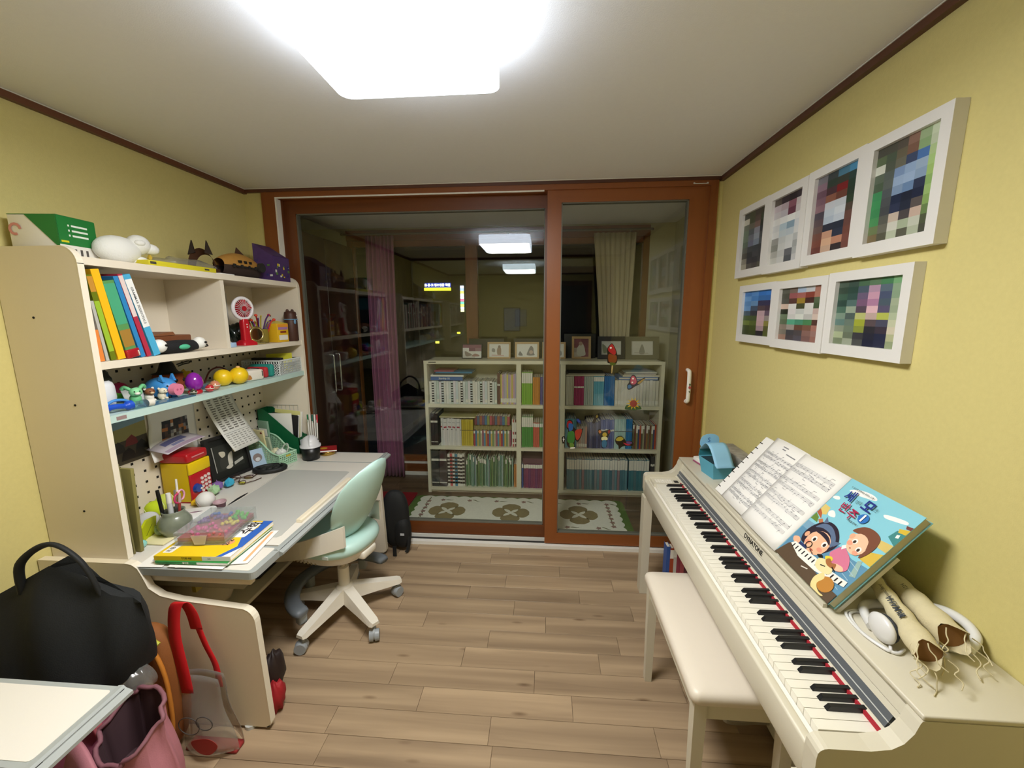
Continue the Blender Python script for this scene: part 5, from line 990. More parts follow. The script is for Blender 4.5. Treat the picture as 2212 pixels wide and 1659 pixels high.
def basket(t, x0, x1, y0, y1, h, m, hole=.008, pitch=.0125, slope=None, wall=.002, dark=None):
    """open basket: perforated walls built as bars"""
    def topz(y): return slope((y-y0)/(y1-y0)) if slope else h
    for nm, ax, c, a0, a1 in (('wall', 'x', x0, y0, y1), ('wall', 'x', x1, y0, y1), ('wall', 'y', y0, x0, x1), ('wall', 'y', y1, x0, x1)):
        q_ = MB(); n_ = int((a1-a0)/pitch); p_ = (a1-a0)/n_
        for i in range(n_+1):
            a = a0+p_*i; hh = topz(a) if ax == 'x' else topz(c); w_ = (p_-hole)/2
            if ax == 'x': q_.box(c-wall/2, c+wall/2, a-w_, a+w_, .003, hh)
            else: q_.box(a-w_, a+w_, c-wall/2, c+wall/2, .003, hh)
        hm = max(topz(a0+(a1-a0)*i/10) for i in range(11)) if ax == 'x' else topz(c); k = 0
        while .006+k*pitch < hm-.01:
            z_ = .006+k*pitch; b0, b1 = a0, a1
            if ax == 'x' and slope:
                good = [a0+(a1-a0)*i/60 for i in range(61) if topz(a0+(a1-a0)*i/60) >= z_+.006]; b0, b1 = min(good), max(good)
            w_ = (pitch-hole)/2
            if ax == 'x': q_.box(c-wall/2, c+wall/2, b0, b1, z_-w_, z_+w_)
            else: q_.box(b0, b1, c-wall/2, c+wall/2, z_-w_, z_+w_)
            k += 1
        build(nm, q_, m, t)
    rimp = [(x1, y0+(y1-y0)*i/14) for i in range(15)] + [(x0, y1-(y1-y0)*i/14) for i in range(15)]
    build('rim', MB().tube([(x, y, topz(y)) for x, y in rimp], .0045, 6, closed=True), m, t); build('floor_plate', MB().box(x0, x1, y0, y1, 0, .003), m, t)
wb_ = thing('storage_basket', 'white perforated basket at the far end of the mint shelf', 'basket', (-1.58, 2.305, zb)); M_wb = mat('e0e4e2', .5)
basket(wb_, -.12, .098, -.1, .11, .082, M_wb, .008, .014); build('name_plate', MB().box(.1, .102, -.025, .045, .045, .062), mat('b0b4b2', .5), wb_)
solo('folder', MB().prism([(-.07, .0), (.07, .0), (.07, .11), (-.07, .105)], -.002, .002, 'xz'), mat('d8d43a', .5), 'yellow folder sticking out of the white basket', 'folder', None, (-1.58, 2.36, zb+.004), .0, rot=(0, 0, .3)); solo('notebook', MB().rbox(-.1, .08, -.012, .012, 0, .09, .002), M_black, 'black notebook standing in the white basket', 'book', None, (-1.59, 2.28, zb+.004))
bl = thing('bubble_wand', 'blue toy handle with a clear tube lying at the edge of the mint shelf', 'toy', (-1.492, 1.348, zb), 0); M_bl = mat('1a4fc4', .35)
build('handle', MB().tube(spline([(-.012, -.07, .02), (-.004, -.04, .022), (.0, -.01, .018), (.004, .012, .02)], 5), [.012]*3+[.0095]*8+[.016]*5, 10), M_bl, bl); build('handle_loop', MB().tube(spline([(-.012, -.07, .028), (-.01, -.04, .042), (-.004, -.01, .04), (0, .008, .03)], 5), .005, 8), mat('4a90d8', .35), bl); build('tube', MB().cyl((.005, .012, .015), (.012, .075, .014), .0135, n=16), glass('toy_tube', 'b8d4e4', 1.45, .02, .12), bl); build('tube_label', MB().cyl((.0105, .06, .0143), (.0128, .082, .0138), .0142, n=16, cap=False), mat('e0dcd0', .6), bl)
solo('clear_ruler', MB().prism([(-1.53, 1.42), (-1.475, 1.41), (-1.472, 1.62), (-1.52, 1.62)], zb, zb+.004, 'xy'), glass('blue_film', '8ab8d4', 1.45, .05, .25), 'clear blue plastic sheet lying in front of the piggy bank', 'sheet')
# ================================================================== on the desk
zd = DZ+.0013
# olive portfolio covers standing against the near panel
for i, (y, th, lean, lb) in enumerate(((1.272, .006, .02, 'tall olive cardboard folder standing closest to the hutch side'), (1.29, .012, -.03, 'wide olive cardboard folder standing beside the thinner one'))):
    o = solo('cardboard_folder', MB().rbox(-.27, 0, -th/2, th/2, 0, .345-.03*i, .0015), mat(['7d7648', '857d45'][i], .75, noise=.08, nscale=40), lb, 'folder', None, (-1.472+.01*i, y, zd), rot=(lean, 0, -.08*i))
# poster, print and list hanging on the pegboard
XP = HB+.0105
po = thing('farm_poster', 'blue sky poster with dark tractors pinned on the pegboard under the mint shelf', 'poster', (XP, 1.41, .86))
build('poster_sheet', MB().box(-.0012, -.0002, 0, .23, 0, .255), M_paper, po); q = MB()
q.face([(0, 0, .14), (0, .23, .165), (0, .23, .255), (0, 0, .255)], 0, '7f9fb4'); q.face([(0, 0, .09), (0, .23, .105), (0, .23, .165), (0, 0, .14)], 0, '9a9460'); q.face([(0, 0, 0), (0, .23, 0), (0, .23, .105), (0, 0, .09)], 0, '4a4438')
for k, (y, z_, s_, c) in enumerate(((.04, .075, .03, '6a2a28'), (.1, .07, .034, '30302e'), (.16, .09, .03, '7a3030'), (.2, .06, .03, '262626'), (.06, .03, .03, '1c1c1c'), (.14, .035, .034, '20201e'), (.19, .03, .028, '2a2824'))):
    q.face([(.0002+.0001*k, y-s_, z_-s_*.6), (.0002+.0001*k, y+s_*.9, z_-s_*.6), (.0002+.0001*k, y+s_*.7, z_+s_*.3), (.0002+.0001*k, y+s_*.1, z_+s_*.9), (.0002+.0001*k, y-s_*.7, z_+s_*.4)], 0, c)
q.face([(.001, *p) for p in circ(.06, .225, .022, 16)], 0, 'd8ccc0'); build('poster_print', q, M_print, po)
def curl(u, v):
    y = 1.65+.245*u+.0*v; z_ = 1.075-.26*v; k = max(0., (v-.35))*max(0., .75-u)*1.5
    return (XP+.004+.09*k*k+.012*math.sin(PI*u), y-.06*k, z_+.03*k)
pr = thing('printed_sheet', 'white printed sheet with a dark group photo curling off the pegboard', 'paper', (XP, 1.56, .85))
build('sheet', MB().sheet(lambda u, v: tuple(Vector(curl(u, v))), 16, 16, .0005), M_paper, pr, True)
q = MB(); rr = random.Random(11); pal = ['3a3440', '5a4a48', '2c3038', 'b8764a', '8a8a90', '443c3c', 'c8c4c0', '30343c']
for j in range(8):
    for i in range(10):
        u0, u1, v0, v1 = .22+.055*i, .22+.055*(i+1), .3+.065*j, .3+.065*(j+1)
        q.face([tuple(Vector(curl(a, b))+Vector((.0015, 0, 0))) for a, b in ((u0, v1), (u1, v1), (u1, v0), (u0, v0))], 0, rr.choice(pal))
build('photo_print', q, M_print, pr, True)
def lst(u, v): return (XP+.005+.14*v**1.6, 1.935+.2*u+.02*v, 1.108-.335*v)
ls = thing('word_list_sheet', 'long sheet of printed word columns pinned to the pegboard', 'paper', (XP, 1.8, .82)); build('sheet', MB().sheet(lst, 8, 12, .0005), mat('e6e4de', .75), ls, True)
q = MB()
def ltxt(u0, u1, v0, v1, c): q.face([tuple(Vector(lst(a, b))+Vector((.0012, 0, .0004))) for a, b in ((u0, v1), (u1, v1), (u1, v0), (u0, v0))], 0, c)
for k, v in enumerate((.06, .09, .125)): ltxt(.1, .9, v, v+.012, '8a8884')
for cidx in range(4):
    for j in range(16): v = .17+.034*j; ltxt(.1+.21*cidx, .1+.21*cidx+rr.uniform(.1, .17), v, v+.016, rr.choice(['77746e', '8a8680', '6a6660']))
ltxt(.05, .95, .735, .739, '6a6864')
for cidx in range(6):
    for j in range(7): v = .76+.03*j; ltxt(.08+.145*cidx, .08+.145*cidx+rr.uniform(.06, .12), v, v+.011, '9a9892')
build('word_print', q, M_print, ls, True)
def sty(u, v): return (-1.715+.05*v, 1.60+.2*u, .872+.05*math.sin(PI*u)*(1-v)-.01*v)
fs_ = thing('folded_leaflet', 'lilac folded leaflet lying over the coin bank', 'paper', (-1.7, 1.7, .855)); build('sheet', MB().sheet(lambda u, v: (-1.735+.1*v, 1.615+.21*u, .862+.045*math.sin(PI*(.25+.5*u))*(1-.6*v)+.02*u), 10, 6, .0006), mat('cfc4cc', .6), fs_, True)
q = MB(); 
for u0, u1, v0, v1, c in ((.2, .75, .2, .5, '6a6a9a'), (.3, .6, .55, .7, '8a8ab0'), (.05, .95, .75, .95, 'b49ab0')):
    f_ = lambda u, v: (-1.735+.1*v, 1.615+.21*u, .8632+.045*math.sin(PI*(.25+.5*u))*(1-.6*v)+.02*u)
    for i in range(6): a, b = u0+(u1-u0)*i/6, u0+(u1-u0)*(i+1)/6; q.face([f_(a, v1), f_(b, v1), f_(b, v0), f_(a, v0)], 0, c)
build('leaflet_print', q, M_print, fs_, True)
# coin bank (face print left off)
cb_ = thing('coin_bank', 'yellow and red toy safe coin bank with a white keypad', 'coin bank', (-1.668, 1.725, zd), .02); M_cy = mat('d8b400', .45); M_cr2 = mat('b81420', .35, coat=.3)
build('body', MB().rbox(-.07, .062, -.058, .058, .004, .19, .006), M_cy, cb_); build('lid', MB().rbox(-.072, .068, -.061, .061, .19, .235, .012, 3), M_cr2, cb_); build('coin_slot', MB().box(.066, .0695, -.035, .035, .212, .217), mat('d89090', .5), cb_); build('front_panel', MB().rbox(.06, .07, -.06, .06, .002, .135, .004), M_cr2, cb_); build('yellow_band', MB().rbox(.06, .0715, -.061, .061, .135, .19, .004), mat('ecc800', .45), cb_)
for i in range(3):
    for j in range(4): build('key', MB().cyl((.07, .002+.02*i, .04+.02*j+.002*i), (.0745, .002+.02*i, .04+.02*j+.002*i), .0075, n=10), mat('e8dcd8', .4), cb_)
kn = build('dial', MB().cyl((.07, -.032, .065), (.084, -.032, .065), .022, .018, 18), mat('1a3f9a', .3, coat=.5), cb_); build('dial_mark', MB().sph((.0845, -.022, .06), .005, 8, 6), M_white, kn); build('drawer_button', MB().sph((.072, -.005, .018), (.014, .025, .014), 14, 8), mat('d02838', .2, coat=.6), cb_); build('foot', MB().box(-.065, .06, -.055, .055, 0, .004), M_cr2, cb_)
# black photo frame with a monochrome print
bf_ = thing('framed_photo', 'black photo frame with a monochrome print leaning on the pegboard', 'photo frame', (-1.65, 1.985, zd), rot=(0, -.16, -.2))
build('frame', MB().box(-.006, .01, -.115, -.1, 0, .235).box(-.006, .01, .1, .115, 0, .235).box(-.006, .01, -.1, .1, 0, .015).box(-.006, .01, -.1, .1, .22, .235).box(-.02, -.004, -.112, .112, .002, .232), M_fk, bf_)
q = MB(); q.box(-.0035, .002, -.1, .1, .015, .22, 0, '1c1e1c')
for k, (poly, c) in enumerate((([(-.075, .05), (.08, .05), (.08, .185), (-.075, .185)], '2e302c'), (blob([(-.05, .06), (-.055, .1), (-.03, .13), (-.01, .1), (0, .07)]), '3c3c38'), (blob([(-.04, .12), (-.05, .15), (-.02, .145), (-.02, .125)]), 'cfc8b4'), (blob([(-.01, .07), (-.005, .12), (.02, .135), (.015, .09), (.01, .07)]), 'd8d4c8'), (blob([(.03, .13), (.025, .165), (.05, .175), (.06, .15), (.05, .13)]), 'c8b890'), (blob([(-.03, .06), (0, .075), (.01, .06), (-.01, .05)]), 'd0ccc0'), ([(.02, .06), (.075, .075), (.075, .09), (.02, .076)], 'b8b8b0'), ([(-.085, .05), (-.08, .05), (-.08, .185), (-.085, .185)], 'a8a8a0'))):
    q.face([(.0022+.0003*k, y, z_) for y, z_ in poly], 0, c)
build('photo', q, M_print, bf_)
pl2 = thing('instant_photo_frame', 'pale blue square photo frame leaning on the green basket', 'photo frame', (-1.612, 2.125, zd), rot=(.0, -.3, -.5))
build('frame', MB().rbox(-.003, .003, -.055, .055, 0, .105, .002), mat('b4cbe4', .5), pl2); build('round_photo', MB().cyl((.003, .008, .055), (.0036, .008, .055), .024, n=20), mat('8a7a78', .5), pl2); build('figure_print', MB().sph((.0034, .008, .045), (.001, .015, .012), 10, 6), mat('d8d8dc', .5), pl2)
for z_ in (.02, .06, .085): build('heart_print', MB().cyl((.003, -.042, z_), (.0035, -.042, z_), .005, n=8), mat('5a6a8a', .5), pl2)
hb_ = thing('braided_headband', 'black padded headband lying in front of the green basket', 'headband', (-1.512, 2.085, zd), .4)
build('band', MB().tube([(.075*math.cos(a)*1., .052*math.sin(a), .013) for a in [2*PI*i/32 for i in range(32)]], .012, 8, closed=True), mat('18191a', .6), hb_); 
for i in range(3): build('pad', MB().sph((-.03+.03*i, 0, .014), (.02, .03, .014), 14, 8), mat('1c1e1e', .6, bump=.3), hb_)
for i, (dx, dy, rz_) in enumerate(((0, 0, .2), (.02, -.05, -.5))):
    g_ = thing('spectacles', ['thin brown framed spectacles lying by the black photo frame', 'spectacles with a yellow lens lying nearest the origami'][i], 'glasses', (-1.585+dx, 1.965+dy, zd), rz_); M_gl = mat('4a2a20', .4)
    for k in (-1, 1): build('lens_rim', MB().tube([(k*.03+.022*math.cos(a), .015*math.sin(a), .004+.008*abs(math.sin(a))) for a in [2*PI*j/18 for j in range(18)]], .0018, 5, closed=True), M_gl, g_); build('temple', MB().tube([(k*.05, .002, .006), (k*.052, .05, .004), (k*.04, .09, .003)], .002, 5), M_gl, g_)
    build('bridge', MB().tube([(-.009, 0, .006), (0, .002, .009), (.009, 0, .006)], .0018, 5), M_gl, g_); build('lens', MB().prism(circ(.03, 0, .02, 16, .013), .004, .005, 'xy'), mat(['a8905a', 'c8c840'][i], .3), g_)
def origami(loc, s_, c, label, rz):
    t = thing('origami_balloon', label, 'origami', loc, rz); bm_ = bmesh.new(); bmesh.ops.create_icosphere(bm_, subdivisions=1, radius=s_); rr_ = random.Random(int(loc[1]*1000))
    for v in bm_.verts: v.co = Vector((v.co.x*1.0, v.co.y*1.05, v.co.z*.9))+Vector((rr_.uniform(-1, 1), rr_.uniform(-1, 1), rr_.uniform(-1, 1)))*s_*.1+Vector((0, 0, s_*.92)); v.co.z = max(0, v.co.z)
    q_ = MB(); q_.bm(bm_, 0, False); build('folded_paper', q_, mat(c, .7), t); build('paper_flap', MB().prism([(-s_*.5, s_*1.62), (s_*.5, s_*1.75), (s_*.2, s_*1.9)], -.001, .001, 'yz'), mat(c, .7), t)
origami((-1.572, 1.762, zd), .029, 'a8cfa0', 'pale green origami balloon in front of the purple one', .2); origami((-1.6, 1.815, zd), .028, '8a68b0', 'purple origami balloon between green and blue ones', .9); origami((-1.572, 1.858, zd), .026, '3aa8cc', 'bright blue origami balloon nearest the spectacles', .5); origami((-1.645, 1.80, zd), .027, 'b07a30', 'ochre origami balloon behind the purple one', .1); origami((-1.625, 1.752, zd), .022, '6aa4c4', 'small grey-blue origami balloon beside the coin bank', 0)
tp = thing('slime_tub', 'small purple tub with a lighter rim beside the desk edge', 'tub', (-1.45, 1.645, zd)); build('tub', MB().lathe([(0, 0), (.021, 0), (.024, .024)], n=20), mat('6a4450', .4), tp); build('rim', MB().lathe([(.024, .022), (.0265, .022), (.0265, .028), (.022, .028), (.022, .012), (0, .012)], n=20), mat('b898a0', .4), tp)
# green basket, magazine holder and what they hold
gk = thing('storage_basket', 'pale green perforated basket with a sloping rim on the desk', 'basket', (-1.588, 2.232, zd), -.3); M_gk = mat('b6e0c0', .45)
basket(gk, -.12, .125, -.075, .07, .15, M_gk, .0075, .0125)
def sl_(): pass
for o in list(gk.children): bpy.data.objects.remove(o)
def gside(y, nm):
    q_ = MB(); top = lambda x: .15-.085*(1/(1+math.exp(-(x-.02)*38))); n_ = 19
    for i in range(n_+1):
        x = -.12+.245*i/n_; q_.box(x-.0025, x+.0025, y-.001, y+.001, .003, top(x))
    k = 0
    while .006+k*.0125 < .145:
        z_ = .006+.0125*k; good = [x for x in [-.12+.245*j/80 for j in range(81)] if top(x) >= z_+.004]; q_.box(-.12, max(good), y-.001, y+.001, z_-.0025, z_+.0025); k += 1
    build(nm, q_, M_gk, gk); build('rim', MB().tube([(-.12+.245*j/30, y, top(-.12+.245*j/30)) for j in range(31)], .005, 6), M_gk, gk)
gside(-.062, 'wall'); gside(.05, 'wall')
for x, h in ((-.12, .15), (.125, .067)):
    q_ = MB()
    for i in range(10): y = -.062+.112*i/9; q_.box(x-.001, x+.001, y-.0025, y+.0025, .003, h)
    for k in range(int(h/.0125)): z_ = .006+.0125*k; q_.box(x-.001, x+.001, -.062, .05, z_-.0025, z_+.0025)
    build('wall', q_, M_gk, gk); build('rim', MB().tube([(x, -.062, h), (x, .05, h)], .005, 6), M_gk, gk)
build('label_sticker', MB().box(.1265, .1275, -.02, .01, .048, .058), mat('c8b030', .5), gk); build('floor_plate', MB().box(-.12, .125, -.062, .05, 0, .003), M_gk, gk)
for i, (lx, ly, w, h, c, rz_, lb, lean) in enumerate(((-1.655, 2.235, .09, .19, 'd8cc9c', -.28, 'cream paper bag with a red seal standing in the green basket', .1), (-1.62, 2.24, .08, .15, 'a8b49c', -.3, 'grey-green clear wallet standing in the green basket', .15), (-1.645, 2.262, .08, .235, '7a9a84', -.3, 'translucent grey card sleeve at the back of the green basket', .05))):
    t = thing('paper_packet', lb, 'packet', (lx, ly, zd+.004), rot=(lean, 0, rz_)); build('packet', MB().rbox(-w/2, w/2, -.006, .006, 0, h, .002), mat(c, .6), t)
    if i == 0: build('seal', MB().prism(circ(w/2-.015, h-.015, .008, 12, .006), -.0068, -.006, 'xz'), mat('8a3a30', .6), t)
    if i == 2: build('insert', MB().box(-w/2+.008, w/2-.008, -.0068, -.006, h-.09, h-.045), M_paper, t)
for i, (lx, ly, c, lb) in enumerate(((-1.575, 2.232, 'd8d4b0', 'crumpled cream wrapper lying in the green basket'), (-1.535, 2.225, 'e4e6e0', 'white sachet lying in the green basket'))):
    solo('wrapper', drape(heap(lx, ly, zd+.055, .03, .025, .025, 30+i, 16, 10, .5), zd+.035), mat(c, .4), lb, 'wrapper')
solo('cable_loop', MB().tube([(-1.51+.018*math.cos(a), 2.225+.02*math.sin(a), zd+.075+.03*math.sin(a)) for a in [2*PI*i/16 for i in range(16)]], .004, 6, closed=True), mat('b8c0b4', .4), 'grey cable loop hanging over the green basket rim', 'cable')
mh = thing('magazine_holder', 'dark green magazine holder full of notebooks beside the hutch end panel', 'magazine holder', (-1.60, 2.368, zd), 0); M_mh = mat('0d5f38', .45)
prof_ = [(.12, 0), (-.13, 0), (-.13, .29), (-.09, .29), (-.06, .265), (.10, .12), (.12, .115)]
for y in (-.045, .04): build('side', MB().prism(prof_, y, y+.003, 'xz'), M_mh, mh)
build('front', MB().box(.117, .12, -.045, .043, 0, .115), M_mh, mh); build('spine', MB().box(-.13, -.127, -.045, .043, 0, .29), M_mh, mh); build('bottom', MB().box(-.13, .12, -.045, .043, 0, .003), M_mh, mh); build('front_label', MB().box(.1202, .121, -.035, .035, .03, .1), mat('c8ccd4', .5), mh)
for i, (y, w, h, c, rot_, lb, k) in enumerate(((-.03, .15, .26, 'e8e6e0', .0, 'white ring notebook leaning in the green magazine holder', 0), (-.015, .17, .25, '16171a', .12, 'black covered notebook with white edges in the magazine holder', 1), (.0, .14, .235, '2a3038', .05, 'dark grey calendar card in the magazine holder', 2), (.012, .16, .27, 'd8d488', .1, 'pale yellow notebook at the back of the magazine holder', 3), (.022, .17, .265, 'eceae4', .12, 'white sketchbook at the very back of the magazine holder', 4))):
    t = thing('notebook', lb, 'book', (-1.6, 2.368+y, zd+.004), rot=(0, rot_, 0)); build('cover', MB().rbox(-w/2, w/2, -.004, .004, .0, h, .001), mat(c, .5), t)
    if k == 1: build('page_edge', MB().box(w/2-.006, w/2+.004, -.0035, .0035, .004, h+.004), M_paper, t); build('spiral', MB().tube([(-w/2+.003*math.sin(j*2.1), -.005+.003*math.cos(j*2.1), .02+.21*j/40) for j in range(41)], .0012, 4), M_black, t)
    if k == 2: build('calendar_panel', MB().box(-w/2+.02, w/2-.02, -.0048, -.004, .06, h-.05), mat('b8c0c8', .5), t); build('title', MB().box(-w/2+.02, w/2-.03, -.0048, -.004, h-.03, h-.022), mat('a8a8a4', .5), t)
gd = thing('wire_grid_tray', 'thin grey wire rack behind the magazine holder', 'rack', (-1.62, 2.4155, zd)); q = MB()
for i in range(8): q.tube([(-.09+.026*i, 0, .0), (-.09+.026*i, 0, .3)], .0012, 4)
for i in range(8): q.tube([(-.09, 0, .02+.04*i), (.092, 0, .02+.04*i)], .0012, 4)
build('wires', q, mat('c8c8c0', .4), gd)['kind'] = 'stuff'
bn = thing('mini_bin', 'black mini desk bin with a white domed lid', 'bin', (-1.388, 2.285, zd), .4); build('bin_body', MB().lathe([(0, 0), (.045, 0), (.048, .004), (.053, .08), (.0, .08)], n=28), mat('121315', .35), bn); ld = build('lid', MB().lathe([(.058, .078), (.058, .088), (.05, .09), (.047, .112), (.036, .132), (.018, .143), (0, .146)], n=28), mat('dcdce0', .35), bn); build('flap_line', MB().prism([(-.002, .09), (.002, .09), (.002, .15), (-.002, .15)], -.05, -.02, 'xz'), mat('c8c8cc', .4), ld)
for y, z_ in ((-.004, .122), (.012, .112)): build('eye_print', MB().sph((.043, y, z_-.005), (.004, .004, .005), 8, 6), M_black, ld)
for i in range(5):
    x = -1.437+.011*i; c = ['2f7a50', 'e8e6e0', '2a6a58', 'e8e8e4', 'c8404a'][i]; t = thing('paper_straw', ['white and green striped straw standing behind the bin', 'plain white straw standing behind the bin', 'white and dark green straw standing behind the bin', 'plain white straw with grey tip behind the bin', 'white straw with a red stripe behind the bin'][i], 'straw', (x, 2.365, zd)); build('straw', MB().cyl((0, 0, 0), (.004*(i-2), .01, .25), .0045, n=8), mat('e8e6e0', .5), t); build('stripe', MB().cyl((.0034*(i-2), .0085, .2), (.004*(i-2), .01, .2505), .0049, n=8, cap=False), mat(c, .5), t)
gt = thing('gold_tin', 'round gold tin under the red booklet', 'tin', (-1.335, 2.375, zd)); build('tin_body', MB().lathe([(0, 0), (.042, 0), (.045, .004), (.045, .022), (.04, .026), (0, .026)], n=28), mat('b89a50', .2, .9), gt)
rb = thing('red_booklet', 'red booklet with a gold emblem on top of the gold tin', 'book', (-1.335, 2.372, zd+.0275), rot=(.06, .05, .5)); build('cover', MB().box(-.055, .055, -.04, .04, .009, .011).box(-.055, .055, -.04, .04, 0, .002), mat('9a1c20', .5), rb); build('pages', MB().box(-.053, .054, -.0405, .039, .002, .009), M_paper, rb); build('emblem', MB().prism(circ(-.02, 0, .022, 18, .016), .011, .0115, 'xy'), mat('c8982a', .4), rb)
# pens in a jar, balls, white box, plastic box and workbooks at the near end
jr = thing('celadon_jar', 'grey-green crackle glazed jar holding pens', 'jar', (-1.445, 1.415, zd)); M_jar = mat('7d8474', .3, key='celadon', noise=.25, nscale=30, coat=.4)
build('jar_body', MB().lathe([(0, 0), (.032, 0), (.04, .008), (.056, .04), (.055, .058), (.042, .08), (.035, .088), (.038, .1), (.035, .101), (.031, .09), (.036, .07), (.0, .02)], n=28), M_jar, jr)
pens = [((-.02, -.02), (-.035, -.02, .19), .0065, '181818', 'black marker pen with a pale grip in the jar'), ((.0, -.01), (.0, -.012, .175), .009, 'c8ccd0', 'silver fat pen in the jar'), ((.012, .01), (.01, .02, .22), .004, 'e08a30', 'orange pencil with a white eraser in the jar'), ((.018, -.002), (.024, .012, .165), .005, '9a3a34', 'red and silver pen in the jar'), ((-.004, .016), (-.012, .03, .17), .0045, 'b0b4b8', 'grey pen at the back of the jar')]
for i, ((a, b), e, r_, c, lb) in enumerate(pens):
    t = thing('pen', lb, 'pen', (-1.445+a, 1.415+b, zd+.022)); d = Vector(e)-Vector((a, b, 0)); d.z -= .022; build('barrel', MB().cyl((0, 0, 0), d*.75, r_, n=10), mat(c, .3), t); build('cap', MB().cyl(d*.75, d, r_*1.08, r_*.9, 10), mat(['141414', 'e8e8e4', 'e8e4dc', 'b8a8a0', 'c8c8c8'][i], .3), t)
sc = thing('scissors', 'pink handled scissors standing in the jar', 'scissors', (-1.43, 1.43, zd+.022)); build('blades', MB().prism([(-.004, 0), (.004, 0), (.005, .1), (-.005, .1)], -.001, .001, 'yz'), mat('b0b0b0', .25, .9), sc); build('handle_ring', MB().tube([(.0, .012+.014*math.cos(a), .13+.02*math.sin(a)) for a in [2*PI*i/16 for i in range(16)]], .004, 6, closed=True), mat('e0a0b8', .4), sc); build('handle_ring', MB().tube([(.006, -.012+.013*math.cos(a), .125+.018*math.sin(a)) for a in [2*PI*i/16 for i in range(16)]], .004, 6, closed=True), mat('c83a6a', .4), sc)
def ball(loc, r_, m, label, seam=None, fuzzy=False):
    t = thing('ball', label, 'ball', loc); build('ball_skin', MB().sph((0, 0, r_), r_, 24, 16), m, t)
    if seam:
        q_ = [Vector((r_*1.003*math.cos(a)*math.sqrt(max(0, 1-.18*math.sin(2*a)**2)), r_*1.003*math.sin(a)*math.sqrt(max(0, 1-.18*math.sin(2*a)**2)), r_*.42*math.sin(2*a))) for a in [2*PI*i/40 for i in range(40)]]
        q_ = [(v.normalized()*r_*1.004) for v in q_]; E_ = Euler((.9, .4, .6)).to_matrix(); build('seam', MB().tube([E_ @ v+Vector((0, 0, r_)) for v in q_], .0016, 4, closed=True), seam, t)
ball((-1.585, 1.44, zd), .036, mat('e4e4e2', .55), 'white baseball with pale stitching behind the jar', mat('b8b0ac', .6)); ball((-1.512, 1.64, zd), .036, mat('e8e6e2', .55), 'white baseball beside the white lid', mat('c0a8a8', .6))
ball((-1.665, 1.545, zd), .034, mat('c4d820', .9, bump=.5, bscale=300), 'bright lime tennis ball behind the baseball', mat('e0e8b0', .8)); ball((-1.685, 1.615, zd), .034, mat('c8d458', .9, bump=.5, bscale=300), 'paler tennis ball against the coin bank', mat('e0e8b0', .8)); ball((-1.69, 1.455, zd), .034, mat('b8ae90', .7), 'worn beige ball behind the olive folders', mat('8a5a50', .7))
wl_ = thing('white_lid_box', 'white square plastic box lid with a small logo lying on the desk', 'box', (-1.475, 1.54, zd), .35); build('lid', MB().rbox(-.065, .065, -.055, .055, 0, .028, .012, 3), mat('eeeeec', .35), wl_); build('logo', MB().prism(blob([(-.025, -.004), (0, .006), (.02, -.002), (.026, .005), (.005, -.008)], 3), .0281, .0284, 'xy'), mat('a88a9a', .5), wl_)
yt = thing('toy_camera', 'small yellow and orange toy in front of the coin bank', 'toy', (-1.575, 1.672, zd), .3); build('body', MB().rbox(-.022, .022, -.028, .028, 0, .024, .008, 3), mat('e8b81c', .4), yt); build('button', MB().cyl((.01, .005, .024), (.01, .005, .027), .009, n=12), mat('e06a28', .4), yt)
bxp = thing('bead_box', 'clear plastic craft box with pink paper and loose coloured beads', 'box', (-1.24, 1.385, zd+.0345), .12)
bw2, bd2 = .088, .1
build('base_tray', MB().box(-bw2, bw2, -bd2, -bd2+.002, 0, .03).box(-bw2, bw2, bd2-.002, bd2, 0, .03).box(-bw2, -bw2+.002, -bd2, bd2, 0, .03).box(bw2-.002, bw2, -bd2, bd2, 0, .03).box(-bw2, bw2, -bd2, bd2, 0, .002), M_clear, bxp)
build('lid', MB().box(-bw2-.001, bw2+.001, -bd2-.001, -bd2+.001, .031, .05).box(-bw2-.001, bw2+.001, bd2-.001, bd2+.001, .031, .05).box(-bw2-.001, -bw2+.001, -bd2, bd2, .031, .05).box(bw2-.001, bw2+.001, -bd2, bd2, .031, .05).box(-bw2, bw2, -bd2, bd2, .0495, .051), M_clear, bxp)
build('latch', MB().prism([(-.028, .04), (.028, .04), (.018, .006), (-.018, .006)], -bd2-.004, -bd2-.002, 'xz'), glass('latch_plastic', 'f4f0ec', 1.45, .1, .35), bxp)
for i, c in enumerate(('5a4a40', '7a6a58', '8a3440', 'a84858', 'b85868')): build('paper_stack', MB().box(-bw2+.006, bw2-.006, -bd2+.006, bd2-.008, .003+.005*i, .0075+.005*i), mat(c, .7), bxp)
bd_ = MB(); q = {}
for i in range(90):
    x = rnd.uniform(-.08, .08); y = rnd.uniform(-.09, .09); s_ = x*.55+y*.8
    c = 'e8309a' if (x+.02)**2+(y+.045)**2 < .0018 else ('50c838' if y > .03 and x > .02 else ('f0dc30' if y > -.02 and x > .02 else ('3a7ad8' if y > .06 else ('7a4aa8' if y > .0 else ('f04860' if y < -.05 and x > -.03 else None)))))
    if c is None: continue
    q.setdefault(c, MB()).sph((x, y, .0318+rnd.uniform(0, .008)), rnd.uniform(.005, .009), 6, 4)
for c, mb_ in q.items(): build('beads', mb_, mat(c, .35), bxp)['kind'] = 'stuff'
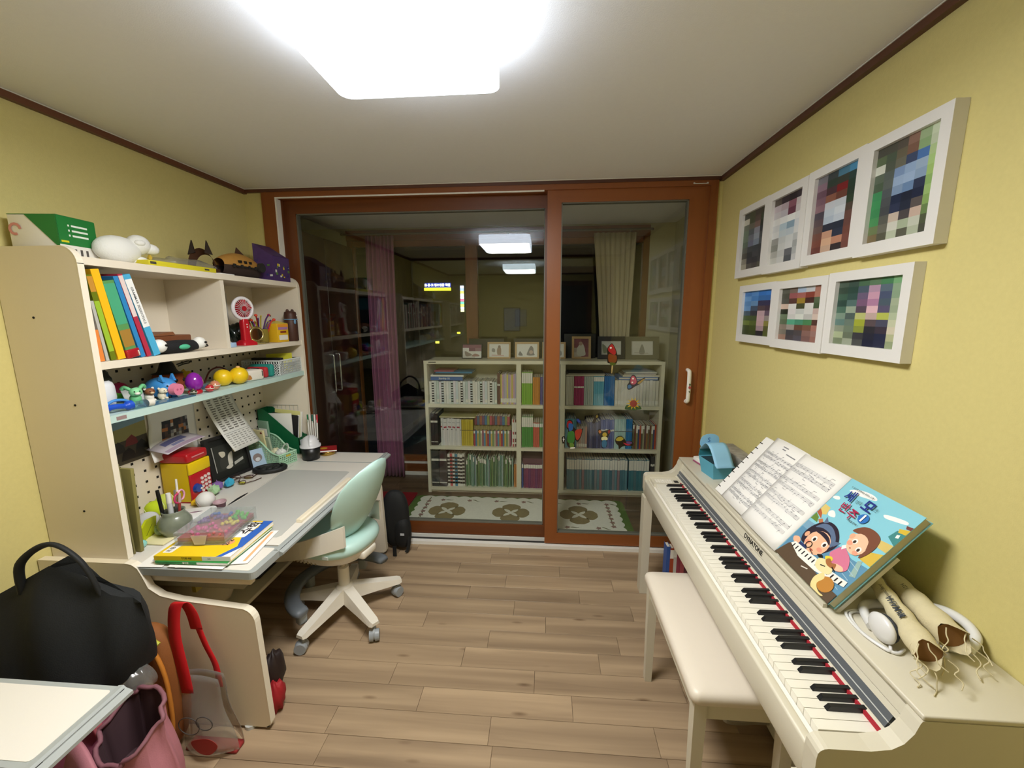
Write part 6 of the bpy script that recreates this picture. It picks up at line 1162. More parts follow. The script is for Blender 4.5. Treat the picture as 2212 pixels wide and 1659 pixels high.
def workbook(loc, rz_, w, d, th, spine, top, pages, label, deco=None):
    t = thing('workbook', label, 'book', loc, rz_); build('cover', MB().box(-w/2, w/2, -d/2, d/2, th-.001, th).box(-w/2, w/2, -d/2, d/2, 0, .001).box(-w/2, w/2, -d/2, -d/2+.0012, .001, th-.001), [top], t); build('pages', MB().box(-w/2+.001, w/2-.001, -d/2+.0012, d/2-.001, .001, th-.001), M_paper, t)
    if deco: deco(t, w, d, th)
    return t
def ydeco(t, w, d, th):
    build('blue_swoosh', MB().prism([(w/2-.05, -d/2), (w/2, -d/2), (w/2, d/2), (w/2-.04, d/2), (w/2-.03, d/2-.05), (w/2-.045, 0), (w/2-.02, -.06)], th, th+.0003, 'xy'), mat('2f64c0', .45), t)
    build('white_corner', MB().prism([(w/2-.03, -d/2), (w/2, -d/2), (w/2, -d/2+.06)], th+.0003, th+.0005, 'xy'), M_paper, t); build('white_panel', MB().prism(rrect(-w/2+.012, -w/2+.045, -d/2+.02, -d/2+.1, .006), th, th+.0003, 'xy'), M_paper, t)
    build('title_panel', MB().prism(rrect(w/2-.105, w/2-.035, .0, d/2-.01, .01), th+.0003, th+.0006, 'xy'), mat('f4f4f2', .5), t); build('orange_badge', MB().prism(circ(w/2-.075, -.035, .026, 18, .02), th+.0003, th+.0006, 'xy'), mat('e8a070', .5), t)
    q_ = MB(); text(q_, '수학', .05, Matrix.Translation((w/2-.052, .07, th+.0008)) @ Matrix.Rotation(PI/2, 4, 'Z'), 0, .03); text(q_, '똑똑한 개념', .016, Matrix.Translation((w/2-.09, .07, th+.0008)) @ Matrix.Rotation(PI/2, 4, 'Z'), 0, .02); text(q_, '2-2', .03, Matrix.Translation((w/2-.07, -.035, th+.0009)) @ Matrix.Rotation(PI/2, 4, 'Z'), 0, .02); build('title_lettering', q_, mat('2a2422', .5), t)
    q_ = MB(); text(q_, '초등 수학', .018, Matrix.Translation((-w/2+.028, -d/2+.06, th+.0005)) @ Matrix.Rotation(PI/2, 4, 'Z'), 0, .02); build('panel_lettering', q_, mat('2a2422', .5), t)
    build('spine_white', MB().box(w/2-.1, w/2, -d/2-.0004, -d/2, .0005, th-.0005), M_paper, t); q_ = MB(); text(q_, '똑똑한 개념', .0075, TM((-.02, -d/2-.0003, th/2), PI/2), 0, .03); text(q_, '2-2', .0075, TM((.06, -d/2-.0006, th/2), PI/2), 0, .03); build('spine_lettering', q_, mat('2a2422', .5), t)
def gdeco(t, w, d, th):
    build('spine_white', MB().box(.02, w/2, -d/2-.0004, -d/2, .0005, th-.0005), M_paper, t); q_ = MB(); text(q_, '풀이집', .008, TM((-.02, -d/2-.0003, th/2), PI/2), 0, .03); build('spine_lettering', q_, M_white, t)
workbook((-1.205, 1.335, zd+.0085), .02, .26, .245, .0085, None, mat('2f8a45', .5), None, 'green spined answer book lying under the yellow workbook', gdeco)
workbook((-1.21, 1.345, zd+.0175), .05, .27, .25, .0165, None, mat('f0cc1a', .5), None, 'yellow and blue maths workbook under the clear bead box', ydeco)
def loose(pts, label, z_, prints=None, name='loose_sheet'):
    t = thing(name, label, 'paper', (pts[0][0], pts[0][1], z_)); build('sheet', MB().prism(pts, z_, z_+.0008, 'xy'), M_paper, t, True)
    for k, (poly, c) in enumerate(prints or []): build('print', MB().prism(poly, z_+.0008, z_+.001+.0002*k, 'xy'), mat(c, .6), t, True)
loose([(-1.39, 1.196), (-1.30, 1.2), (-1.34, 1.43), (-1.42, 1.42)], 'white drawing sheet with scribbled eyes sticking out beside the yellow workbook', zd+.0018, [(circ(-1.36, 1.25, .014, 12, .02), 'b8bcc4'), (circ(-1.36, 1.25, .006, 10, .009), '2a2a34'), (circ(-1.372, 1.32, .013, 12, .02), 'b8bcc4'), (circ(-1.372, 1.32, .006, 10, .009), '2a2a34')])
loose([(-1.25, 1.198), (-1.02, 1.24), (-1.05, 1.46), (-1.3, 1.42)], 'white worksheet with an orange border beneath the workbooks', zd+.0028, [([(-1.045, 1.25), (-1.035, 1.252), (-1.065, 1.45), (-1.075, 1.448)], 'e8b080')])
loose([(-1.28, 1.2), (-1.08, 1.2), (-1.09, 1.42), (-1.29, 1.42)], 'torn white sheet between worksheet and green book', zd+.004)
mbx = MB(); mbx.sph((0, 0, .014), .014, 16, 10); solo('marble', mbx, mat('8fd4cc', .15, coat=1.), 'mint coloured marble ball at the foot of the olive folders', 'ball', None, (-1.487, 1.315, zd))
pa = thing('paper_plane', 'lime yellow folded paper strip leaning behind the marble', 'papercraft', (-1.53, 1.385, zd), .4); build('folded_paper', MB().prism([(-.05, 0), (.04, 0), (.06, .06), (-.01, .075), (-.05, .06)], -.004, .004, 'yz'), mat('c0c808', .6), pa); build('fold_line', MB().prism([(-.03, .02), (.02, .045), (.022, .043), (-.028, .018)], .004, .0046, 'yz'), mat('6a7008', .6), pa)
solo('note_pad', MB().rbox(-1.52, -1.42, 1.33, 1.42, zd, zd+.006, .001), mat('e8dfae', .7), 'cream note pad lying behind the marble and beside the jar', 'notepad', None)
bg = thing('beaded_bag', 'small clear bag of green beads between note pad and jar', 'bag', (-1.49, 1.40, zd+.0062)); build('bag_film', drape(heap(0, 0, .02, .022, .025, .024, 41, 16, 10, .25), 0), mat('8a9a78', .3, noise=.5, nscale=200), bg)
critter((-1.575, 1.375, zd), .2, mat('d8d4cc', .5), mat('dcd8d0', .5), 'white rabbit figure lying behind the lime paper', 'long', .9)
# ================================================================== below and beside the desk
M_nyl = mat('141618', .75, bump=.3, bscale=400)
bp = thing('backpack', 'black school backpack hanging at the far end of the desk by the glass door', 'backpack', (-.905, 2.383, 0), 0)
def pillow(rx, ry, rz, p=2.6):
    def f(d):
        return (abs(d.x)**p+abs(d.y)**p+abs(d.z)**p)**(-1/p)
    return f
q = MB(); q.sph((-.02, 0, .2), (.085, .05, .19), 24, 16, 0, pillow(1, 1, 1)); build('main_body', q, M_nyl, bp); q = MB(); q.sph((.03, -.02, .12), (.05, .05, .1), 18, 12, 0, pillow(1, 1, 1)); build('front_pocket', q, M_nyl, bp); build('strap', MB().tube(spline([(.04, -.04, .16), (.075, -.05, .09), (.07, -.06, .03), (.06, -.07, .012)], 6), .012, 8, flat=.3), M_nyl, bp); build('strap_end', MB().box(-.01, .012, -.105, -.1, .005, .07), M_nyl, bp); build('white_tag', MB().box(.03, .055, -.0735, -.072, .125, .14), mat('c8ccd0', .6), bp)
solo('storage_bag', drape(heap(-1.45, 1.48, .35, .13, .14, .14, 51, 24, 14, .15), .22), mat('b8ac90', .8), 'pale cloth bundle hanging under the near end of the desk', 'bag')
solo('under_desk_shelf', MB().rbox(-1.70, -1.3, 1.26, 2.25, .2, .22, .004), M_creamd, 'cream foot shelf under the desk', 'shelf')
solo('yellow_bar', MB().box(-1.3, -1.285, 1.3, 2.2, .455, .48), mat('b8a22c', .5), 'yellow bar running along under the desk top', 'bar')
solo('dark_box', MB().rbox(-1.7, -1.35, 1.7, 2.2, .222, .40, .01), mat('1c1a18', .7), 'dark storage box on the foot shelf under the desk', 'box')
# bags in the gap between the two desks
bb = thing('handbag', 'large black fabric handbag with an arched handle on the pile of bags', 'handbag', (-1.39, .99, .418), .05)
def bagp(u, v):
    a = 2*PI*u; k = 1-.28*v; s_ = math.copysign(abs(math.cos(a))**.6, math.cos(a)), math.copysign(abs(math.sin(a))**.6, math.sin(a))
    z_ = v*(.235+.125*(1-abs(math.cos(a))))+.012*math.sin(PI*v)*math.sin(3*a); return (.23*math.cos(a)*(.8+.2*math.sin(min(1, v*1.3)*PI/2))+.01*math.sin(5*a)*(1-v), (.125*(1-.85*v**1.5))*s_[1]*(1-.25*abs(math.cos(a))**6)+.01*math.sin(7*a+4*v), z_)
q = MB(); q.grid(bagp, 40, 14); q.face([bagp(i/40, 1) for i in range(40)]); build('bag_body', q, mat('15181a', .85, bump=.3, bscale=300), bb)
build('handle', MB().tube(spline([(-.1, -.02, .27), (-.075, -.03, .37), (.02, -.03, .43), (.1, -.03, .38), (.13, -.02, .27)], 8), .011, 8, flat=.6), mat('17191a', .7), bb); build('zip_pull', MB().rbox(-.232, -.224, -.06, -.052, .15, .2, .003), mat('9a9a90', .35, .5), bb)
pk = thing('duffel_bag', 'pink sports bag lying under the black handbag', 'bag', (-1.46, .945, .0), .03); q = MB(); q.sph((0, 0, .205), (.2, .1, .205), 26, 14, 0, pillow(1, 1, 1)); build('bag_body', q, mat('b0607a', .8, bump=.4, bscale=60), pk); build('strap', MB().tube(spline([(.08, -.09, .38), (.14, -.11, .425), (.195, -.07, .4), (.2, -.04, .3)], 6), .014, 8, flat=.3), mat('d8707a', .8), pk)
ob = thing('kids_backpack', 'orange and brown animal backpack with yellow piping beside the desk panel', 'backpack', (-1.30, 1.118, .0), .0); q = MB(); q.sph((0, 0, .235), (.1, .058, .235), 24, 16, 0, pillow(1, 1, 1)); build('main_body', q, mat('8a5222', .75, noise=.15, nscale=20, bump=.3, bscale=200), ob)
build('piping', MB().tube([(.098*math.copysign(abs(math.cos(a))**.8, math.cos(a)), -.05, .235+.22*math.copysign(abs(math.sin(a))**.8, math.sin(a))) for a in [2*PI*i/36 for i in range(36)]], .007, 6, closed=True), mat('c87f2c', .6), ob); build('pocket', MB().sph((.02, -.045, .2), (.075, .025, .12), 18, 12), mat('a8692a', .75), ob); build('yellow_piping', MB().tube(spline([(-.03, -.04, .462), (.04, -.045, .465), (.085, -.045, .44)], 6), .007, 6), mat('c0c040', .6), ob); build('zip_pull', MB().rbox(.06, .07, -.07, -.062, .2, .24, .003), mat('a8d830', .5), ob)
wp = thing('packing_film', 'crumpled clear plastic wrap between pink bag and orange backpack', 'plastic wrap', (-1.24, .995, .3)); build('film', heap(0, 0, .08, .07, .05, .06, 61, 26, 14, .3), M_film, wp)
pb2 = thing('backpack', 'dusty pink open school backpack beside the second desk', 'backpack', (-1.125, .885, 0), -.45); M_pkb = mat('b97884', .75, noise=.05, nscale=30, bump=.25, bscale=250)
def pkp(u, v):
    a = 2*PI*u; c, s_ = math.copysign(abs(math.cos(a))**.7, math.cos(a)), math.copysign(abs(math.sin(a))**.7, math.sin(a)); k = .78+.22*math.sin(PI*min(1, v*1.2))
    return (.118*c*k+.008*math.sin(9*a+3*v), .085*s_*k+.006*math.sin(5*a), .005+.36*v+.045*v*(1 if s_ > 0 else -1)*abs(s_))
q = MB(); q.grid(pkp, 40, 12); q.face([pkp(i/40, 0) for i in range(40)][::-1]); q.grid(lambda u, v: (pkp(u, 1)[0]*(1-.2*v)-.0, pkp(u, 1)[1]*(1-.2*v), pkp(u, 1)[2]-.17*v), 40, 4, 1); q.face([(pkp(i/40, 1)[0]*.8, pkp(i/40, 1)[1]*.8, .22) for i in range(40)], 1); build('main_body', q, [M_pkb, mat('4a3238', .85)], pb2)
build('piping', MB().tube([pkp(i/40, 1) for i in range(40)], .006, 6, closed=True), mat('8a5a64', .7), pb2); build('front_flap', MB().sheet(lambda u, v: (-.1+.18*u, -.09-.035*math.sin(PI*v), .39-.28*v-.04+.03*math.sin(PI*u)), 10, 8, .01), M_pkb, pb2); build('zip', MB().tube(spline([(.1, -.075, .345), (.113, -.07, .2), (.103, -.065, .05)], 6), .004, 5), mat('d8c8c0', .4, .3), pb2)
for x in (-.06, .09): build('shoulder_strap', MB().sheet(lambda u, v: (x+.05*u, -.105-.03*math.sin(PI*v), .24-.22*v), 4, 8, .012), mat('18181a', .8), pb2)
# clear tote with red straps
tt = thing('clear_tote_bag', 'clear plastic tote with red straps leaning on the desk panel', 'bag', (-1.125, 1.125, 0), .0); M_tote = glass('tote_film', 'eceae4', 1.45, .08, .16)
def totep(u, v, s_): return (-.1+.2*u*(1-.25*v)+.006*math.sin(8*v), s_*(.012+.04*math.sin(PI*u)*(1-v)), .012+.27*v+.012*math.sin(PI*u))
for s_ in (-1, 1): build('film_side', MB().sheet(lambda u, v: totep(u, v, s_), 12, 12, .0012), M_tote, tt)
build('red_base', MB().rbox(-.09, .095, -.022, .022, 0, .014, .005), mat('9a2a2a', .6), tt)
# pale bear-less print: two plain round shapes with red scarves
for s_, pts, nm in ((-1, [(-.06, .185), (-.045, .2), (-.02, .21), (-.01, .2), (.015, .17)], 'strap'), (1, [(.03, .17)], 'strap')):
    pass
def strap(pts, w): build('strap', MB().sheet(lambda u, v: (lambda p: (p[0]+w*(u-.5), p[1], p[2]))(tuple(spline(pts, 10)[min(int(v*(len(pts)-1)*10+.5), (len(pts)-1)*10)])), 2, 24, .002), mat('c4141c', .6), tt)
strap([(-.05, -.02, .23), (-.055, -.02, .32), (-.075, -.01, .44), (-.07, 0, .53), (-.05, .01, .545), (-.035, .02, .5), (-.035, .03, .43)], .042); strap([(.03, .02, .22), (.02, .025, .3), (-.01, .03, .37), (-.035, .035, .44)], .022)
for x, z_, r_ in ((-.02, .15, .036), (.035, .165, .028)):
    build('round_print', MB().tube([(x+r_*math.cos(a), -.062, z_+r_*.9*math.sin(a)) for a in [2*PI*i/24 for i in range(24)]], .0016, 4, closed=True), mat('4a4440', .6), tt)
build('red_print', MB().prism(blob([(-.02, .09), (.04, .105), (.07, .08), (.04, .045), (0, .05)]), -.0625, -.0615, 'xz'), mat('a8302a', .6), tt)
solo('red_cloth', drape(heap(-.995, 1.27, .06, .03, .04, .06, 71, 18, 10, .4), .001), mat('a01820', .7), 'bunched red cloth on the floor behind the desk panel', 'cloth'); solo('shoe_bag', drape(heap(-1.02, 1.31, .13, .03, .05, .08, 72, 18, 10, .3), .02), mat('241614', .6), 'dark brown shoe bag above the red cloth', 'bag')
# ================================================================== on the piano
PT = .745; LB = Vector((.716, 0, .7575)); LD = Vector((.63, 0, .777)).normalized(); LN = Vector((-LD.z, 0, LD.x))   # lean direction of rest, and its outward normal
for o in [c for c in pn.children if c.name.startswith(('music_rest', 'rest_ledge'))]: bpy.data.objects.remove(o)
build('rest_ledge', MB().box(.703, .713, .985, 1.74, .7452, .7565), M_pno, pn, True)
def plane(y0, y1, off=0.):
    """point on the leaning plane: u runs from far (left) to near, v up the slope in metres"""
    return lambda u, v, h=0.: Vector((LB.x, y0+(y1-y0)*u, LB.z))+LD*v+LN*(off+h)
rp_ = plane(1.70, .97, -.012)
mq = MB(); mq._add([rp_(0, -.005), rp_(1, -.005), rp_(1, .19), rp_(0, .19), rp_(0, -.005, -.01), rp_(1, -.005, -.01), rp_(1, .19, -.01), rp_(0, .19, -.01)], [(0,1,2,3), (7,6,5,4), (1,0,4,5), (2,1,5,6), (3,2,6,7), (0,3,7,4)]); build('music_rest', mq, M_pno, pn, True)
build('rest_strut', MB().tube([rp_(.5, .15, -.012), (.9, 1.335, PT)], .006, 8), M_pno, pn, True)
def slab(P_, u0, u1, v0, v1, h0, h1):
    q_ = MB(); a = [P_(u, v, h) for h in (h0, h1) for u, v in ((u0, v0), (u1, v0), (u1, v1), (u0, v1))]
    q_._add(a, [(3,2,1,0), (4,5,6,7), (0,1,5,4), (1,2,6,5), (2,3,7,6), (3,0,4,7)]); return q_
# music sheets
def music(P_, t, u0, u1, v0, v1, n, h, seed, m, title=False, dense=True):
    """staff lines and notes as print"""
    r_ = random.Random(seed); q_ = MB(); L_ = v1-v0
    for s_ in range(n):
        vt = v1-L_*(s_+.15)/n; g = L_/n*.045
        for st in (0, 1):
            vb = vt-st*L_/n*.36
            for k in range(5): v = vb-g*k; q_.face([P_(u0+(u1-u0)*w_/6, v-.00028, h) for w_ in range(7)] + [P_(u0+(u1-u0)*w_/6, v+.00028, h) for w_ in range(6, -1, -1)])
            u = u0+.03
            while u < u1-.02:
                c = vb-g*r_.uniform(0, 4); w = .006; du = w/abs((P_(1, 0)-P_(0, 0)).length); up = r_.choice((1, -1))
                q_.face([P_(u, c, h), P_(u+du*.5, c-.0014, h), P_(u+du, c, h), P_(u+du*.5, c+.0014, h)]); x = u+du*(.9 if up > 0 else .05); q_.face([P_(x, c, h), P_(x+du*.12, c, h), P_(x+du*.12, c+up*.009, h), P_(x, c+up*.009, h)])
                if r_.random() < .35: nu = u+r_.uniform(.05, .09); q_.face([P_(x, c+up*.0085, h), P_(min(nu, u1), c+up*.0095, h), P_(min(nu, u1), c+up*.0108, h), P_(x, c+up*.0098, h)]); 
                u += r_.uniform(.035, .075) if dense else r_.uniform(.06, .1)
            for u in (u0, (u0+u1)/2, u1): q_.face([P_(u, vb-g*4, h), P_(u+.003, vb-g*4, h), P_(u+.003, vb, h), P_(u, vb, h)])
    o = build('music_print', q_, m, t, True); o['kind'] = 'stuff'
M_ink = mat('7c7c80', .7)
s1 = thing('spiral_notebook', 'white spiral music notebook leaning at the far end of the music rest', 'book', (.72, 1.6, PT)); Pa = plane(1.665, 1.43, .001)
build('pages', slab(Pa, 0, 1, 0, .285, 0, .008), M_paper, s1, True); build('back_cover', slab(Pa, -.06, .9, 0, .29, -.004, -.001), mat('e6e4de', .6), s1, True)
for i in range(10): v = .02+.026*i; build('spiral_ring', MB().tube([Pa(.03, v, -.004), Pa(-.03, v+.001, .002), Pa(.01, v+.002, .011), Pa(.07, v+.002, .0095)], .0018, 5), M_black, s1, True)
s2 = thing('sheet_music', 'photocopied sheet music with a title on the spiral notebook', 'paper', (.72, 1.5, PT)); 
def Pb(u, v, h=0.): p = plane(1.60, 1.40, .011)(u, v, h); return p+LN*(.012*math.sin(PI*u)+.02*max(0, v-.15))+Vector((0, .0, 0))
build('sheet', MB().sheet(lambda u, v: tuple(Pb(u, .305*v)), 8, 8, .0006), M_paper, s2, True)
def Pbb(u, v, h=0.): return Pb(u, v, h+.0012)
music(Pbb, s2, .08, .92, .02, .25, 5, 0, 3, M_ink); q = MB()
for u0, u1, v in ((.42, .58, .282), (.45, .55, .272), (.62, .85, .262)): q.face([Pbb(u0, v), Pbb(u1, v), Pbb(u1, v+.004), Pbb(u0, v+.004)])
build('title_print', q, mat('8a8a8c', .7), s2, True)
s3 = thing('sheet_music', 'second photocopied music page with wide staves lying against the blue song book', 'paper', (.72, 1.3, PT))
def Pc(u, v, h=0.): p = plane(1.425, 1.205, .0165)(u, v, h); return p+LN*(.01*math.sin(PI*u))
build('sheet', MB().sheet(lambda u, v: tuple(Pc(u, -.004+.305*v)), 8, 8, .0006), M_paper, s3, True); music(lambda u, v, h=0.: Pc(u, v, h+.0012), s3, .06, .9, .03, .27, 4, 0, 8, mat('8c8c90', .7), dense=False)
s4 = thing('songbook', 'thick grey edged music folder behind the photocopied page', 'book', (.72, 1.3, PT)); Pd = plane(1.44, 1.2, .0005); build('cover', slab(Pd, 0, 1, -.002, .3, 0, .0018), mat('8f8f84', .6), s4, True); build('pages', slab(Pd, .0, .985, 0, .296, .0018, .0095), M_paper, s4, True)
# illustrated song book
sb_ = thing('songbook', 'blue illustrated children\'s piano song book leaning on the music rest', 'book', (.75, 1.08, PT)); BKT = .022; Pe = plane(1.195, .962, .001)
build('pages', slab(Pe, .015, .985, .003, .297, .0012, BKT-.0012), mat('cfc9a8', .7), sb_, True); build('back_cover', slab(Pe, 0, 1, 0, .3, 0, .0012), mat('8ccbd8', .4), sb_, True); build('front_cover', slab(Pe, 0, 1, 0, .3, BKT-.0012, BKT), mat('8ccfe0', .35), sb_, True); build('spine', slab(Pe, -.006, .002, 0, .3, 0, BKT), mat('8ccfe0', .35), sb_, True)
art = MB(); lay_ = [0]
def A(pts, c, lift=True):
    """one flat printed patch on the cover (u, v in 0..1), clipped to the cover"""
    if lift: lay_[0] += 1
    art.face([tuple(Pe(min(.999, max(.001, u)), .3*min(.999, max(.001, v)), BKT+.00004*lay_[0])) for u, v in pts], 0, c)
def E_(cx_, cy_, rx, ry, c, n=16, rot_=0.):
    A([(cx_+rx*math.cos(a)*math.cos(rot_)-ry*math.sin(a)*math.sin(rot_), cy_+rx*math.cos(a)*math.sin(rot_)+ry*math.sin(a)*math.cos(rot_)) for a in [2*PI*i/n for i in range(n)]], c)
for pts in (((.1, .89), (.2, .935), (.35, .955), (.45, .945), (.46, .92), (.35, .9), (.2, .88)), ((.66, .855), (.75, .88), (.9, .9), (.92, .875), (.8, .85), (.7, .835)), ((.0, .77), (.06, .79), (.1, .77), (.06, .75), (0, .75)), ((.12, .62), (.16, .65), (.22, .63), (.24, .6), (.16, .585))): A(blob(list(pts), 4), 'f4f6f4')
# street, houses
A([(0, .0), (1, .0), (1, .42), (.8, .4), (.5, .43), (.0, .42)], '5f93b4'); A([(0, .44), (.25, .45), (.2, .36), (0, .36)], '7fa9c4'); A([(0, .6), (.0, .66), (.1, .655), (.13, .58), (.06, .55)], 'e0c878'); A([(0, .55), (.0, .6), (.07, .57), (.12, .52)], 'b8603c'); A([(0, .47), (0, .545), (.08, .52), (.12, .47)], '6a8a3c'); A([(.1, .5), (.14, .53), (.19, .5), (.16, .47)], 'c07850')
A([(.88, .72), (.9, .8), (1., .82), (1, .68)], '3f8a8a'); A([(.93, .77), (.96, .78), (.97, .75), (.94, .74)], 'eef4f0'); A([(.9, .82), (1, .85), (1, .8), (.92, .79)], 'd8b838'); A([(.93, .87), (1, .88), (1, .85), (.95, .845)], '7a4038'); A([(.82, .66), (1, .68), (1, .6), (.84, .6)], 'd8c070'); A([(.84, .52), (1, .58), (1, .44), (.86, .44)], 'd8b848')
A([(.86, .42), (.9, .44), (.98, .3), (.92, .28)], '9ab8b0')
for i in range(5): A([(.78+.03*i, .38-.06*i), (.785+.03*i, .385-.06*i), (.95, .36-.055*i), (.95, .354-.055*i)], 'a8c4d4')
# girl with the blue ribbon (left child)
A(blob([(.1, .36), (.14, .46), (.24, .54), (.38, .54), (.5, .48), (.56, .4), (.52, .3), (.45, .26), (.2, .24), (.12, .28)], 4), '2a2030'); A(blob([(.16, .43), (.22, .505), (.34, .515), (.47, .46), (.52, .4), (.5, .36), (.4, .45), (.25, .46)], 4), '5f7392'); A([(.2, .5), (.17, .57), (.25, .53)], '5f7392'); A([(.5, .43), (.57, .45), (.53, .38)], '5f7392')
E_(.345, .32, .165, .125, 'f2bc98'); A(blob([(.22, .4), (.3, .435), (.42, .42), (.49, .37), (.4, .39), (.3, .4)], 4), '2a2030'); E_(.15, .33, .03, .03, 'eab08c')
for u, v in ((.279, .335), (.435, .35)): E_(u, v, .035, .03, 'faf6ee'); E_(u+.006, v-.004, .019, .018, '2e2420')
E_(.24, .275, .04, .02, 'ec9a80'); E_(.44, .285, .04, .02, 'ec9a80'); E_(.36, .24, .03, .008, 'a8503c')
A([(.31, .215), (.2, .17), (.12, .2), (.14, .23), (.28, .24)], '2f3a6a'); A([(.41, .22), (.5, .2), (.55, .16), (.45, .14), (.36, .19)], '2f3a6a'); A(blob([(.04, .235), (.1, .26), (.16, .235), (.15, .195), (.07, .2)], 4), 'f0b894')
# boy (right child) tilted
A(blob([(.57, .36), (.62, .44), (.72, .42), (.8, .38), (.86, .3), (.78, .24), (.66, .27), (.57, .32)], 4), 'd87a98'); A([(.6, .44), (.63, .41), (.66, .45), (.63, .47)], 'f4f4f0'); A(blob([(.55, .6), (.62, .68), (.74, .7), (.85, .67), (.89, .59), (.88, .5), (.84, .44), (.8, .52), (.66, .6)], 4), '7a4a34'); E_(.715, .525, .125, .095, 'f4c6a4', rot_=-.3); A(blob([(.6, .6), (.68, .63), (.78, .6), (.84, .52), (.86, .6), (.78, .67), (.65, .66)], 4), '7a4a34'); E_(.6, .56, .03, .028, 'eab08c')
for u, v in ((.672, .535), (.775, .495)): E_(u, v, .032, .026, 'faf6ee'); E_(u, v-.004, .017, .016, '3a2a20')
E_(.64, .5, .035, .022, 'f0a488'); E_(.775, .455, .035, .02, 'f0a488'); E_(.69, .465, .012, .007, 'c07a60'); A(blob([(.56, .28), (.62, .31), (.66, .29), (.62, .25)], 4), 'e8d43a'); A(blob([(.7, .28), (.8, .3), (.84, .27), (.76, .24)], 4), 'f4c6a4')
# piano and cat
A([(.0, .0), (1, .0), (1, .1), (.86, .1), (.6, .12), (.28, .14), (.11, .185), (.06, .15)], '5c4a38'); A([(.085, .165), (.12, .205), (.5, .215), (.62, .2), (.75, .215), (.97, .235), (.98, .185), (.8, .15), (.6, .12), (.3, .115)], 'f2f0e8')
for i in range(14): u = .13+.06*i; v = .175+.0016*i+(.005 if i > 9 else 0); A([(u, v-.03), (u+.018, v-.028), (u+.02, v+.012), (u+.003, v+.01)], '1c1a1a')
A(blob([(.52, .22), (.56, .25), (.66, .26), (.75, .23), (.76, .18), (.66, .15), (.56, .16)], 4), 'efe0a8'); A(blob([(.6, .26), (.63, .29), (.68, .27), (.73, .285), (.75, .24), (.66, .23)], 4), 'a86a3a'); E_(.82, .1, .1, .07, 'c08438'); A(blob([(.7, .16), (.76, .13), (.74, .06), (.82, .02), (.9, .02), (.86, 0), (.72, 0), (.66, .08)], 4), 'eeda98'); A([(.44, .075), (.53, .095), (.53, .085), (.44, .065)], 'e8e4d8')
# drawn-on scribbles
for a in range(12):
    t0, t1 = 2*PI*a/12, 2*PI*(a+1)/12; f_ = lambda t_, r_: (.29+r_*math.cos(t_), .262+r_*.8*math.sin(t_)); A([f_(t0, .045), f_(t1, .045), f_(t1, .036), f_(t0, .036)], '141414', a == 0)
A([(.355, .235), (.42, .225), (.42, .218), (.355, .228)], '141414'); A(blob([(.47, .245), (.52, .27), (.55, .25), (.52, .235)], 4), '141414'); A([(.6, .2), (.66, .215), (.66, .206), (.6, .19)], '141414'); A([(.72, .25), (.78, .235), (.78, .225), (.72, .24)], '141414')
E_(.538, .732, .062, .048, '2f74c0'); A([(.46, .73), (.49, .755), (.49, .715)], '2f74c0')
build('cover_print', art, M_print, sb_, True)
def ctext(body, u, v, size, c, bold=.03, tilt=0.):
    q_ = MB(); o_ = Pe(u, .3*v, BKT+.0062-.0008); X_ = Vector((0, -1, 0)); Y_ = LD
    M_ = Matrix(((X_.x, Y_.x, LN.x, o_.x), (X_.y, Y_.y, LN.y, o_.y), (X_.z, Y_.z, LN.z, o_.z), (0, 0, 0, 1))) @ Matrix.Rotation(tilt, 4, 'Z'); text(q_, body, size, M_, 0, bold); return build('cover_lettering', q_, mat(c, .4), sb_, True)
ctext('세', .2, .835, .036, '25358a', .02, .1); ctext('상의', .345, .828, .012, '4a5a60', .0); ctext('모', .475, .832, .038, '25358a', .025, -.05); ctext('든', .578, .845, .012, '4a5a60', .0); ctext('반', .262, .718, .033, 'b02a50', .015, .08); ctext('주', .4, .702, .034, 'b02a50', .015, -.06); ctext('1', .538, .73, .028, 'f4f6f8', .05); ctext('두 손으로 연주하는 피아노 교본', .28, .925, .006, '4a4a4a', .01); ctext('이예은 편저', .475, .65, .007, '4a4a4a', .01)
# blue gift box with open flaps, patterned box behind
gx = thing('gift_box', 'light blue paper gift box with an open lid flap on the piano', 'box', (.785, 1.86, PT), .15); M_gx = mat('5fb0cc', .6); M_gx2 = mat('8fc4e4', .6)
def taper(w0, w1, d0, d1, h, q_): q_._add([(-w0, -d0, 0), (w0, -d0, 0), (w0, d0, 0), (-w0, d0, 0), (-w1, -d1, h), (w1, -d1, h), (w1, d1, h), (-w1, d1, h)], [(3,2,1,0), (0,1,5,4), (1,2,6,5), (2,3,7,6), (3,0,4,7)]); return q_
build('box_body', taper(.036, .048, .05, .062, .075, MB()), M_gx, gx); build('mouth_sheet', MB()._add([(-.046, -.06, .07), (.046, -.06, .07), (.046, .06, .07), (-.046, .06, .07)], [(0,1,2,3)]), mat('1c3a44', .8), gx)  # flat dark sheet spans the open box just under its rim
fl_ = MB(); fl_.sheet(lambda u, v: (-.048+.085*u-.0*v, .06-.15*v, .105+.05*math.sin(PI*min(1, v*1.1))-.055*max(0, v-.3)), 6, 10, .0015); build('lid_flap', fl_, M_gx2, gx); build('tuck_flap', MB().prism(blob([(-.045, .12), (.03, .12), (.035, .165), (-.005, .18), (-.045, .165)], 4), .05, .052, 'xz'), M_gx2, gx); q = MB(); text(q, 'S', .03, TM((-.01, .0495, .15), PI/2), 0, .0); build('flap_mark', q, mat('2a5a9a', .5), gx); build('back_flap', MB().prism([(-.048, .075), (.048, .075), (.042, .14), (-.04, .12)], .062, .064, 'xz'), mat('2f8090', .6), gx)
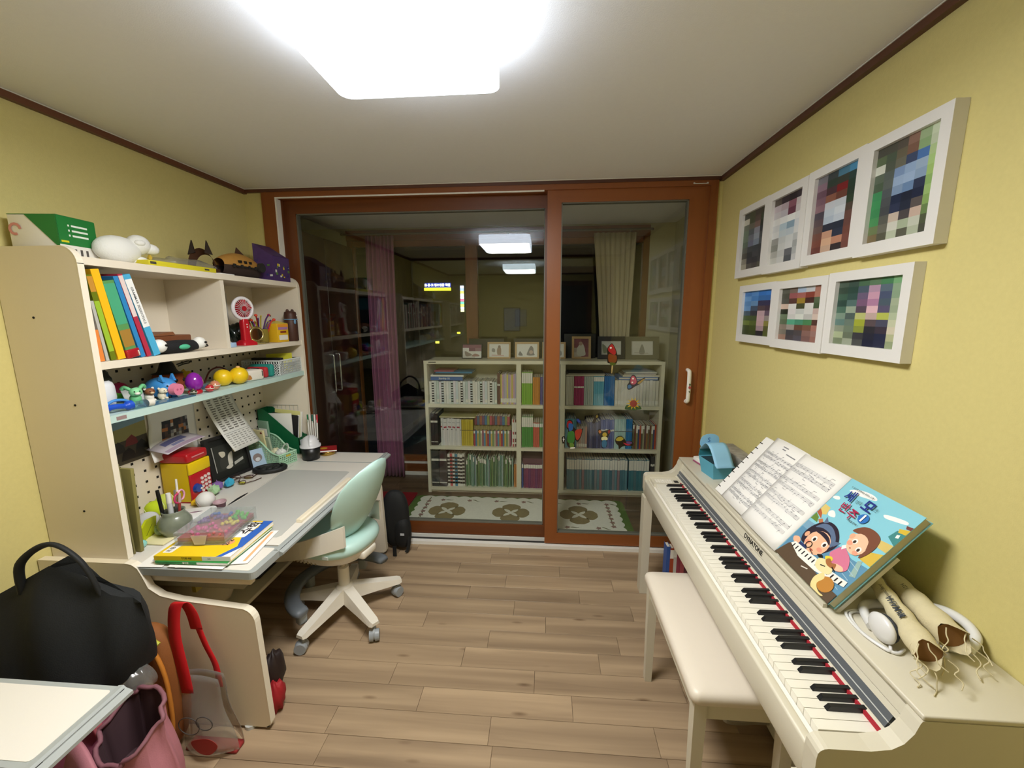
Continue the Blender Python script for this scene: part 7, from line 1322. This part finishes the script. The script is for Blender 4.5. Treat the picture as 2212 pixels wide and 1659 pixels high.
pt_ = thing('patterned_carton', 'long box with a black and white marbled print against the wall on the piano', 'box', (.915, 1.93, PT), 0); build('carton_body', MB().rbox(-.035, .035, -.16, .14, 0, .085, .002), mat('9a958c', .6, key='marbled', noise=.75, nscale=28), pt_); build('green_strip', MB().box(-.0356, -.035, -.16, .14, .0, .015), mat('6a8a5a', .6), pt_)
pp = thing('pink_white_case', 'small white and pink case behind the blue gift box', 'box', (.79, 2.0, PT), .2); build('case_body', MB().rbox(-.03, .03, -.05, .05, .006, .026, .004), mat('f0eeea', .5), pp); build('pink_base', MB().rbox(-.031, .031, -.051, .051, 0, .008, .003), mat('a84a78', .5), pp)
# drumstick rolls of canvas and white headphones
M_can = mat('d6cba6', .9, key='canvas', noise=.08, nscale=60, bump=.5, bscale=250); M_drk = mat('8a6238', .9)
def roll(p0, p1, r0, r1, label, words, seed):
    t = thing('canvas_roll', label, 'canvas roll', (p1[0], p1[1], PT)); P0, P1 = Vector(p0), Vector(p1); d = (P1-P0).normalized(); sd = d.cross(Vector((0, 0, 1))).normalized(); up_ = sd.cross(d); q_ = MB(); r_ = random.Random(seed); n_ = 20; K = 14; vs = []
    for k in range(K+1):
        s_ = k/K; p = P0.lerp(P1, s_); rad = r0+(r1-r0)*s_+.002*math.sin(k*1.7+seed)
        for i in range(n_): a = 2*PI*i/n_; e = .012*math.sin(3*a+seed)*(k == K); vs.append(p+sd*(rad*math.cos(a))+up_*(rad*math.sin(a)*.92)+d*e)
    q_._add(vs, [(k*n_+i, k*n_+(i+1) % n_, (k+1)*n_+(i+1) % n_, (k+1)*n_+i) for k in range(K) for i in range(n_)], 0, None, True); q_._add(vs[:n_], [tuple(range(n_))], 0); build('canvas', q_, M_can, t, True)
    q_ = MB(); e0 = P1-d*.012; q_._add([e0+sd*((r1*.93)*math.cos(2*PI*i/n_))+up_*(r1*.86*math.sin(2*PI*i/n_)) for i in range(n_)], [tuple(range(n_))]); build('open_end', q_, M_drk, t, True)
    for i in range(7):
        a = r_.uniform(0, 2*PI); b_ = P1+sd*(r1*math.cos(a))+up_*(r1*.9*math.sin(a)); pts = [b_]; 
        for k in range(4): b_ = b_+d*r_.uniform(.004, .016)+sd*r_.uniform(-.014, .014)+Vector((0, 0, -.008)); b_.z = max(b_.z, PT+.002); pts.append(b_.copy())
        build('frayed_thread', MB().tube(spline(pts, 4), .0013, 4), M_can, t, True)
    q_ = MB(); X_, Y_, N_ = -d, (up_.cross(-d)).normalized(), up_
    vdir = Vector((-.55, -.35, .76)); vdir = (vdir-d*vdir.dot(d)).normalized(); Y_ = vdir.cross(-d)
    for s_, body, sz, m_ in words:
        o_ = P0.lerp(P1, s_)+vdir*((r0+(r1-r0)*s_)*1.03+.001); M_ = Matrix(((X_.x, Y_.x, vdir.x, o_.x), (X_.y, Y_.y, vdir.y, o_.y), (X_.z, Y_.z, vdir.z, o_.z), (0, 0, 0, 1))); text(q_, body, sz, M_, 0, .02 if m_ else 0.)
    build('stamped_lettering', q_, mat('3a4048', .8), t, True); return t
roll((.865, 1.05, PT+.044), (.778, .79, PT+.05), .016, .028, 'canvas roll stamped YAMAHA with a frayed open end beside the headphones', [(.56, 'YAMAHA', .019, 1), (.36, 'Symphonic Band', .011, 0), (.68, '◉', .016, 0)], 1); roll((.925, 1.09, PT+.042), (.865, .835, PT+.052), .018, .03, 'plainer canvas roll with a torn end lying next to the wall', [(.42, '1234', .012, 0)], 2)
hp_ = thing('headphones', 'white over-ear headphones lying behind the canvas rolls', 'headphones', (.85, .9, PT)); M_hp = mat('e4e4e4', .3, coat=.3)
build('headband', MB().tube(spline([(.762, .91, PT+.014), (.80, .985, PT+.011), (.88, .99, PT+.014), (.935, .955, PT+.035), (.944, .905, PT+.045), (.938, .865, PT+.035), (.905, .845, PT+.016)], 8), .0105, 8), M_hp, hp_, True)
q = MB(); q.sph((.763, .885, PT+.031), (.014, .036, .03), 18, 12); cu_ = build('ear_cup', q, M_hp, hp_, True); q = MB(); q.sph((.774, .885, PT+.031), (.01, .032, .028), 16, 10); build('ear_pad', q, mat('2a2e34', .7), cu_, True); q = MB(); q.sph((.895, .875, PT+.012), (.03, .03, .011), 18, 12); build('ear_cup', q, M_hp, hp_, True)
build('cable', MB().tube(spline([(.765, .86, PT+.006), (.752, .85, PT+.004), (.735, .9, PT+.004), (.75, .96, PT+.004), (.785, .97, PT+.004), (.80, .93, PT+.004)], 8), .0035, 6), M_hp, hp_, True); build('cable', MB().tube(spline([(.79, .855, PT+.004), (.76, .845, PT+.004), (.735, .9, PT+.004), (.744, .965, PT+.004), (.79, .978, PT+.004)], 8), .0035, 6), M_hp, hp_, True)
# books standing on the floor under the far end of the piano
ub = ['3a5aa0', 'a84a2a', 'c8c4bc', '9a4050', 'b85a60', '6a3a44', 'a8a4a0', 'c0b8b0', '4a5a78', '8a8e94']
x = .625
for i, c in enumerate(ub):
    w = rnd.uniform(.014, .022); book(x+w/2, w-.0006, 1.96, .05, 0.0005, .32+rnd.uniform(-.02, .015), c, rnd.choice(['wmid', 'wlow', 'plain', 'wtop']), 0, 'music book standing on the floor under the far end of the piano', 'music books under the piano', 'music_book'); x += w
# ================================================================== photo collages on the right wall
def collage(y0, y1, z0, z1, n, bw, opens, label, grids):
    t = thing('photo_collage', label, 'photo frame', (XR, (y0+y1)/2, z0)); w = (y1-y0)/n; M_fr = mat('e6e4e0', .45, key='collage_white', noise=.01, nscale=200); e = mat('c9c2a8', .5)
    for i in range(n):
        ya = y1-w*i; yb = ya-w; xf = XR-.029-(.003 if i % 2 else 0); dz = -.004 if i % 2 else 0; p_ = MB(); a, b = ya-bw*1.0, yb+bw*.9; c, d = z0+bw+dz, z1-bw*.85+dz
        za, zb_ = z0+dz, z1+dz
        for bx in ((yb+.0004, ya-.0004, za, c), (yb+.0004, ya-.0004, d, zb_), (a, ya-.0004, c, d), (yb+.0004, b, c, d)): p_.box(xf, XR-.0005, bx[0], bx[1], bx[2], bx[3])
        fp = build('frame_panel', p_, M_fr, t, True)
        q_ = MB(); rows = grids[i]; R_ = len(rows)
        for j, row in enumerate(rows):
            cs = row.split(); N_ = len(cs)
            for k, col in enumerate(cs):
                u0, u1 = a+(b-a)*k/N_, a+(b-a)*(k+1)/N_; t0, t1 = d-(d-c)*j/R_, d-(d-c)*(j+1)/R_; q_.face([(xf+.012, u0, t1), (xf+.012, u1, t1), (xf+.012, u1, t0), (xf+.012, u0, t0)], 0, col)
        build('photo', q_, M_print, fp, True)
G4 = [['4a4a40 50523a 4a4238 444030', 'c8c4b4 4a5038 5a4a40 3a4430', '6a7060 6a6858 7a6258 2c3428', '6a7a66 565e62 8a8c98 383c40', '6a7a68 70747e 9098a4 4a4e50', '5a6a58 6a6e84 7a8898 50565a', '585a52 404446 3c4448 3a3e40', '4a463c 2a3032 444448 3c3e40', '8a8678 34343a 2c2e34 404040', 'a8a290 5a5650 4a4440 5a5848'],
 ['5a5048 3a3036 2c2428 3a3238', 'c4b8c0 b8a8b0 8a5a68 c8c0c0', 'c8c4c8 c0bcc4 6a3a4c cfcaca', 'e0e0de e8eaea f0f2f0 e4e6e6', 'd0d2d4 b8ccd8 8ea8ba d8dce0', 'd8dada c4d0d6 c0ccd4 dcdede', '9a9a96 c8cccc d4d8d8 c0c4c4', '8a8c84 d0d2d0 d8dada a8acac', 'b0b0aa c4c6c4 6a6c70 b4b8b8', 'c8c8c0 d0d0cc 54585c c8c8c8'],
 ['7a7880 3c4448 4a7a94 4a8cb4', '8a7080 304038 3a4038 2c4440', '6a4c5c 4a3038 7a1c20 243c30', '7a5a68 8a5a48 6a4034 24382c', '8a6a74 c8ccd4 c4ccd4 2c402e', '4a4450 c0ccd8 d0d8e0 50443a', '5a4a50 b4c2d2 c4ceda 6a4a44', '6a5450 2c3040 283040 6a4640', '744a3e c89a80 30384c 74483e', '7a4638 d8b090 c08a70 7c4c44', '6a3830 c8a890 342c30 744840'],
 ['4a4a42 4c4c44 565048 8a6a5c 9ab088 c8d4b8', '5a6a4c 4a5848 66604e 7a5a4a 8aa878 c0ccb0', 'd0d4c8 50584c 6a6a5c 3a4868 4a74b0 b0c890', '5a6858 56605c 7a94bc 90aacc 9ab0c8 a8c880', '4a5c48 5c6460 98b0d0 9cb4d4 8aa2c0 a0c070', '3a8a58 50585c 8098b8 6a88b0 2a3450 8cb068', '3c9058 4c5054 1c2844 161e34 1a2440 9cbc74', '3a8854 44484c 2a3450 20283c 5a5250 88a860', '489058 5a5c54 c8b8a8 4c4648 c8b0a0 6a8450', '6a7a50 6c6c60 d0d0c4 a8b498 c4c8b8 505840', '7a6a4a 585848 b8c0a8 5a5a4c b0b8a0 4a4c40']]
G3 = [['4a80c4 5a90d0 3a78c8 4080d0', '6a9cd4 4a84c8 3c70b0 3a6cb0', '5a8cc4 6a94c0 3a3a58 3c3a5a', '6a98cc 4a5a70 5a4a50 4a3a48', '4a6070 3a3c48 c0a4ac 6a5a6c', '4a6038 4a5a38 c8a8b0 98908c', '6a7c34 5a6a34 c4a4a8 8a8444', '3c4a20 465428 a89098 5a5c34', '34401c 3c4820 2c2830 58602c'],
 ['5a5c50 7a6a60 a8bcd4 c4c8cc a87868', '4a4c40 9a5a5c a86860 8a4438 b07a68', '50504a 5a3a34 a08434 4a2c28 5a6a50', 'd0b8a8 e0e0dc 4a4c30 dcdcd8 4a5c40', '1c2414 dcd8d8 c8ccc8 d8d8d4 c8b0a8', '6a7c60 d0d0cc dce0d8 c0c0bc d8c4b8', '5a6a50 58a888 4a9074 4c8858 5a3c34', '8a7c70 a09890 6a4a3c 7c5848 a87468', '7a7468 44444a 504a4c 8a6860 9c7870', '9a7868 4c4448 54505a 7c5c58 986c60'],
 ['4a5c50 3c5048 4a6a50 5c7a5c 4a8058 78a878', '34483c 2c4840 4a5a68 b090a8 5a6a78 8ca488', '3c5c4c 34504c 6a5c78 c89ab0 4a5470 88a084', '2c4840 54706c 7a5a78 b080a0 4c5c68 a4b094', '4a6c5c 98a894 584a58 e0b8c0 5a5470 9aa88c', '7c9484 50605c b8bc78 c0a8a0 b4bc58 b0bc9c', '60807a 6a7c70 a0a838 5a4c50 4a4c60 c4c8a8', '8a9480 70806c 8a9440 2c2c34 3c3440 d0c8b0', 'a8b490 687460 3a3a40 262838 242a44 b4b890', '788468 9ca490 4a4c4c 1c2038 282c44 94a07c']]
collage(1.102, 2.158, 1.64, 1.956, 4, .034, None, 'upper row of four white framed upright photos on the yellow wall', G4)
collage(1.148, 2.09, 1.342, 1.60, 3, .034, None, 'lower row of three white framed landscape photos on the yellow wall', G3)
# ================================================================== second desk (its corner shows at the lower left) and the wall behind the camera
OY = .765-2.42
make_desk(OY, 'second cream study desk whose grey-rimmed corner juts out by the bags')
make_hutch(OY, 'second cream hutch standing on the desk near the bags', False)
def row(y0, y1, z, cols, label, group):
    y = y0; i = 0
    while y < y1:
        w = rnd.uniform(.018, .035); o = bpy.data.objects.new('book', BK['wmid' if i % 2 else 'plain']); COL.objects.link(o); o.location = (HF-.02, y+w/2, z); o.scale = (w-.001, .18, rnd.uniform(.22, .29)); o.rotation_euler = (0, 0, PI/2); o.color = (*lin(cols[i % len(cols)]), 1); tag(o, label, 'book', group); y += w; i += 1
row(OY+1.28, OY+1.8, SH2+.001, ['b04a50', 'd8d4c8', '6a4a6a', 'c8a8a0', '4a5a7a'], 'book standing on the upper shelf of the second hutch', 'books on the second hutch'); row(OY+1.9, OY+2.3, SH2+.001, ['8a5a60', 'd0ccc0', '4a6a5a'], 'book in the right compartment of the second hutch', 'books in the right compartment of the second hutch')
solo('dinosaur_plush', drape(heap(-1.42, .44, zd+.04, .05, .07, .05, 81, 20, 12, .3), zd), mat('e4e4b8', .9), 'pale yellow soft toy on the second desk', 'soft toy')
bd3 = struct('door_3', MB().prism([(.02, 0), (.1, 0), (.1, 1.98), (.78, 1.98), (.78, 0), (.86, 0), (.86, 2.06), (.02, 2.06)], YB+.0005, YB+.02, 'xz'), M_trim); build('unlit_hall_panel', MB().box(.1, .78, YB+.0005, YB+.008, 0, 1.98), mat('23262a', .5), bd3)  # flat panel painted dark stands for the unlit hallway in the doorway
nb = thing('notice_sheet', 'framed notice on the wall behind the camera', 'picture', (-.42, YB, 1.25)); build('frame', MB().box(-.53, -.31, YB+.0005, YB+.012, 1.25, 1.56), mat('4a4038', .5), nb, True); build('sheet', MB().box(-.52, -.32, YB+.012, YB+.0135, 1.26, 1.55), mat('b8bcc4', .6), nb, True)

# ---- settle things that would sink a hair into the surface they stand on
bpy.context.view_layer.update()
LEVELS = (SH1, SH2, SH3, DZ, PT, BH, 0.)
def lowest(o):
    z_ = 1e9
    if o.type == 'MESH':
        mw = o.matrix_world; z_ = min((mw @ v.co).z for v in o.data.vertices)
    for c in o.children: z_ = min(z_, lowest(c))
    return z_
for o in list(COL.objects):
    if o.parent is None and 'category' in o and o['category'] not in ('desk', 'shelf unit', 'piano', 'bookcase', 'building', 'sign', 'light', 'rug', 'mat'):
        z_ = lowest(o)
        for lv in LEVELS:
            if lv-.014 < z_ < lv+.0004: o.location.z += lv+.0006-z_; break
